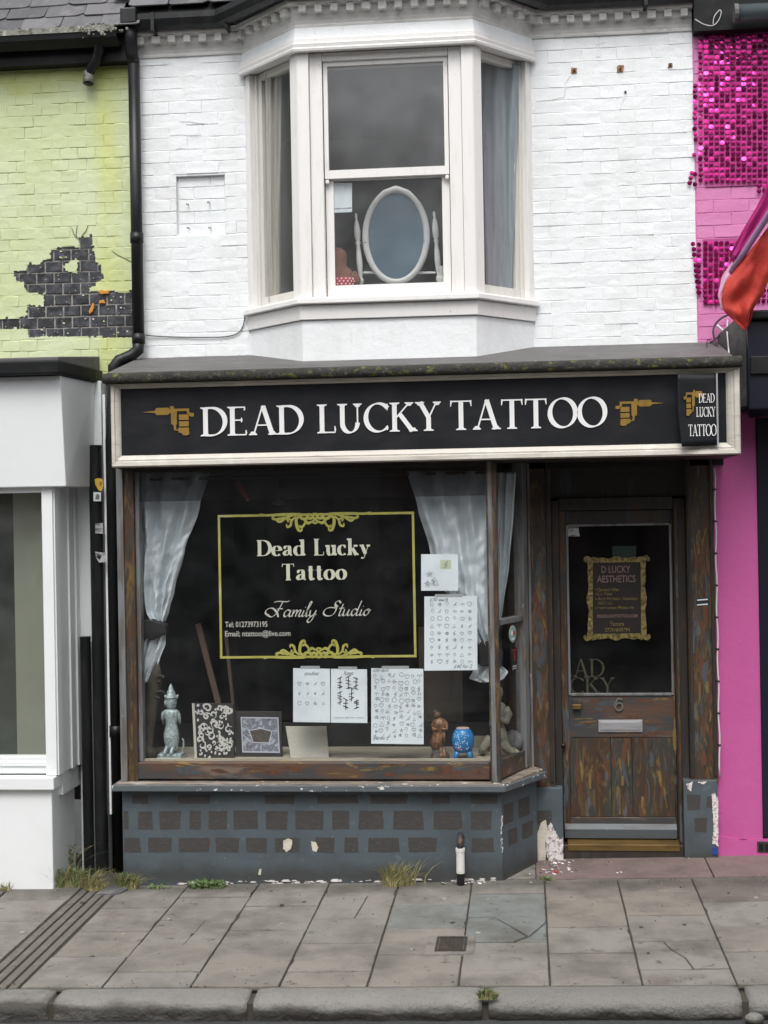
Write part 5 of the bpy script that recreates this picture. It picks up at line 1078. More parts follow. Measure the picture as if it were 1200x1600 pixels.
# threshold step
zt_ = Zp(.65, 0)
stp = put(MB().box(lb1+.002, rb0-.002, -.028, .3, -.1, .125), 'doorstep', m_darkfr, sb, bevel=.006)
put(MB().hexa([(lb1+.03, -.034, .085), (rb0-.03, -.034, .085), (rb0-.03, -.034, .130), (lb1+.03, -.034, .130), (lb1+.03, .06, .12), (rb0-.03, .06, .12), (rb0-.03, .06, .150), (lb1+.03, .06, .150)]), 'brass_tread', m_brass, stp, bevel=.004)
# ================================================================== RIGHT NEIGHBOUR: pink building
pb = thing('pink_building', 'bright pink painted building at the right with a black shop fascia', 'building', (1.6, 0, 0))
PX0, PX1 = 1.207, 4.2
pw = put(MB().box(PX0, PX1, .0022, .24, 3.30, 5.95), 'upper_wall', m_pink, pb)
brick_field(pw, m_pink, PX0+.004, 1.80, 3.32, 5.80, .236, .0865, .0012, .003, 31, proud=.003, tilt=.015)
put(MB().box(PX0, PX1, -.10, .1, Z_(1140, 46, -.1), 6.2), 'eaves_board', m_blackwood, pb)
p = at(1147, 21, -.2); gt = put(MB().tube([(p.x, -.2, p.z), (PX1, -.2, p.z+.01)], .058, 14), 'gutter', M('dark_grey_gutter', (.055, .07, .078), .45), pb, smooth=True)
put(MB().tube([(p.x-.002, -.2, p.z), (p.x+.025, -.2, p.z)], .064, 14), 'gutter_stop_end', m_lead, gt)
nx0, nx1 = X_(1121, 1000, .0), X_(1187, 1000, 0)
put(MB().box(rb1+.002, nx1, .0, .2, Z_(1150, 1312), 3.30), 'pink_pier', m_pink2, pb, bevel=.005)
zpb = Z_(1150, 1312)
put(MB().prism(ragged([(rb1+.004, -.2), (PX1, -.2), (PX1, zpb+.01), (nx1, zpb+.012), (X_(1160, 1312), zpb-.004), (rb1+.004, zpb+.03)], .05, .004, 8), -.008, .2), 'pink_plinth', m_pink2, pb)
put(MB().box(nx1+.001, PX1, -.015, .2, zpb+.02, 3.1), 'black_shopfront', m_navy, pb, bevel=.006)
vx, vz0, vz1 = X_(1183, 1322, -.01), Z_(1190, 1332, -.01), Z_(1190, 1315, -.01)
vb = put(MB().box(vx, vx+.18, -.012, .02, vz0, vz1), 'air_brick', m_iron, pb)
for k in range(4): put(MB().box(vx+.012+k*.042, vx+.04+k*.042, -.018, -.010, vz0+.014, vz1-.014), 'air_brick_bar', m_black, vb)
# black fascia box of the neighbour
fx = X_(1168, 560, -.45)
fb = put(MB().box(fx, PX1, -.45, .1, Z_(1185, 640, -.45), Z_(1185, 500, -.45)), 'black_fascia', m_navy, pb, bevel=.012)
put(MB().box(X_(1163, 490, -.5), PX1, -.50, .1, Z_(1185, 500, -.45)+.001, Z_(1185, 484, -.5)), 'fascia_cap', m_blackwood, pb, bevel=.015)
put(MB().box(fx+.015, PX1, -.47, -.44, Z_(1185, 585, -.47), Z_(1185, 556, -.47)), 'fascia_band', m_blackwood, pb, bevel=.008)
p = at(1190, 640, -.35); put(MB().tube([(fx+.02, -.36, p.z+.03), (PX1, -.36, p.z+.03)], .085, 16), 'roller_blind_cassette', m_navy, pb, smooth=True)
put(MB().plate([(X_(1122, 560, -.02), -.02), (fx+.01, -.42), (fx+.01, .1), (X_(1122, 560, -.02), .1)], lambda x, y: Z_(1150, 640, -.2), lambda x, y: Z_(1150, 490, -.2)-.9*max(0, (fx-x))), 'grey_return', M('grey_return_board', (.09, .09, .088), .7, [dict(c=(.16, .15, .14), s=8, lo=.5, hi=.7)]), pb, bevel=.01)
# sequin panels
def sequins(label, cells, cap, seed):
    rnd = random.Random(seed); c0 = cells[0]
    root = thing('sequin_panel', label, 'sequin panel', tuple(at(c0[0], c0[1], -.012)))
    nn = 14; m_ = MB(); rr = .0158
    m_.v = [(rr*math.cos(2*math.pi*i/nn), 0, rr*math.sin(2*math.pi*i/nn)-rr*.6) for i in range(nn)]+[(0, -.0012, -rr*.6)]
    m_.f = [(i, (i+1) % nn, nn) for i in range(nn)]; m_.m = [0]*nn
    me = m_.mesh('sequin', m_sequin, recalc=False); rest = MB(); k = 0
    bk = MB()
    for x, y in cells:
        p = at(x, y, -.020); pr = .42*max(0, 1-abs(x-1130)/85)*max(0, 1-max(0, y-60)/150)+.05; tilt = rnd.gauss(-.34, .12) if rnd.random() < pr else rnd.gauss(.05, .08); yaw = rnd.gauss(0, .12); roll = rnd.uniform(-.2, .2)
        if k < cap: inst('sequin', me, root, p, (tilt, roll, yaw))
        else:
            Mx = Matrix.Translation(p) @ Matrix.Rotation(yaw, 4, 'Z') @ Matrix.Rotation(tilt, 4, 'X'); rest.add([Mx @ Vector(v) for v in m_.v], m_.f)
        k += 1
    if rest.v: put(rest, 'sequins', m_sequin, root)['kind'] = 'stuff'
    return root
cells = [(x, y) for y in [54+8.35*i for i in range(28)] for x in [1103+8.45*j for j in range(-1, 15)] if not (x < 1100 and y < 60) and not (x > 1204 and y > 215)]
cells += [(1086+random.uniform(-1, 1), 132+8.4*i) for i in range(11)]+[(1085, 240), (1085.5, 270), (1081, 268), (1079, 276), (1077, 284), (1086, 286)]
cells += [(1186+8.45*j, 288+8.4*i) for i in range(2) for j in range(3)]
cells.sort(key=lambda c: c[0])
s1 = sequins('large magenta sequin panel shimmering below the eaves of the pink building', cells, 300, 2)
def backing(root, a, y0, b, y1):
    q0, q1 = at(a, y0, -.009), at(b, y1, -.009); put(MB().box(q0.x, q1.x, -.0085, -.007, q1.z, q0.z), 'backing', m_seqback, root)
backing(s1, 1098, 48, 1215, 288)
cells = [(1102+8.4*j, 378+8.35*i) for i in range(12) for j in range(0, 7)]+[(1083+(i*.9), 379+8.4*i) for i in range(10)]+[(1092, 380+8.4*i) for i in range(10)]+[(1185+8.4*j, 452+8.4*i) for i in range(3) for j in range(3)]
s2 = sequins('small magenta sequin panel hanging beside the orange flag on the pink building', cells, 300, 4)
backing(s2, 1098, 374, 1158, 474)
# flag on a pole
fl = thing('flag', 'furled orange red and magenta flag hanging from a slanting lilac pole', 'flag', tuple(at(1150, 420, -.55)))
P3 = lambda x, y, Y: tuple(at(x, y, Y))
put(MB().tube([P3(1139, 431, -.50), P3(1165, 391, -.62), P3(1203, 332, -.80), P3(1265, 236, -1.1)], .021, 12), 'pole', m_pole, fl, smooth=True)
def sheet(rows, name, mat, par, nU=24, amp=.02, seed=1):
    """rows: list of (left point, right point) in (px,py,Y)"""
    mb = MB(); n = len(rows)*6-5
    def lerp(a, b, t): return tuple(a[k]+(b[k]-a[k])*t for k in range(3))
    for j in range(n):
        t = j/(n-1)*(len(rows)-1); i = min(int(t), len(rows)-2); t -= i
        a = lerp(rows[i][0], rows[i+1][0], t); b = lerp(rows[i][1], rows[i+1][1], t)
        for k in range(nU+1):
            u = k/nU; x, y, Y = lerp(a, b, u); p = at(x, y, Y); e = math.sin(math.pi*min(1, u*1.0))
            mb.v.append((p.x, p.y+amp*(noise.noise(Vector((u*4, j*.16, seed)))+.5*math.sin(u*9+j*.22))*(.3+.7*e), p.z))
    for j in range(n-1):
        for k in range(nU): mb.f.append((j*(nU+1)+k, (j+1)*(nU+1)+k, (j+1)*(nU+1)+k+1, j*(nU+1)+k+1)); mb.m.append(0)
    o = put(mb, name, mat, par, smooth=True); o.modifiers.new('thickness', 'SOLIDIFY').thickness = .003; return o
sheet([((1140, 398, -.56), (1151, 408, -.57)), ((1160, 360, -.64), (1174, 371, -.65)), ((1183, 322, -.75), (1203, 334, -.78)), ((1210, 268, -.9), (1240, 282, -.95))], 'magenta_band', m_magenta, fl, amp=.018, seed=2)
sheet([((1144, 408, -.53), (1152, 424, -.545)), ((1128, 432, -.515), (1146, 440, -.53)), ((1121.5, 462, -.50), (1132, 464, -.51)), ((1127, 484, -.5), (1131, 484, -.505))], 'pink_band', m_flagpink, fl, amp=.008, seed=4)
sheet([((1148, 424, -.54), (1215, 335, -.80)), ((1133, 443, -.53), (1212, 385, -.72)), ((1127, 466, -.52), (1206, 425, -.66)), ((1131, 486, -.51), (1193, 458, -.60)), ((1148, 503, -.50), (1178, 482, -.55)), ((1164, 517, -.49), (1172, 505, -.51))], 'orange_red_cloth', m_flagor, fl, nU=30, amp=.035, seed=7)

# ================================================================== PIPES AND CABLES
def px3(pts): return [tuple(at(x, y, Y)) for x, y, Y in pts]
dp = thing('drainpipe', 'black rainwater downpipe between the green and the white upper walls', 'drainpipe', tuple(at(222, 545, -.07)))
q0 = at(202, 28, -.15); xt_, xb__ = at(207, 100, -.07).x, at(219, 530, -.07).x; xm = (xt_+xb__)/2
put(MB().box(q0.x-.055, q0.x+.06, -.20, -.05, q0.z-.055, q0.z+.06), 'outlet_box', m_black, dp, bevel=.012)
zt2, zb2 = Z_(207, 88, -.07), Z_(219, 536, -.07)
put(MB().tube([(q0.x, -.13, q0.z-.03), (q0.x+.002, -.125, zt2+.10), (xm-.01, -.09, zt2+.02), (xm, -.075, zt2-.05)], [.045, .044, .043, .043], 16), 'swan_neck', m_black, dp, smooth=True)
put(MB().tube([(xm, -.075, zt2-.02), (xm, -.075, zb2)], .041, 16), 'pipe', m_black, dp, smooth=True)
for zz in (Z_(218, 372, -.07), zb2+.03):
    put(MB().tube([(xm, -.075, zz-.035), (xm, -.075, zz+.035)], .047, 16), 'pipe_collar', m_black, dp, smooth=True)
e1 = at(178, 577, -.14); zlo = Z_(178, 1370, -.16)
put(MB().tube([(xm, -.075, zb2+.02), (xm-.004, -.08, zb2-.05), (xm-.05, -.09, zb2-.09), (e1.x+.03, -.12, e1.z+.06), (e1.x-.002, -.13, e1.z+.02), (e1.x, -.13, e1.z-.10)], .043, 16), 'offset_bend', m_black, dp, smooth=True)
xl_ = X_(179, 1000, -.13)
put(MB().tube([(e1.x, -.13, e1.z-.05), (xl_, -.13, e1.z-.5), (xl_, -.13, -.1)], .042, 16), 'lower_pipe', m_black, dp, smooth=True)
zz = Z_(178, 1142, -.13); put(MB().tube([(xl_, -.13, zz-.04), (xl_, -.13, zz+.04)], .048, 16), 'pipe_collar', m_black, dp, smooth=True)
put(MB().box(xl_-.06, xl_+.075, -.14, .02, zz-.012, zz+.012), 'bracket', m_black, dp)
def cover(pxc0, pxc1, ytop, Y, r, label):
    x = (X_(pxc0, 900, Y)+X_(pxc1, 1300, Y))/2; zt = Z_(pxc0, ytop, Y)
    o = thing('pipe_cover', label, 'pipe', (x, Y, -.08))
    put(MB().tube([(x, Y, -.1), (x, Y, zt)], r, 18, caps=True), 'pipe', m_black, o, smooth=False); put(MB().tube([(x, Y, zt-.02), (x, Y, zt+.002)], r*1.06, 18), 'pipe_rim', m_black, o); return o
c1_ = cover(154, 157, 696, -.165, .046, 'tall black pipe with stickers in the gap left of the tattoo shop')
c2_ = cover(134, 136, 995, -.175, .037, 'shorter black pipe against the white pier left of the tall pipe')
# back wall of the gap
put(MB().box(-2.93, -2.725, .0, .06, -.2, 3.40), 'gap_wall', m_blackwood, sb)
xs_ = at(167.5, 900, -.15).x; put(MB().box(xs_-.012, xs_+.006, -.15, -.02, .35, 3.30), 'pale_edge_strip', m_shopwhite, gb)
# stickers on the tall pipe
def sticker(pts, Y, mat, label, nm='sticker', th=.0015, bits=()):
    pl = poly_at(pts, Y); c = sum(p[0] for p in pl)/len(pl), sum(p[1] for p in pl)/len(pl)
    o = thing(nm, label, 'sticker', (c[0], Y, c[1])); put(MB().prism(pl, Y-th, Y), 'backing', mat, o)
    for bp_, bm in bits: put(MB().prism(poly_at(bp_, Y), Y-th-.0008, Y-th+.0002), 'print', bm, o)
    return o
YS = -.165-.047
sticker([(148, 749), (153, 747), (160, 748), (162, 758), (159, 768), (154, 766), (149, 757)], YS, m_yellow, 'yellow peeling sticker at the top of the tall black pipe', bits=[([(156, 752), (160, 754), (158, 760), (155, 757)], m_rust)])
sticker([(146, 769), (158, 769), (158, 783), (146, 783)], YS, m_paper, 'small square white sticker with a grey emblem on the tall pipe', bits=[([(149, 780), (150, 774), (153, 771), (156, 775), (155, 781)], m_ink)])
sticker([(149, 818), (161, 817), (161, 834), (149, 833)], YS, m_sticker, 'scratched grey sticker halfway up the tall black pipe')
sticker([(149, 862), (165, 864), (164, 878), (155, 879), (150, 871)], YS, m_sticker, 'torn white sticker lowest of those on the tall pipe', bits=[([(153, 866), (159, 869), (156, 875), (151, 871)], m_stickerd)])
# cables
def cable(pts, r, mat, label, nm='cable'):
    cp = px3(pts); P_ = [Vector(p) for p in cp]; out = []
    for i in range(len(P_)-1):
        p0, p1, p2, p3 = P_[max(0, i-1)], P_[i], P_[i+1], P_[min(len(P_)-1, i+2)]
        for k in range(6):
            t = k/6; out.append(.5*((2*p1)+(-p0+p2)*t+(2*p0-5*p1+4*p2-p3)*t*t+(-p0+3*p1-3*p2+p3)*t**3))
    out.append(P_[-1]); return solo(MB().tube(out, r, 6), nm, mat, label, 'cable', P_[len(P_)//2], smooth=True)
cable([(228, 524, -.02), (260, 526, -.012), (310, 527, -.012), (352, 526, -.012), (372, 520, -.012), (380, 508, -.014), (383, 492, -.03)], .004, m_greyball, 'thin grey cable looping along the white wall under the blocked recess')
cable([(1050, 561, -.4), (1085, 548, -.2), (1115, 532, -.06), (1140, 508, -.05)], .005, m_cable, 'thin black cable sloping up from the fascia to the pink wall')
cable([(1133, 558, -.5), (1122, 543, -.3), (1115, 525, -.12), (1116, 510, -.07), (1126, 498, -.05), (1142, 490, -.04)], .007, m_cable, 'thick black cable arching in front of the pink wall')
cable([(1107, 556, -.5), (1104, 540, -.3), (1107, 530, -.1), (1112, 540, -.15), (1108, 553, -.45), (1112, 556, -.5), (1118, 545, -.3), (1112, 531, -.1)], .003, m_cable, 'tangle of thin black wire hanging over the coping')
cable([(1140, 566, -.6), (1138, 540, -.35), (1136, 515, -.12), (1137, 500, -.08)], .005, m_cablew, 'pale grey cable rising from the coping beside the flag')
cable([(1120, 508, -.06), (1133, 519, -.07), (1142, 519, -.07), (1150, 508, -.06)], .009, m_cablew, 'thick white cable bent in a hook below the flag', 'cable')
cable([(1086, 30, -.12), (1100, 38, -.13), (1113, 40, -.13), (1122, 33, -.12), (1127, 20, -.12), (1124, 16, -.12), (1116, 26, -.13), (1114, 38, -.13)], .0028, m_cablew, 'thin pale wire looped below the eaves of the pink building')
xw = X_(1121, 1000, -.04)
mb = MB(); pts = [(xw+.004*math.sin(k*1.3), -.045, 2.70-k*.0725) for k in range(30)]; mb.tube(pts, .0055, 6)
fl_ = thing('fairy_light_cable', 'white cable clipped up the edge between doorway and pink wall', 'cable', (xw, -.04, .55)); put(mb, 'cable', m_cablew, fl_, smooth=True)
for k in range(2, 29, 3): put(MB().box(xw-.009, xw+.009, -.054, -.03, 2.70-k*.0725-.006, 2.70-k*.0725+.006), 'cable_clip', m_cable, fl_)

# ================================================================== WINDOW LETTERING AND PAPERS
YG = -.5035
ws = thing('window_lettering', 'gold scrolled border with Dead Lucky Tattoo Family Studio lettering on the shop window', 'sign', tuple(at(495, 1028, YG)))
b0, b1 = at(342, 915, YG).x, at(649, 915, YG).x; t0, t1 = Z_(495, 1028, YG), Z_(495, 802, YG); lw = .016
for x0, x1, z0, z1 in ((b0, b1, t1-lw, t1), (b0, b1, t0, t0+lw), (b0, b0+lw, t0+lw, t1-lw), (b1-lw, b1, t0+lw, t1-lw)): put(MB().box(x0, x1, YG-.0015, YG, z0, z1), 'border_bar', m_dgold, ws)
def pxw(txt, a, b, top, W, T, mat, par=ws, sp=0, joined=False, nib=4, y=YG, nm='letter'):
    p, q_ = at(*a, y), at(*b, y); zt__ = Z_(a[0], top, y); word(txt, p.x, q_.x, p.z, zt__, y, par, mat, W=W, T=T, th=.0014, slope=(q_.z-p.z)/(q_.x-p.x)*.4, nib=nib, sp=sp, name=nm, joined=joined)
pxw('Dead', (402, 869), (476, 868), 844, .19, .036, m_cream, sp=.03); pxw('Lucky', (491, 868), (578, 867), 842, .19, .036, m_cream, sp=.03)
pxw('Tattoo', (441, 907), (541, 905), 881, .19, .036, m_cream, sp=.04)
# script line
SC = {'F': [[(-.25, .12), (-.42, .28), (-.34, .52), (0, .58), (.35, .30), (.50, -.02)], [(.02, .98), (.3, 1.05), (.9, 1.02), (1.05, 1.1)], [(.62, 1.02), (.46, .55), (.32, .2), (.08, .0), (-.12, .05), (-.25, .16)], [(.3, .52), (.5, .55), (.7, .53)]],
      'S': [[(.75, .85), (.62, 1.0), (.42, .92), (.40, .72), (.52, .5), (.46, .2), (.24, 0), (-.1, .02), (-.28, .2), (-.2, .45), (.1, .56), (.5, .52)], [(.42, .75), (.6, .6)]],
      'a': [[(.42, .40), (.24, .46), (.08, .28), (.08, .08), (.2, .0), (.36, .15), (.48, .42)], [(.48, .42), (.42, .12), (.5, .0), (.62, .1)]],
      'm': [[(0, .4), (.06, .42), (.02, .0)], [(.04, .15), (.2, .42), (.3, .38), (.25, 0)], [(.27, .15), (.44, .42), (.54, .38), (.48, .08), (.56, 0), (.66, .1)]],
      'i': [[(.1, .42), (.04, .1), (.1, 0), (.22, .1)], [(.15, .6), (.17, .64)]], 'l': [[(.0, .2), (.2, .7), (.26, .95), (.18, .98), (.08, .5), (.06, .1), (.12, 0), (.24, .1)]],
      'y': [[(.04, .42), (.04, .1), (.14, .02), (.3, .15), (.42, .42)], [(.42, .42), (.3, -.1), (.12, -.4), (-.04, -.3), (.1, -.05), (.5, .14)]],
      't': [[(.22, .8), (.08, .12), (.14, 0), (.28, .1)], [(0, .5), (.34, .52)]], 'u': [[(.06, .42), (.02, .1), (.1, 0), (.26, .12), (.38, .42)], [(.38, .42), (.32, .1), (.4, 0), (.52, .1)]],
      'd': [[(.4, .38), (.22, .45), (.06, .26), (.08, .06), (.2, 0), (.36, .18)], [(.58, 1.0), (.42, .3), (.40, .08), (.48, 0), (.6, .1)]], 'o': [[(.26, .44), (.08, .3), (.06, .08), (.2, 0), (.36, .16), (.36, .36), (.26, .44), (.3, .34), (.5, .36)]]}
def script(txt, adv, x0, x1, z0, z1, y, par, mat):
    tot = sum(adv[c] for c in txt); sx = (x1-x0)/tot; cur = 0
    for c in txt:
        mb = MB()
        for k, s_ in enumerate(SC[c]):
            pts = [(x0+(cur+px_+.22*pz_)*sx, z0+pz_*(z1-z0)) for px_, pz_ in crom(s_, 5)]; w = []
            for i in range(len(pts)):
                a = pts[max(0, i-1)]; b = pts[min(len(pts)-1, i+1)]; th = math.atan2(b[1]-a[1], b[0]-a[0]); w.append(.0035+.0095*abs(math.sin(th-.55))**2)
            mb.ribbon(pts, w, y-.0014-k*.0001, y)
        put(mb, 'letter', mat, par); cur += adv[c]
ad = {'F': .80, 'S': .72, 'a': .60, 'm': .66, 'i': .24, 'l': .26, 'y': .5, 't': .32, 'u': .52, 'd': .6, 'o': .45}
za, zb_ = Z_(500, 963, YG), Z_(500, 940, YG)
script('Family', ad, X_(423, 955, YG), X_(494, 955, YG), za, zb_, YG, ws, m_palev); script('Studio', ad, X_(511, 955, YG), X_(577, 955, YG), za+.003, zb_+.003, YG, ws, m_palev)
for txt, a, b, y0, y1 in (('Tel; 01273973195', 352, 418, 981, 971), ('Email; ntattoo@live.com', 352, 454, 996.5, 985)): stencil(txt, X_(a, y0, YG), X_(b, y0, YG), Z_(400, y0, YG), Z_(400, y1, YG), YG, ws, m_palev, bold=.006)
# scroll ornaments
OR = [[(0, .02), (.10, .14), (.06, .30), (-.06, .30)], [(.0, .62), (.09, .5), (.0, .36)], [(.04, .2), (.2, .32), (.32, .22), (.28, .08), (.18, .12)], [(.14, .48), (.28, .58), (.42, .46), (.36, .3), (.26, .36)], [(.28, .2), (.46, .34), (.6, .26), (.58, .1), (.48, .12)],
      [(.40, .5), (.5, .72), (.62, .80), (.68, .68)], [(.55, .15), (.78, .30), (.80, .62), (.72, .95), (.60, 1.0), (.56, .86)], [(.82, .2), (1.0, .42), (1.06, .70), (1.2, .78), (1.22, .6)], [(1.02, .40), (1.18, .30), (1.14, .52)], [(.8, .08), (1.2, .24), (1.5, .48), (1.64, .36), (1.52, .24)], [(1.3, .22), (1.6, .34), (1.82, .28), (1.74, .14)], [(.6, .04), (1.4, .06), (2.1, .10), (2.35, .0)]]
def ornament(zedge, sgn):
    cx = X_(494 if sgn < 0 else 496, 900, YG); sc = .118; scx = .158
    for s_ in (-1, 1):
        for k, st_ in enumerate(OR):
            pts = crom(st_, 6); n = len(pts); w = [max(.002, .0165*math.sin(math.pi*(.12+.86*i/n))**.7*(1.25 if k in (2, 3, 4, 6) else 1)) for i in range(n)]
            mm = MB(); mm.ribbon([(cx+s_*x*scx, zedge+sgn*(y*sc-.01)) for x, y in pts], w, YG-.0022-k*.00005-(s_ > 0)*.00003, YG-.0001); put(mm, 'scroll', m_dgold, ws)
ornament(t1-.006, -1); ornament(t0+.006, 1)

def doodle(mb, cx, cz, s, rnd, y, fn=lambda u, v, d: (u, d, v)):
    k = rnd.randrange(9); w = .0022; t = rnd.uniform(0, 6.28)
    def R_(pts, cl=False):
        pts = [(cx+p[0]*s, cz+p[1]*s) for p in pts]; pts = pts+[pts[0]] if cl else pts; mb.ribbon(pts, w, y-.0012-rnd.random()*.0003, y, 0, fn)
    if k == 0: R_(arc(0, 0, .4, .4, 0, 340, 12))
    elif k == 1: R_([(.45*math.cos(t+i*2.513), .45*math.sin(t+i*2.513)) for i in range(5)], True)
    elif k == 2: R_(crom([(0, -.45), (-.45, .05), (-.2, .4), (0, .15), (.2, .4), (.45, .05)], 3), True)
    elif k == 3: R_(crom([(-.3, -.4), (.1, -.2), (-.2, .1), (.25, .42)], 4)); R_([(-.3, .1), (.25, -.05)])
    elif k == 4: R_([(-.35, -.35), (.35, -.35), (.0, .4)], True)
    elif k == 5: R_(crom([(-.45, -.1), (-.2, .25), (.0, .0), (.2, .25), (.45, -.1)], 4)); R_([(0, 0), (0, -.4)])
    elif k == 6: R_([(-.4, -.4), (.4, .4)]); R_([(-.1, -.3), (.3, -.1)])
    elif k == 7: R_(arc(0, .1, .28, .3, -60, 240, 10)); R_([(0, -.2), (0, -.45)])
    else: R_(arc(0, 0, .35, .25, 30, 330, 8)); R_(arc(.05, .05, .15, .15, 0, 360, 6))
def paper(x0, y0, x1, y1, label, Y=-.495, tapes=True, skew=0):
    Yp = Y; pl = poly_at([(x0, y1), (x1, y1+skew), (x1-.5, y0+skew), (x0, y0)], Yp); c = ((pl[0][0]+pl[1][0])/2, Yp, pl[0][1])
    o = thing('paper_sheet', label, 'paper', c, 'drawing sheets taped inside the shop window'); put(MB().prism(pl, Yp, Yp+.001), 'sheet', m_paper, o)
    if tapes: put(MB().prism(poly_at([(x0+(x1-x0)*.2, y0+1), (x0+(x1-x0)*.72, y0+1), (x0+(x1-x0)*.72, y0-3.5), (x0+(x1-x0)*.2, y0-3.5)], Yp-.0004), Yp-.0006, Yp-.0001), 'tape', m_tape, o)
    return o, Yp
def grid_doodles(o, Yp, a, b, c, d, nx, ny, size, seed, jit=0):
    rnd = random.Random(seed); mb = MB()
    for i in range(nx):
        for j in range(ny):
            p = at(a+(b-a)*i/max(1, nx-1)+rnd.uniform(-jit, jit), c+(d-c)*j/max(1, ny-1)+rnd.uniform(-jit, jit), Yp-.0001); doodle(mb, p.x, p.z, size*rnd.uniform(.75, 1.1), rnd, Yp-.0001)
    put(mb, 'drawings', m_ink, o)
def tline(o, txt, a, b, y0, y1, Yp, mat=m_ink, sh=.4): stencil(txt, X_(a, y0, Yp), X_(b, y0, Yp), Z_((a+b)/2, y0, Yp), Z_((a+b)/2, y1, Yp), Yp-.0001, o, mat, shear=sh)
o, Y_ = paper(658, 866, 716, 923, 'small square white card with faint green sketches, topmost paper in the shop window', tapes=False)
put(MB().prism(poly_at([(688, 889), (705, 889), (705, 875), (688, 875)], Y_), Y_-.0007, Y_), 'green_print', M('pale_green_print', (.50, .56, .42), .8), o)
mb = MB(); rnd = random.Random(4)
for x, y in ((697, 882), (671, 897), (681, 910), (677, 908), (668, 912)): p = at(x, y, Y_); doodle(mb, p.x, p.z, .05, rnd, Y_-.0008)
put(mb, 'drawings', m_ink, o)
o, Y_ = paper(663, 932, 746, 1048, 'tall flash sheet with six columns of tiny drawings at the right of the shop window', skew=-1); grid_doodles(o, Y_, 675, 734, 944, 1034, 6, 9, .034, 8, .7); tline(o, '£30 each', 671, 700, 939.5, 934, Y_); tline(o, '£40 for 2', 709, 738, 1044, 1038, Y_)
o, Y_ = paper(458, 1044, 516, 1128, 'flash sheet with three rows of zodiac signs, leftmost paper in the window', skew=1); grid_doodles(o, Y_, 468, 505, 1068, 1099, 4, 3, .030, 12, .5); tline(o, 'zodiac', 475, 499, 1055, 1049, Y_)
o, Y_ = paper(517, 1045, 574, 1129, 'flash sheet headed Runes with bold black twig like signs', skew=.8); tline(o, 'Runes', 537, 552, 1055, 1048.5, Y_); tline(o, 'please ask for more', 522, 569, 1123, 1120, Y_)
mb = MB(); rnd = random.Random(9)
for x, y, h in ((531, 1068, 9), (544, 1067, 10), (556, 1068, 9), (531, 1091, 10), (549, 1085, 11), (540, 1101, 8), (557, 1100, 7)):
    p = at(x, y, Y_); hh = h*.0043; mb.ribbon([(p.x, p.z-hh), (p.x+.003, p.z+hh)], .005, Y_-.0012, Y_)
    for k in range(4): zz = p.z-hh+hh*.5*k+.01; s_ = rnd.choice((-1, 1)); mb.ribbon([(p.x-.016*s_, zz), (p.x+.016*s_, zz+rnd.uniform(-.016, .02))], .0045, Y_-.0016-k*.0001, Y_)
put(mb, 'drawings', m_inkd, o)
o, Y_ = paper(580, 1044, 662, 1162, 'tall flash sheet crowded with scattered small drawings beside the blue planter', skew=1); grid_doodles(o, Y_, 587, 656, 1056, 1150, 8, 11, .036, 21, 2.2); tline(o, '£30 each', 583, 607, 1049.5, 1044.8, Y_); tline(o, '£40 for 2', 583, 607, 1156, 1151, Y_)
# curtains
cloth([(738, 206, 326), (790, 211, 312), (860, 216, 289), (920, 219, 272), (955, 225, 263), (972, 238, 257)], -.36, 3, .045, m_satin, 'curtain', 'silver satin curtain tied back at the left of the shop window', 'curtain', nU=90, nV=80, seed=3, group='silver satin curtains')
cl = bpy.data.objects['curtain']
cloth([(986, 236, 258), (1005, 226, 259), (1030, 219, 250), (1066, 213, 230)], -.36, 2.5, .022, m_satin, 'curtain_tail', nU=40, nV=30, seed=6, parent=cl)
solo(MB().prism(ragged(poly_at([(214, 968), (236, 966), (262, 975), (262, 990), (240, 1000), (217, 992), (222, 980)], -.37), .02, .003, 3), -.41, -.33), 'curtain_tieback', m_velvet, 'black tieback gathering the left silver curtain', 'tieback', at(240, 985, -.37), bevel=.012)
cloth([(736, 636, 766), (790, 652, 767), (860, 671, 768), (920, 694, 769), (970, 724, 770), (1008, 748, 772)], -.36, 3, .040, m_satin, 'curtain', 'silver satin curtain tied back behind the papers at the right of the shop window', 'curtain', nU=90, nV=80, seed=9, group='silver satin curtains')
cr = bpy.data.objects['curtain.001']
cloth([(1038, 748, 782), (1050, 738, 794), (1060, 733, 788), (1066, 750, 776)], -.34, 3, .02, m_satin, 'curtain_tail', nU=40, nV=20, seed=12, parent=cr)
solo(MB().prism(ragged(poly_at([(746, 1004), (776, 1000), (786, 1020), (784, 1042), (750, 1040)], -.35), .02, .003, 5), -.39, -.31), 'curtain_tieback', m_velvet, 'black tieback gathering the right silver curtain', 'tieback', at(765, 1020, -.35), bevel=.012)
cloth([(738, 772, 806), (800, 773, 803), (880, 774, 796), (950, 775, 786), (990, 776, 779)], -.24, 3, .018, m_satin, 'curtain', 'silver satin curtain narrowing behind the canted side pane next to the door', 'curtain', nU=40, nV=60, seed=15, group='silver satin curtains')
# curtain rail with rings
cr0, cr1 = X_(206, 742, -.36), X_(770, 742, -.36); zr = 2.69
rl = thing('curtain_rail', 'dark curtain rail with small rings under the shop ceiling', 'curtain rail', (cr0, -.36, zr)); put(MB().tube([(cr0, -.36, zr), (cr1, -.36, zr)], .009, 8), 'rail', m_iron, rl)
for x in (215, 244, 275, 300, 318, 662, 690, 720, 748): c = at(x, 744, -.37); put(MB().tube([(c.x+.017*math.cos(a), -.385, c.z+.017*math.sin(a)) for a in [2*math.pi*i/12 for i in range(13)]], .0032, 5, caps=False), 'ring', m_alu, rl)
# ================================================================== THINGS IN THE SHOP WINDOW
DK = zg0-.006
def SC_(Y): return (Y+D)/F     # metres per photo pixel at depth Y
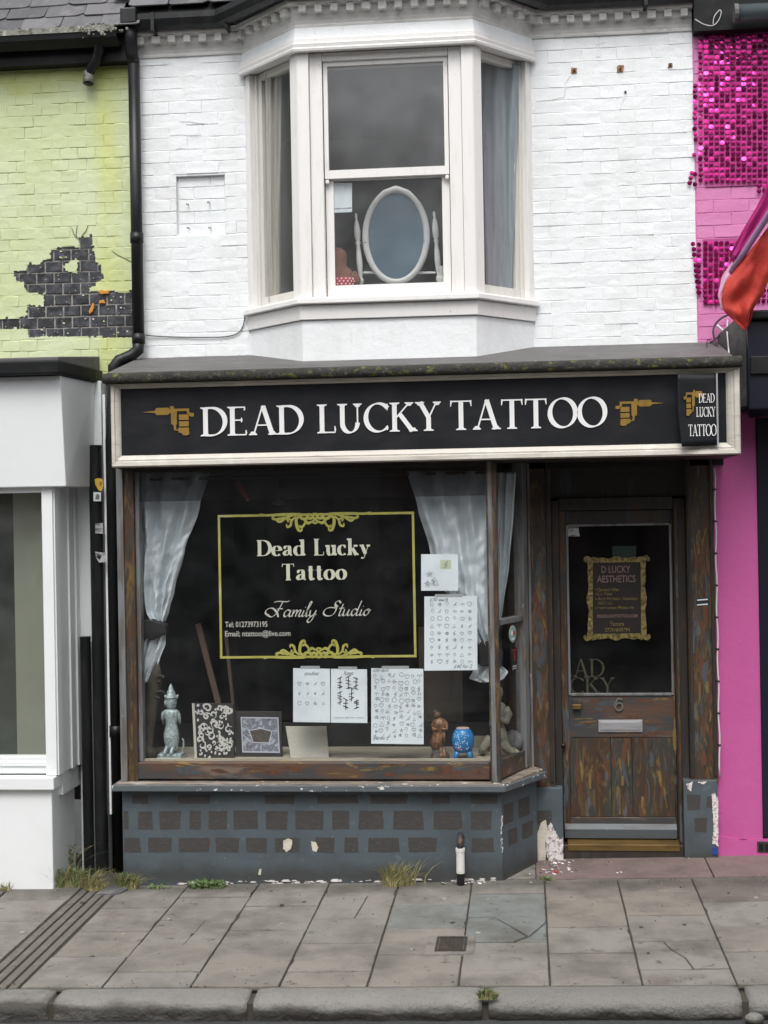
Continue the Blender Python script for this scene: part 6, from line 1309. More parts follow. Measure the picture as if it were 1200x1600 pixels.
# silver praying figure seen from behind
Y0 = -.38; k = SC_(Y0); c = at(268, 1186, Y0); cx, cy, cz = c.x, Y0, DK
H = lambda py: DK+(1186-py)*k
fg = thing('praying_statue', 'silver crowned kneeling statue with its back to the street at the left of the display', 'statue', (cx, cy, cz))
mb = MB(); w = 20*k; mb.box(cx-w, cx+w, cy-.07, cy+.08, DK, H(1181)); mb.box(cx-w*.94, cx+w*.96, cy-.064, cy+.074, H(1180.5), H(1176)); put(mb, 'plinth', m_silver, fg, bevel=.004)
mb = MB()
mb.loft([(cx+.004, cy, H(1170), 9*k, .045), (cx+.004, cy, H(1163), 10.6*k, .055), (cx+.002, cy, H(1155), 12*k, .060), (cx+.002, cy, H(1146), 12.2*k, .058), (cx+.004, cy, H(1138), 10.6*k, .048), (cx+.004, cy, H(1131), 8.8*k, .040), (cx+.004, cy, H(1123), 9.8*k, .042),
         (cx+.002, cy, H(1115), 12.4*k, .046), (cx+.002, cy, H(1110), 13.4*k, .044), (cx+.002, cy, H(1107.5), 10*k, .038), (cx+.004, cy, H(1106), 5.4*k, .030), (cx+.004, cy, H(1102), 5*k, .028)], 20, 0, .03, 9)
put(mb, 'body', m_silver, fg, smooth=True)
mb = MB(); mb.loft([(cx+.004, cy, H(1106), 4.6*k, .028), (cx+.004, cy, H(1103.5), 7.4*k, .040), (cx+.004, cy, H(1096), 8.6*k, .046), (cx+.004, cy, H(1089), 8.4*k, .046), (cx+.004, cy, H(1084), 7.6*k, .042), (cx+.004, cy, H(1080), 5.2*k, .03)], 16)
put(mb, 'head', m_silver, fg, smooth=True)
mb = MB(); mb.loft([(cx+.004, cy, H(1089), 9*k, .048), (cx+.004, cy, H(1086.5), 9.4*k, .05), (cx+.004, cy, H(1085.5), 8.2*k, .045), (cx+.004, cy, H(1082), 7.2*k, .04), (cx+.004, cy, H(1077), 5.4*k, .032), (cx+.004, cy, H(1076), 4.0*k, .025), (cx+.004, cy, H(1073), 3.9*k, .025), (cx+.004, cy, H(1070), 2.6*k, .018), (cx+.004, cy, H(1066.5), 1.4*k, .01), (cx+.004, cy, H(1065.5), .5*k, .004)], 16)
for s_ in (-1, 1): mb.loft([(cx+.004+s_*9.2*k, cy+.01, H(1090), 1.0*k, .012), (cx+.004+s_*9.6*k, cy+.01, H(1087), 2.0*k, .013), (cx+.004+s_*9.9*k, cy+.01, H(1085), 1.8*k, .011), (cx+.004+s_*10.1*k, cy+.01, H(1083.4), .7*k, .006)], 10)
put(mb, 'crown', m_silver, fg, smooth=True)
for s_ in (-1, 1):
    put(MB().tube([(cx+s_*7.6*k, cy-.006, H(1101)), (cx+s_*8.2*k, cy-.004, H(1096)), (cx+s_*8.1*k, cy-.002, H(1091))], [.008, .009, .006], 8), 'ear', m_silver, fg, smooth=True)
    put(MB().tube([(cx+s_*10.5*k, cy, H(1110)), (cx+s_*12.6*k, cy, H(1115)), (cx+s_*13.4*k, cy+.004, H(1122)), (cx+s_*13*k, cy+.018, H(1129)), (cx+s_*8*k, cy+.075, H(1121)), (cx+s_*1.5*k, cy+.095, H(1113))], [.011, .0135, .012, .012, .010, .009], 10), 'arm', m_silver, fg, smooth=True)
    put(MB().loft([(cx+s_*5*k-.008, cy-.052, H(1176), 3.4*k, .028), (cx+s_*5*k-.008, cy-.050, H(1172), 3.0*k, .024), (cx+s_*5*k-.004, cy-.042, H(1168), 2.5*k, .018), (cx+s_*5*k, cy-.03, H(1163), 2.2*k, .014)], 10), 'foot', m_silver, fg, smooth=True)
put(MB().tube([(cx+14*k, cy+.05, H(1176)), (cx+17*k, cy+.05, H(1168)), (cx+17*k, cy+.05, H(1158)), (cx+15*k, cy+.05, H(1155))], .006, 6), 'train_loop', m_silver, fg)
# damask canvas, black picture, cream canvas leaning
def board(nm, label, cat, q4, Y, back, th, mat):
    """q4: bottom left, bottom right, top right, top left in photo px; leaning back"""
    ys = (Y, Y, Y+back, Y+back); f_ = [at(x, y, yy) for (x, y), yy in zip(q4, ys)]
    dz = DK-min(f_[0].z, f_[1].z); o = thing(nm, label, cat, ((f_[0].x+f_[1].x)/2, Y, DK))
    b_ = [p+Vector((0, th, 0)) for p in f_]; put(MB().hexa(f_+b_), 'panel', mat, o, bevel=.002)
    def fn(u, v, d): a = f_[0].lerp(f_[1], u); b = f_[3].lerp(f_[2], u); p = a.lerp(b, v); return (p.x, p.y+d, p.z)
    return o, fn
o, fn = board('damask_canvas', 'square canvas with a silver damask leaf pattern on black', 'canvas', ((304, 1187), (366, 1187), (365, 1099), (300, 1099)), -.34, .05, .03, m_damb)
put(MB().ribbon([(.035, 0), (.03, 1)], .06, -.003, -.0005, 0, fn), 'pale_edge', m_canvas, o)
rnd = random.Random(6); mb = MB()
for i in range(40):
    u0, v0 = .14+.8*rnd.random(), .05+.9*rnd.random(); t = rnd.uniform(0, 6.28); s_ = rnd.uniform(.05, .13); d_ = rnd.choice((-1, 1)); pts = []
    for q_ in range(16): a = t+d_*q_*.42; r = s_*(1-q_/19); pts.append((min(.99, max(.08, u0+r*math.cos(a))), min(.99, max(.01, v0+r*.75*math.sin(a)))))
    mb.ribbon(pts, [.008+.026*math.sin(math.pi*q_/15)**1.5 for q_ in range(16)], -.0025-i*.00003, -.0004, 0, fn)
for i in range(70):
    u0, v0, t, l = .1+.86*rnd.random(), .03+.94*rnd.random(), rnd.uniform(0, 6.28), rnd.uniform(.04, .09)
    pts = [(min(.99, max(.08, u0+l*q_*math.cos(t+q_*.5))), min(.99, max(.01, v0+l*.8*q_*math.sin(t+q_*.5)))) for q_ in (0, .25, .5, .75, 1)]
    mb.ribbon(pts, [.006, .036, .05, .034, .006], -.0035-i*.00003, -.0004, 0, fn)
put(mb, 'damask_pattern', m_damw, o)
o, fn = board('framed_picture', 'black framed picture of a grey pentagon stone on marbled ground', 'picture', ((369, 1187), (441, 1187), (440, 1112), (367, 1111)), -.30, .05, .02, m_damb)
def quad(mb, pts, d, fn, m=0, b=-.0004):
    n = len(pts); return mb.add([fn(u, v, d) for u, v in pts]+[fn(u, v, b) for u, v in pts], [tuple(range(n)), tuple(range(2*n-1, n-1, -1))]+[(i, i+n, (i+1) % n+n, (i+1) % n) for i in range(n)], m)
put(quad(MB(), [(.14, .15), (.95, .14), (.93, .88), (.12, .88)], -.002, fn), 'print_border', m_printline, o)
put(quad(MB(), [(.165, .18), (.925, .17), (.905, .855), (.145, .855)], -.003, fn), 'print', m_marble, o)
put(quad(MB(), [(.37, .35), (.73, .34), (.80, .60), (.55, .66), (.29, .61)], -.004, fn), 'pentagon', m_printline, o)
put(quad(MB(), [(.385, .37), (.715, .36), (.775, .585), (.55, .64), (.315, .595)], -.005, fn), 'pentagon_stone', m_rock, o)
for a, b in (((.33, .36), (.16, .52)), ((.55, .35), (.55, .17)), ((.8, .6), (.91, .60)), ((.3, .62), (.15, .66))): put(MB().ribbon([a, b], .015, -.0045, -.001, 0, fn), 'print_line', m_printline, o)
board('cream_canvas', 'blank cream canvas leaning in the shop window beside the framed picture', 'canvas', ((455, 1187), (514, 1187), (510, 1135), (446, 1135)), -.33, .06, .012, m_canvas)
# carved wooden man
Y0 = -.40; k = SC_(Y0); c = at(688, 1188, Y0); cx, cy = c.x, Y0; H = lambda py: DK+(1188-py)*k
wm = thing('carved_figure', 'carved brown wooden old man in robes on a rock, standing left of the blue planter', 'figurine', (cx, cy, DK))
mb = MB(); mb.loft([(cx-.004, cy, DK, 15*k, .055), (cx-.002, cy, H(1184), 15.5*k, .057), (cx-.004, cy, H(1179), 13*k, .05), (cx-.012, cy, H(1174), 10*k, .04), (cx-.03, cy+.01, H(1168), 6*k, .03)], 14, 0, .10, 5)
put(mb, 'rock_base', m_rock, wm, smooth=False)
mb = MB(); X = lambda px: c.x+(px-688)*k
mb.loft([(X(684), cy, H(1171), 7*k, .032), (X(683), cy, H(1168), 9.5*k, .040), (X(684), cy, H(1160), 11.4*k, .045), (X(686), cy, H(1152), 11*k, .044), (X(687), cy, H(1146), 9.6*k, .038), (X(688), cy, H(1142), 9.8*k, .038), (X(688.5), cy, H(1136), 12*k, .044), (X(688.5), cy, H(1130), 12*k, .042), (X(688), cy, H(1126), 9*k, .034), (X(687), cy, H(1123.5), 4.4*k, .022), (X(686.5), cy, H(1122), 3.4*k, .018)], 28, 0, .085, 7)
put(mb, 'robe', m_carved, wm, smooth=True)
mb = MB(); mb.loft([(X(685.5), cy-.002, H(1123.5), 3*k, .016), (X(685), cy-.004, H(1121), 4.7*k, .024), (X(685), cy-.004, H(1117.5), 5.4*k, .027), (X(685), cy, H(1114.5), 4.6*k, .024), (X(684.5), cy+.002, H(1112.8), 2.4*k, .014)], 14); put(mb, 'head', m_carved, wm, smooth=True)
put(MB().loft([(X(683), cy, H(1115.5), 4.6*k, .022), (X(682), cy, H(1113.5), 4.9*k, .024), (X(681.5), cy, H(1112), 2.6*k, .014), (X(681), cy, H(1110.5), 1.6*k, .008)], 12), 'hair_knot', m_rock, wm, smooth=True)
for s_, e_ in ((-1, (680, 1141)), (1, (697.5, 1140))): put(MB().tube([(X(688+s_*8.5), cy, H(1128)), (X(688+s_*11), cy-.006, H(1134)), (X(e_[0]+s_*1), cy-.024, H(e_[1])), (X(688+s_*4), cy-.045, H(1139))], [.009, .012, .011, .008], 10), 'sleeve', m_carved, wm, smooth=True)
mb = MB()
for a in ((681, 1168, 678, 1150), (690, 1160, 692, 1146), (696, 1158, 695, 1144), (686, 1166, 685, 1148)): mb.tube([(X(a[0]), cy-.043, H(a[1])), (X(a[2]), cy-.038, H(a[3]))], [.007, .004], 6)
put(mb, 'robe_fold', m_carved, wm, smooth=True)
for x in (690, 695): put(MB().tube([(X(x-1), cy-.02, H(1168)), (X(x-.6), cy-.024, H(1176)), (X(x+1.5), cy-.055, H(1180.5))], [.015, .011, .012], 10), 'leg', m_carved, wm, smooth=True)
# blue planter on legs
Y0 = -.39; k = SC_(Y0); c = at(724, 1187, Y0); cx, cy = c.x, Y0; H = lambda py: DK+(1187-py)*k
bl = thing('blue_planter', 'glossy blue barrel shaped planter on four legs with white dots and a red spot', 'planter', (cx, cy, DK))
prof = [(1176, 9), (1174, 13), (1168, 16.5), (1160, 17.8), (1152, 17.4), (1146, 15.6), (1141, 12.4), (1138.6, 10.2)]
put(MB().loft([(cx, cy, H(y), r*k, r*k*.95) for y, r in prof], 28), 'pot', m_blue, bl, smooth=True)
put(MB().loft([(cx, cy, H(1139.4), 10.3*k, 9.8*k), (cx, cy, H(1137.6), 9.9*k, 9.4*k), (cx, cy, H(1137.4), 9.0*k, 8.6*k)], 24), 'clay_top', m_terra, bl, smooth=False)
for sx in (-1, 1):
    for sy in (-1, 1): put(MB().tube([(cx+sx*9*k, cy+sy*8*k, H(1174)), (cx+sx*11*k, cy+sy*9*k, H(1180)), (cx+sx*11.5*k, cy+sy*9.5*k, DK)], [.020, .016, .014], 10), 'leg', m_blue, bl, smooth=True)
rnd = random.Random(3); mb = MB()
for i in range(64):
    y = rnd.uniform(1142, 1170); r = None
    for (ya, r_a), (yb_, r_b) in zip(prof[:-1], prof[1:]):
        if yb_ <= y <= ya: r = r_a+(r_b-r_a)*(ya-y)/(ya-yb_)
    a = rnd.uniform(-2.2, -.75)-.25; mb.ball((cx+r*k*1.0*math.cos(a), cy+r*k*.955*math.sin(a), H(y)), rnd.uniform(.0022, .0042), 4)
put(mb, 'white_dots', m_bluewhite, bl)
put(MB().ball((cx-5.5*k, cy-16.2*k*.9, H(1168.5)), .0105, 6, 0, (1, .4, 1)), 'red_spot', m_red, bl)
# stone nymph and ball behind the corner post
Y0 = -.20; k = SC_(Y0); c = at(788, 1183, Y0); H = lambda py: DK+(1183-py)*k; X = lambda px: c.x+(px-782)*k; cy = Y0
ny = thing('stone_figure', 'mossy stone garden figure sitting behind the corner post of the shop window', 'statue', (c.x, Y0, DK))
mb = MB().loft([(X(775), cy, DK, 30*k, .08), (X(775), cy, H(1178), 29*k, .08), (X(772), cy, H(1172), 24*k, .07)], 16, 0, .08, 5); put(mb, 'rock_base', m_stone, ny)
mb = MB().loft([(X(777), cy, H(1172), 13*k, .07), (X(776), cy, H(1160), 12*k, .065), (X(776), cy, H(1148), 10.5*k, .055), (X(774), cy, H(1136), 7.5*k, .045), (X(776), cy, H(1124), 10*k, .05), (X(777), cy, H(1113), 11*k, .045), (X(776), cy, H(1105), 8.5*k, .035), (X(774), cy, H(1101), 4.5*k, .025), (X(774), cy, H(1096), 5*k, .03), (X(774), cy, H(1088), 8*k, .04), (X(774), cy, H(1080), 7*k, .035), (X(772), cy, H(1074), 3*k, .02)], 16); put(mb, 'body', m_stone, ny, smooth=True)
put(MB().tube([(X(784), cy-.02, H(1110)), (X(789), cy-.03, H(1120)), (X(786), cy-.05, H(1130)), (X(776), cy-.06, H(1126))], [.03, .032, .026, .02], 10), 'arm', m_stone, ny, smooth=True)
put(MB().tube([(X(770), cy-.03, H(1168)), (X(758), cy-.05, H(1160)), (X(750), cy-.05, H(1172)), (X(748), cy-.06, H(1180))], [.045, .042, .034, .026], 10), 'leg', m_stone, ny, smooth=True)
put(MB().tube([(X(779), cy-.04, H(1162)), (X(786), cy-.06, H(1172)), (X(797), cy-.07, H(1179))], [.04, .034, .022], 10), 'leg', m_stone, ny, smooth=True)
p = at(800, 1165, -.13); solo(MB().ball((p.x, -.13, DK+.078), .078, 14), 'stone_ball', m_greyball, 'grey stone ball resting beside the mossy stone figure', 'ball', (p.x, -.13, DK), smooth=True)
# dark carving and little white column at the left
Y0 = -.34; k = SC_(Y0); c = at(232, 1186, Y0); H = lambda py: DK+(1186-py)*k; X = lambda px: c.x+(px-232)*k
dcv = thing('dark_carving', 'tall dark brown carved wooden mask standing under the left curtain', 'carving', (c.x, Y0, DK))
put(MB().loft([(X(232), Y0, DK, 17*k, .05), (X(232), Y0, H(1172), 16*k, .05), (X(231), Y0, H(1168), 8*k, .03), (X(234), Y0, H(1140), 9*k, .03), (X(238), Y0, H(1110), 11*k, .034), (X(243), Y0, H(1080), 12*k, .036), (X(246), Y0, H(1050), 10*k, .03), (X(247), Y0, H(1030), 5*k, .016)], 14, 0, .06, 4), 'trunk', m_brownpanel, dcv, smooth=True)
for y, r in ((1060, .03), (1085, .034)): p = at(250, y, Y0-.03); put(MB().tube([(p.x+r*math.cos(a), Y0-.035, p.z+r*.7*math.sin(a)) for a in [.3+i*.45 for i in range(11)]], .007, 6), 'carved_brow', m_brownpanel, dcv)
c = at(215, 1187, -.455); wc = thing('white_column_foot', 'chipped white turned column foot in the corner of the shop window', 'ornament', (c.x, -.455, DK))
put(MB().loft([(c.x, -.455, DK, .030, .022), (c.x, -.455, DK+.012, .030, .022), (c.x, -.455, DK+.016, .024, .02), (c.x, -.455, DK+.03, .022, .02), (c.x, -.455, DK+.036, .028, .022), (c.x, -.455, DK+.05, .027, .022), (c.x, -.455, DK+.056, .02, .018), (c.x, -.455, DK+.10, .016, .016)], 14), 'column', m_flake, wc)
# things glimpsed in the dark shop
def plank(a, b, Y, w, label):
    p, q_ = at(*a, Y), at(*b, Y+.15); d_ = (q_-p).normalized(); n_ = Vector((d_.z, 0, -d_.x))*w/2
    solo(MB().hexa([p-n_, p+n_, q_+n_, q_-n_, p-n_+Vector((0, .03, 0)), p+n_+Vector((0, .03, 0)), q_+n_+Vector((0, .03, 0)), q_-n_+Vector((0, .03, 0))]), 'wooden_plank', m_plank, label, 'plank', p, 'planks leaning in the dark shop')
plank((343, 1108), (309, 975), -.12, .040, 'brown wooden plank leaning in the dark behind the damask canvas')
plank((372, 1180), (352, 985), .0, .022, 'thin dark lath leaning in the dark behind the framed picture')
c = at(435, 790, .3); pn = thing('pendant_lamp', 'small unlit glass pendant lamp hanging in the dark shop', 'pendant lamp', (c.x, .3, c.z))
put(MB().tube([(c.x, .3, 2.99), (c.x, .3, c.z+.09)], .004, 6), 'cord', m_iron, pn); put(MB().loft([(c.x, .3, c.z, .012, .012), (c.x, .3, c.z+.01, .055, .055), (c.x, .3, c.z+.04, .04, .04), (c.x, .3, c.z+.07, .012, .012), (c.x, .3, c.z+.1, .007, .007)], 12), 'shade', m_greyball, pn, smooth=True)
c = at(378, 770, -.2); solo(MB().tube([tuple(at(370, 750, -.2)), tuple(at(377, 764, -.22)), tuple(at(388, 782, -.2))], [.010, .022, .012], 8), 'red_ornament', m_red, 'small red ornament hanging near the top of the dark shop window', 'ornament', c, smooth=True)
# side window stickers
def P4(x, y): # on the canted pane
    for t in [i/60 for i in range(61)]:
        pt = Vector(c0).lerp(Vector(c1), t); p = at(x, y, pt.y)
        if p.x <= pt.x: return p+Vector((0, -.012, 0))
    return at(x, y, -.3)
c = P4(801, 990); ov = thing('oval_sticker', 'oval green and white sticker on the canted side pane by the door', 'sticker', c)
en = Vector((c1[0]-c0[0], c1[1]-c0[1], 0)).normalized(); nn_ = Vector((en.y, -en.x, 0))
def ell(rx, rz, lift, mat, nm, dx=0, dz=0):
    ps = [c+en*(dx+rx*math.cos(2*math.pi*i/20))+Vector((0, 0, dz+rz*math.sin(2*math.pi*i/20)))+nn_*lift for i in range(20)]; bs_ = [p-nn_*.0012 for p in ps]
    put(MB().add(ps+bs_, [tuple(range(20)), tuple(range(39, 19, -1))]+[(i, i+20, (i+1) % 20+20, (i+1) % 20) for i in range(20)]), nm, mat, ov)
ell(.062, .058, .0, m_sticker, 'oval_backing'); ell(.056, .052, .0016, m_stgreen, 'oval_green'); ell(.020, .016, .003, m_red, 'oval_red', .02, .004); ell(.018, .016, .0031, m_paper, 'oval_white', -.016, .006); ell(.028, .006, .0032, m_paper, 'oval_line', .0, -.034)
c = P4(804, 1030); lb = thing('window_label', 'small upright red and white label below the oval sticker', 'sticker', c)
def lrect(u0, u1, v0, v1, lift, mat, nm):
    ps = [c+en*u+Vector((0, 0, v))+nn_*lift for u, v in ((u0, v0), (u1, v0), (u1, v1), (u0, v1))]; put(MB().hexa(ps+[p-nn_*.001 for p in ps]), nm, mat, lb)
lrect(-.05, .05, -.075, .075, 0, m_stickerd, 'backing')
for v in (-.06, -.045): lrect(-.035, .035, v-.004, v+.004, .001, m_sticker, 'print_line')
for v in (.0, .02, .04): lrect(-.012, .012, v-.007, v+.007, .001, m_red, 'red_print')
lrect(-.04, .04, .06, .066, .001, m_red, 'red_print')
# door poster, letters and stickers
YD = .0765
po = thing('door_poster', 'dark price poster in an ornate gold frame behind the door glass, headed D Lucky Aesthetics', 'poster', tuple(at(965, 1003, YD)))
pl = poly_at([(924, 993), (1004, 992), (1003, 876), (924, 877)], YD); put(MB().prism(pl, YD, YD+.002), 'sheet', M('poster_black', (.018, .013, .012), .5), po)
def orn_bar(a, b, wid, seed, nm='frame_side'):
    rnd = random.Random(seed); n = 26; A, B = Vector(a), Vector(b); d_ = (B-A).normalized(); nrm = Vector((-d_.y, d_.x)); L_ = []; R__ = []
    for i in range(n+1):
        t = i/n; p = A.lerp(B, t); sc = abs(math.sin(t*math.pi*3)); e_ = .35*math.exp(-((t-.5)/.07)**2)+.55*(math.exp(-(t/.06)**2)+math.exp(-((1-t)/.06)**2))
        L_.append(tuple(p+nrm*wid*(.7+.35*sc+e_+rnd.uniform(-.12, .12)))); R__.append(tuple(p-nrm*wid*.42))
    for i in range(n): pass
    mb = MB(); vs = [(x, YD-.004-.002*(i % 3), z) for i, (x, z) in enumerate(L_)]+[(x, YD-.006, z) for x, z in R__]+[(x, YD+.002, z) for x, z in L_]+[(x, YD+.002, z) for x, z in R__]; N_ = n+1
    fs = [(i, i+1, N_+i+1, N_+i) for i in range(n)]+[(2*N_+i, i, i+1, 2*N_+i+1) for i in range(n)]+[(N_+i, N_+i+1, 3*N_+i+1, 3*N_+i) for i in range(n)]+[(2*N_+i, 2*N_+i+1, 3*N_+i+1, 3*N_+i) for i in range(n)]+[(0, N_, 3*N_, 2*N_), (n, N_+n, 3*N_+n, 2*N_+n)]
    put(mb.add(vs, fs), nm, m_goldframe, po)
bl_, br_, tr_, tl_ = pl; wd = .024
orn_bar((tl_[0], tl_[1]), (tr_[0], tr_[1]), wd, 1); orn_bar((br_[0], br_[1]), (bl_[0], bl_[1]), wd*1.1, 2); orn_bar((bl_[0], bl_[1]), (tl_[0], tl_[1]), wd, 3); orn_bar((tr_[0], tr_[1]), (br_[0], br_[1]), wd, 4)
for i, (x, z) in enumerate(pl):
    sx = 1 if i in (1, 2) else -1; sz = 1 if i in (2, 3) else -1
    put(MB().ribbon(crom([(x, z), (x+sx*.020, z+sz*.018), (x+sx*.040, z+sz*.022), (x+sx*.046, z+sz*.006), (x+sx*.034, z+sz*.002)], 5), [.03]*10+[.016]*11, YD-.012, YD), 'frame_corner', m_goldframe, po)
def dl(txt, a, b, y0, y1, mat, bold=.01): stencil(txt, X_(a, y0, YD), X_(b, y0, YD), Z_((a+b)/2, y0, YD), Z_((a+b)/2, y1, YD), YD-.0005, po, mat, bold=bold)
dl('D LUCKY', 940, 985, 895, 884, m_brownink); dl('AESTHETICS', 933, 993, 910, 899, m_brownink)
for txt, b, y0, y1 in (('Dermal Filler', 968, 924, 918.5), ('Lip Filler', 957, 931.5, 925.5), ('Anti-Wrinkle Injection', 996, 939, 932.8), ('(BOTOX)', 957, 946, 940), ('Permanent Make-Up', 991, 953, 947)): dl(txt, 934, b, y0, y1, m_goldframe)
for y in (921, 928, 936, 950): p = at(931.5, y, YD); put(MB().box(p.x-.004, p.x+.004, YD-.0015, YD, p.z-.004, p.z+.004), 'bullet', m_goldframe, po)
dl('DEADLUCKYTATTOO.COM', 933, 996, 965, 960, m_brownink); dl('Tamara', 953, 975, 978, 971, m_goldframe); dl('07587849794', 945, 984, 987, 981, m_goldframe)
dlt = thing('door_lettering', 'dim gold half hidden letters at the bottom left of the door glass', 'lettering', tuple(at(925, 1085, .088)))
def dw(txt, a, b, base, top):
    p, q_ = at(a, base, .088), at(b, base, .088); word(txt, p.x, q_.x, p.z, Z_(a, top, .088), .088, dlt, m_dimgold, W=.11, T=.035, th=.001, nib=10)
dw('EAD', 876, 944, 1058, 1030); dw('UCKY', 866, 960, 1084, 1059)
sticker([(886, 821), (905, 820), (904, 829), (906, 838), (887, 838), (888, 829)], .0755, m_sticker, 'torn grey sticker in the top left corner of the door glass')
o = sticker([(1087, 935), (1107, 933), (1109, 945), (1088, 947)], -.0315, m_stickerd, 'small black sticker with white lines on the right door pilaster')
for y in (936.5, 944): put(MB().prism(poly_at([(1089, y+.3), (1106, y-1.1), (1106, y+.9), (1089, y+2.1)], -.033), -.0342, -.0328), 'print', m_paper, o)
put(MB().prism(poly_at([(957, 878), (994, 878), (994, 853), (957, 853)], .30), .30, .31), 'backing_card', M('dim_green_card', (.05, .085, .075), .7), po)

# ================================================================== UPSTAIRS WINDOW
Y0 = -.20; k = SC_(Y0)
def E_(cx, cy, rx, ry, n=40, a0=0): return [(at(cx+rx*math.cos(2*math.pi*i/n+a0), cy-ry*math.sin(2*math.pi*i/n+a0), Y0).x, at(cx+rx*math.cos(2*math.pi*i/n+a0), cy-ry*math.sin(2*math.pi*i/n+a0), Y0).z) for i in range(n)]
WB = zlb-.035
mi = thing('dressing_mirror', 'oval ivory framed dressing table mirror on turned posts in the upstairs window', 'mirror', (at(619, 440, Y0).x, Y0, WB))
n = 48; mb = MB(); rows = []
for (rx, ry, y) in ((43, 67, Y0-.006), (44, 68, Y0-.018), (48, 71.5, Y0-.022), (52, 74.5, Y0-.016), (53, 75.5, Y0), (52, 74.5, Y0+.014), (43, 67, Y0+.014)):
    e_ = E_(619, 369, rx, ry, n)
    rows.append([(x, y, z+(.016*math.exp(-((i/n-.25)/.028)**2)+.010*math.exp(-((abs(i/n-.25)-.06)/.02)**2) if ry > 70 else 0)) for i, (x, z) in enumerate(e_)])
mb.rings(rows, caps=False); put(mb, 'oval_frame', m_mirrorframe, mi, smooth=True)
e_ = E_(619, 369, 44, 68, n); put(MB().prism(e_, Y0-.004, Y0+.004), 'mirror_glass', m_mirrorback, mi)
for (xa, ya), (xb_, yb_) in (((556, 333), (565, 441)), ((678, 330), (687, 441))):
    a, b = at(xa, ya, Y0), at(xb_, yb_, Y0); b.z = WB; ps = []; rs = []
    for t, r in ((0, .002), (.03, .008), (.08, .006), (.13, .012), (.22, .017), (.32, .015), (.34, .009), (.37, .014), (.40, .009), (.52, .014), (.62, .016), (.76, .011), (.80, .008), (.82, .015), (.86, .016), (.88, .009), (.93, .014), (1, .020)):
        ps.append(a.lerp(b, t)); rs.append(r*1.35)
    put(MB().tube(ps, rs, 12), 'turned_post', m_mirrorframe, mi, smooth=True)
a, b = at(566, 425, Y0), at(680, 425, Y0); put(MB().tube([(a.x, Y0+.03, a.z), (b.x, Y0+.03, b.z)], .008, 8), 'cross_bar', m_mirrorframe, mi)
put(MB().box(at(560, 440, Y0).x, at(690, 440, Y0).x, Y0-.06, Y0+.07, WB-.002, WB+.018), 'mirror_base', m_mirrorframe, mi, bevel=.006)
for x, y in ((571, 379), (662, 377)): p = at(x, y, Y0-.02); put(MB().tube([(p.x-.008, Y0-.022, p.z), (p.x+.008, Y0-.022, p.z)], .0025, 6), 'pivot_screw', m_iron, mi)
Y1 = -.24; k = SC_(Y1); H = lambda py: WB+(443-py)*k; X = lambda px: at(px, 400, Y1).x
tb = thing('teddy_bear', 'brown plush bear in red polka dot shorts sitting with its back to the upstairs pane', 'soft toy', (X(530), Y1, WB))
put(MB().loft([(X(531), Y1, WB, .055, .05), (X(531), Y1, H(438), .088, .065), (X(532), Y1, H(425), .098, .07), (X(533), Y1, H(414), .092, .066), (X(531), Y1, H(405), .070, .055), (X(528), Y1, H(400), .056, .05), (X(527), Y1, H(393), .066, .06), (X(527), Y1, H(385), .068, .062), (X(527), Y1, H(377), .056, .052), (X(527), Y1, H(372), .03, .03), (X(527), Y1, H(371), .01, .01)], 20), 'body', m_teddy, tb, smooth=True)
for s_ in (-1, 1):
    put(MB().tube([(X(532)+s_*.075, Y1-.01, H(412)), (X(532)+s_*.105, Y1, H(422)), (X(532)+s_*.10, Y1-.02, H(434))], [.03, .034, .028], 10), 'arm', m_teddy, tb, smooth=True)
put(MB().loft([(X(533), Y1, WB+.001, .070, .062), (X(533), Y1, H(438), .096, .073), (X(533), Y1, H(428), .105, .077), (X(533), Y1, H(420), .104, .076)], 20), 'shorts', m_tred, tb, smooth=True)
mb = MB(); rnd = random.Random(1)
for i in range(8):
    for j in range(5):
        a = -2.6+i*.28+(.14 if j % 2 else 0); z = H(439-j*4.2); mb.ball((X(533)+.104*math.cos(a), Y1+.0765*math.sin(a), z), .0062, 4, 0, (1, .6, 1))
put(mb, 'polka_dots', m_paper, tb)
Yn = -.345
nt_ = thing('paper_notice', 'white paper notice stuck inside the upper left of the upstairs lower sash', 'paper', tuple(at(531, 333, Yn))); put(MB().prism(poly_at([(514, 333), (550, 331), (550, 286), (515, 286)], Yn), Yn, Yn+.001), 'sheet', m_paper, nt_)
put(MB().ribbon([(at(516, 327, Yn).x, at(516, 327, Yn).z), (at(549, 325, Yn).x, at(549, 325, Yn).z)], .008, Yn-.001, Yn), 'fold', m_sticker, nt_)
for x, y, r, lab in ((582, 437, .024, 'small round white ornament left of the oval mirror'), (668, 436, .03, 'crumpled white cloth right of the oval mirror')):
    p = at(x, y, -.25); solo(MB().ball((p.x, -.25, WB+r*.7), r, 8, 0, (1.5 if x > 600 else 1, 1, .75)), 'white_ornament', m_mirrorframe, lab, 'ornament', (p.x, -.25, WB), smooth=True)
Yt = -.22; bt = thing('toiletry_bottle', 'small cream bottle in the right corner of the upstairs window', 'bottle', (X_(690, 440, Yt), Yt, WB)); p = at(690, 440, Yt)
put(MB().loft([(p.x, Yt, WB, .028, .028), (p.x, Yt, WB+.08, .028, .028), (p.x, Yt, WB+.10, .012, .012), (p.x, Yt, WB+.125, .012, .012)], 12), 'bottle_body', m_wood_side, bt, smooth=False); put(MB().tube([(p.x, Yt, WB+.12), (p.x, Yt, WB+.165)], .014, 10), 'bottle_cap', m_mirrorframe, bt)

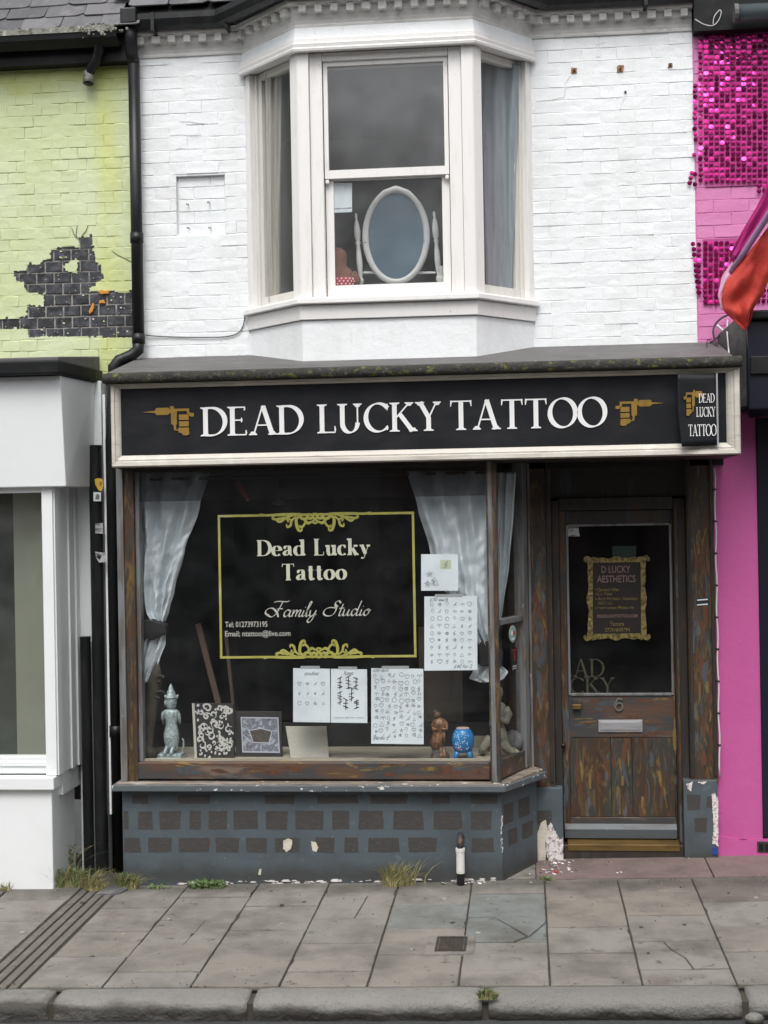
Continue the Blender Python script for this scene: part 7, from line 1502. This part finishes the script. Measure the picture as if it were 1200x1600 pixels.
# ================================================================== GROUND LEVEL THINGS
c = at(720, 1378, -.62); zg_ = Zp(c.x, -.62); wp = thing('waste_pipe', 'short white sleeved waste pipe standing in front of the blue grey stall riser', 'pipe', (c.x, -.62, zg_))
hz = lambda py: zg_+(1383-py)*SC_(-.62)
put(MB().tube([(c.x, -.62, zg_-.01), (c.x, -.62, hz(1364))], .025, 14), 'black_base', m_black, wp, smooth=False)
put(MB().tube([(c.x, -.62, hz(1365)), (c.x, -.62, hz(1330))], .0275, 14), 'white_sleeve', m_pipew, wp, smooth=False); put(MB().tube([(c.x, -.62, hz(1331)), (c.x, -.62, hz(1326))], .031, 14), 'collar', m_pipew, wp)
put(MB().tube([(c.x, -.62, hz(1326)), (c.x, -.62, hz(1316)), (c.x, -.600, hz(1311)), (c.x, -.545, hz(1310))], .021, 12), 'pipe_stub', m_iron, wp, smooth=True)
m_ = MB(); rnd = random.Random(5)
for i in range(90):
    t = rnd.random()
    if t < .55: x, y = X_(rnd.gauss(872, 14), 1350, -.2), rnd.uniform(-.42, -.07)
    elif t < .75: x, y = X_(rnd.uniform(820, 1000), 1360, -.2), rnd.uniform(-.45, -.04)
    else: x, y = X_(rnd.uniform(690, 760), 1378, -.58), rnd.uniform(-.62, -.57)
    s_ = rnd.uniform(.003, .016)*(1 if t > .55 else 1.3); z = Zp(x, y)+.004; a = rnd.uniform(0, 3)
    m_.add([(x+s_*math.cos(a), y+s_*math.sin(a), z+.001), (x-s_*math.sin(a), y+s_*.8*math.cos(a), z+s_*.6), (x-s_*math.cos(a), y-s_*math.sin(a), z+.002), (x+s_*.8*math.sin(a), y-s_*math.cos(a), z+.001)], [(0, 1, 2, 3)])
o = put(m_, 'paint_debris', m_flake, pavement); o['kind'] = 'stuff'
p = pav(869, 1365); solo(MB().ball((p.x, p.y, Zp(p.x, p.y)+.012), .014, 6, 0, (1, 1, .7)), 'litter', m_red, 'tiny red cap lying among paint flakes by the doorway', 'litter', (p.x, p.y, Zp(p.x, p.y)))
# weeds
def tuft(px, py, Y, n, h, spread, label, cat='weed', green=.5, seed=0, leaves=0, group=None):
    rnd = random.Random(seed); b = at(px, py, Y); bz = Zp(b.x, Y); o = thing('weed', label, cat, (b.x, Y, bz), group); m1, m2 = MB(), MB()
    for i in range(n):
        a = rnd.uniform(0, 6.283); r = spread*rnd.random()**.7; x, y = b.x+r*math.cos(a), min(Y+.5, Y+r*.35*math.sin(a)-.02); hh = h*rnd.uniform(.35, 1); lean = rnd.gauss(0, .45)+(x-b.x)/spread*.4; w = rnd.uniform(.0016, .0036); ly = -abs(rnd.gauss(0, .25))
        pts = [(x+lean*hh*t*t, y+ly*hh*t*t, bz-.004+hh*t*(1-.25*abs(lean)*t)) for t in (0, .35, .7, 1)]
        mm = m1 if rnd.random() > green else m2; vs = []
        for q_, t in zip(pts, (1, .9, .6, .1)): vs += [(q_[0]-w*t, q_[1], q_[2]), (q_[0]+w*t, q_[1]-w*.4, q_[2])]
        mm.add(vs, [(0, 1, 3, 2), (2, 3, 5, 4), (4, 5, 7, 6)])
    for i in range(leaves):
        a = rnd.uniform(0, 6.283); r = spread*rnd.random()**.6; x, y, z = b.x+r*math.cos(a), Y-.02+r*.3*math.sin(a), bz+h*.7*rnd.random(); s_ = rnd.uniform(.008, .019); u = Vector((rnd.gauss(0, 1), rnd.gauss(-.4, .6), rnd.gauss(.2, .7))).normalized(); v = u.orthogonal().normalized(); c_ = Vector((x, y, z))
        m2.add([c_-u*s_, c_+v*s_*.55+u*s_*.1, c_+u*s_, c_-v*s_*.55+u*s_*.1], [(0, 1, 2, 3)])
    if m1.v: put(m1, 'dry_blades', m_grass, o)
    if m2.v: put(m2, 'leaves', m_leaf if leaves else m_grass, o)
    return o
tuft(110, 1392, -.50, 520, .16, .20, 'wide clump of dry yellow grass at the foot of the white pier', seed=1, leaves=60, green=.35)
tuft(150, 1392, -.62, 260, .10, .07, 'low tuft of yellow grass in front of the black pipes', seed=2, green=.3)
tuft(107, 1330, -.25, 26, .34, .06, 'thin upright weed growing against the white side return', seed=7, leaves=60, green=.6)
tuft(200, 1390, -.60, 240, .15, .075, 'tuft of dry grass at the left corner of the stall riser', seed=3, leaves=30, green=.3)
tuft(325, 1385, -.61, 40, .07, .13, 'low leafy green weed at the foot of the stall riser', seed=4, leaves=240, green=.8)
tuft(618, 1382, -.61, 190, .21, .085, 'spiky dry grass tuft left of the white waste pipe', seed=5, green=.25)
tuft(762, 1558, KY1+.03, 150, .06, .045, 'small green grass growing in a kerb joint', seed=6, green=.2, leaves=40)
tuft(8, 1392, -.62, 50, .09, .05, 'sparse grass blades at the left edge of the photo under the white riser', seed=8, green=.3)
tuft(640, 1370, -.60, 14, .26, .16, 'few long dry stalks leaning against the stall riser', seed=9, green=.1)
tuft(250, 1386, -.60, 26, .035, .10, 'faint row of tiny grass blades under the left half of the riser', seed=11, green=.4, leaves=16)
tuft(853, 1384, -.52, 30, .03, .05, 'tiny moss tuft at the head of a paving joint by the doorway', seed=12, green=.5, leaves=26)
# cigarette butts by the kerb
def butt(px, py, rot, label, road=True):
    t = None; d_ = _ray(px, py); zoff = -.118
    tt = (0.013+0.014*(-D+.55)+zoff-EYE)/(d_.z-.021*d_.x-.014*d_.y); p = Vector((0, -D, EYE))+tt*d_ if road else pav(px, py)
    p.z += .006; dr_ = Vector((math.cos(rot), math.sin(rot), .02)); o = thing('cigarette_butt', label, 'cigarette butt', p, 'cigarette butts along the kerb')
    put(MB().tube([p-dr_*.026, p], .0055, 8), 'filter', m_filter, o); put(MB().tube([p, p+dr_*.022], .0056, 8), 'paper', m_butt, o)
butt(622, 1586, .2, 'cigarette butt in the gutter below the middle kerb stone'); butt(762, 1585, .05, 'cigarette butt in the gutter under the grassy kerb joint'); butt(887, 1591, -.3, 'cigarette butt lying in the road right of the grassy kerb joint')
butt(857, 1588, .4, 'pale cigarette butt nearest the right of the grassy kerb joint'); butt(1173, 1597, .1, 'cigarette butt at the far right below the last kerb joint'); butt(172, 1593, .6, 'cigarette butt at the far left of the gutter'); butt(551, 1585, -.2, 'cigarette butt tucked under the long left kerb stone')
p = pav(1180, 1568); z = Zp(p.x, -2.76)-.118; solo(MB().ball((p.x, -2.74, z+.03), .045, 7, 0, (1.1, .8, .7)), 'loose_stone', m_kerb, 'loose grey stone in the gutter by the right kerb joint', 'stone', (p.x, -2.74, z))

# ================================================================== ACROSS THE STREET (seen only as reflections in the glass)
for i in range(7):
    x0 = -17+i*4.9; oh = thing('terrace_house', ('red brick' if i % 2 else 'grey rendered')+' terrace house across the street, seen only as a reflection', 'house', (x0+2.4, -14, -.4), 'red brick houses across the street' if i % 2 else 'grey rendered houses across the street')
    hgt = 6.9+.25*(i % 3); mw = m_oppbrick if i % 2 else m_opprend
    w_ = put(MB().box(x0, x0+4.88, -18, -13.6, -.6, hgt), 'wall', mw, oh)
    put(MB().add([(x0, -13.4, hgt), (x0+4.88, -13.4, hgt), (x0+4.88, -18.2, hgt), (x0, -18.2, hgt), (x0, -15.8, hgt+1.7), (x0+4.88, -15.8, hgt+1.7)], [(0, 1, 5, 4), (2, 3, 4, 5), (0, 4, 3), (1, 2, 5), (0, 3, 2, 1)]), 'roof', m_slate, oh)
    for xw_ in (.7, 2.9):
        f_ = put(MB().box(x0+xw_, x0+xw_+1.2, -13.62, -13.55, 3.9, 5.6), 'window', m_wood_w, oh); put(MB().box(x0+xw_+.08, x0+xw_+1.12, -13.56, -13.53, 4.0, 5.5), 'pane', m_oppwin, f_)
    f_ = put(MB().box(x0+.5, x0+3.1, -13.62, -13.55, .5, 2.5), 'shop_window', m_darkfr, oh); put(MB().box(x0+.6, x0+3.0, -13.56, -13.53, .6, 2.4), 'pane', m_oppwin, f_)
    put(MB().box(x0+3.4, x0+4.3, -13.62, -13.54, -.2, 2.2), 'door', m_navy, oh)
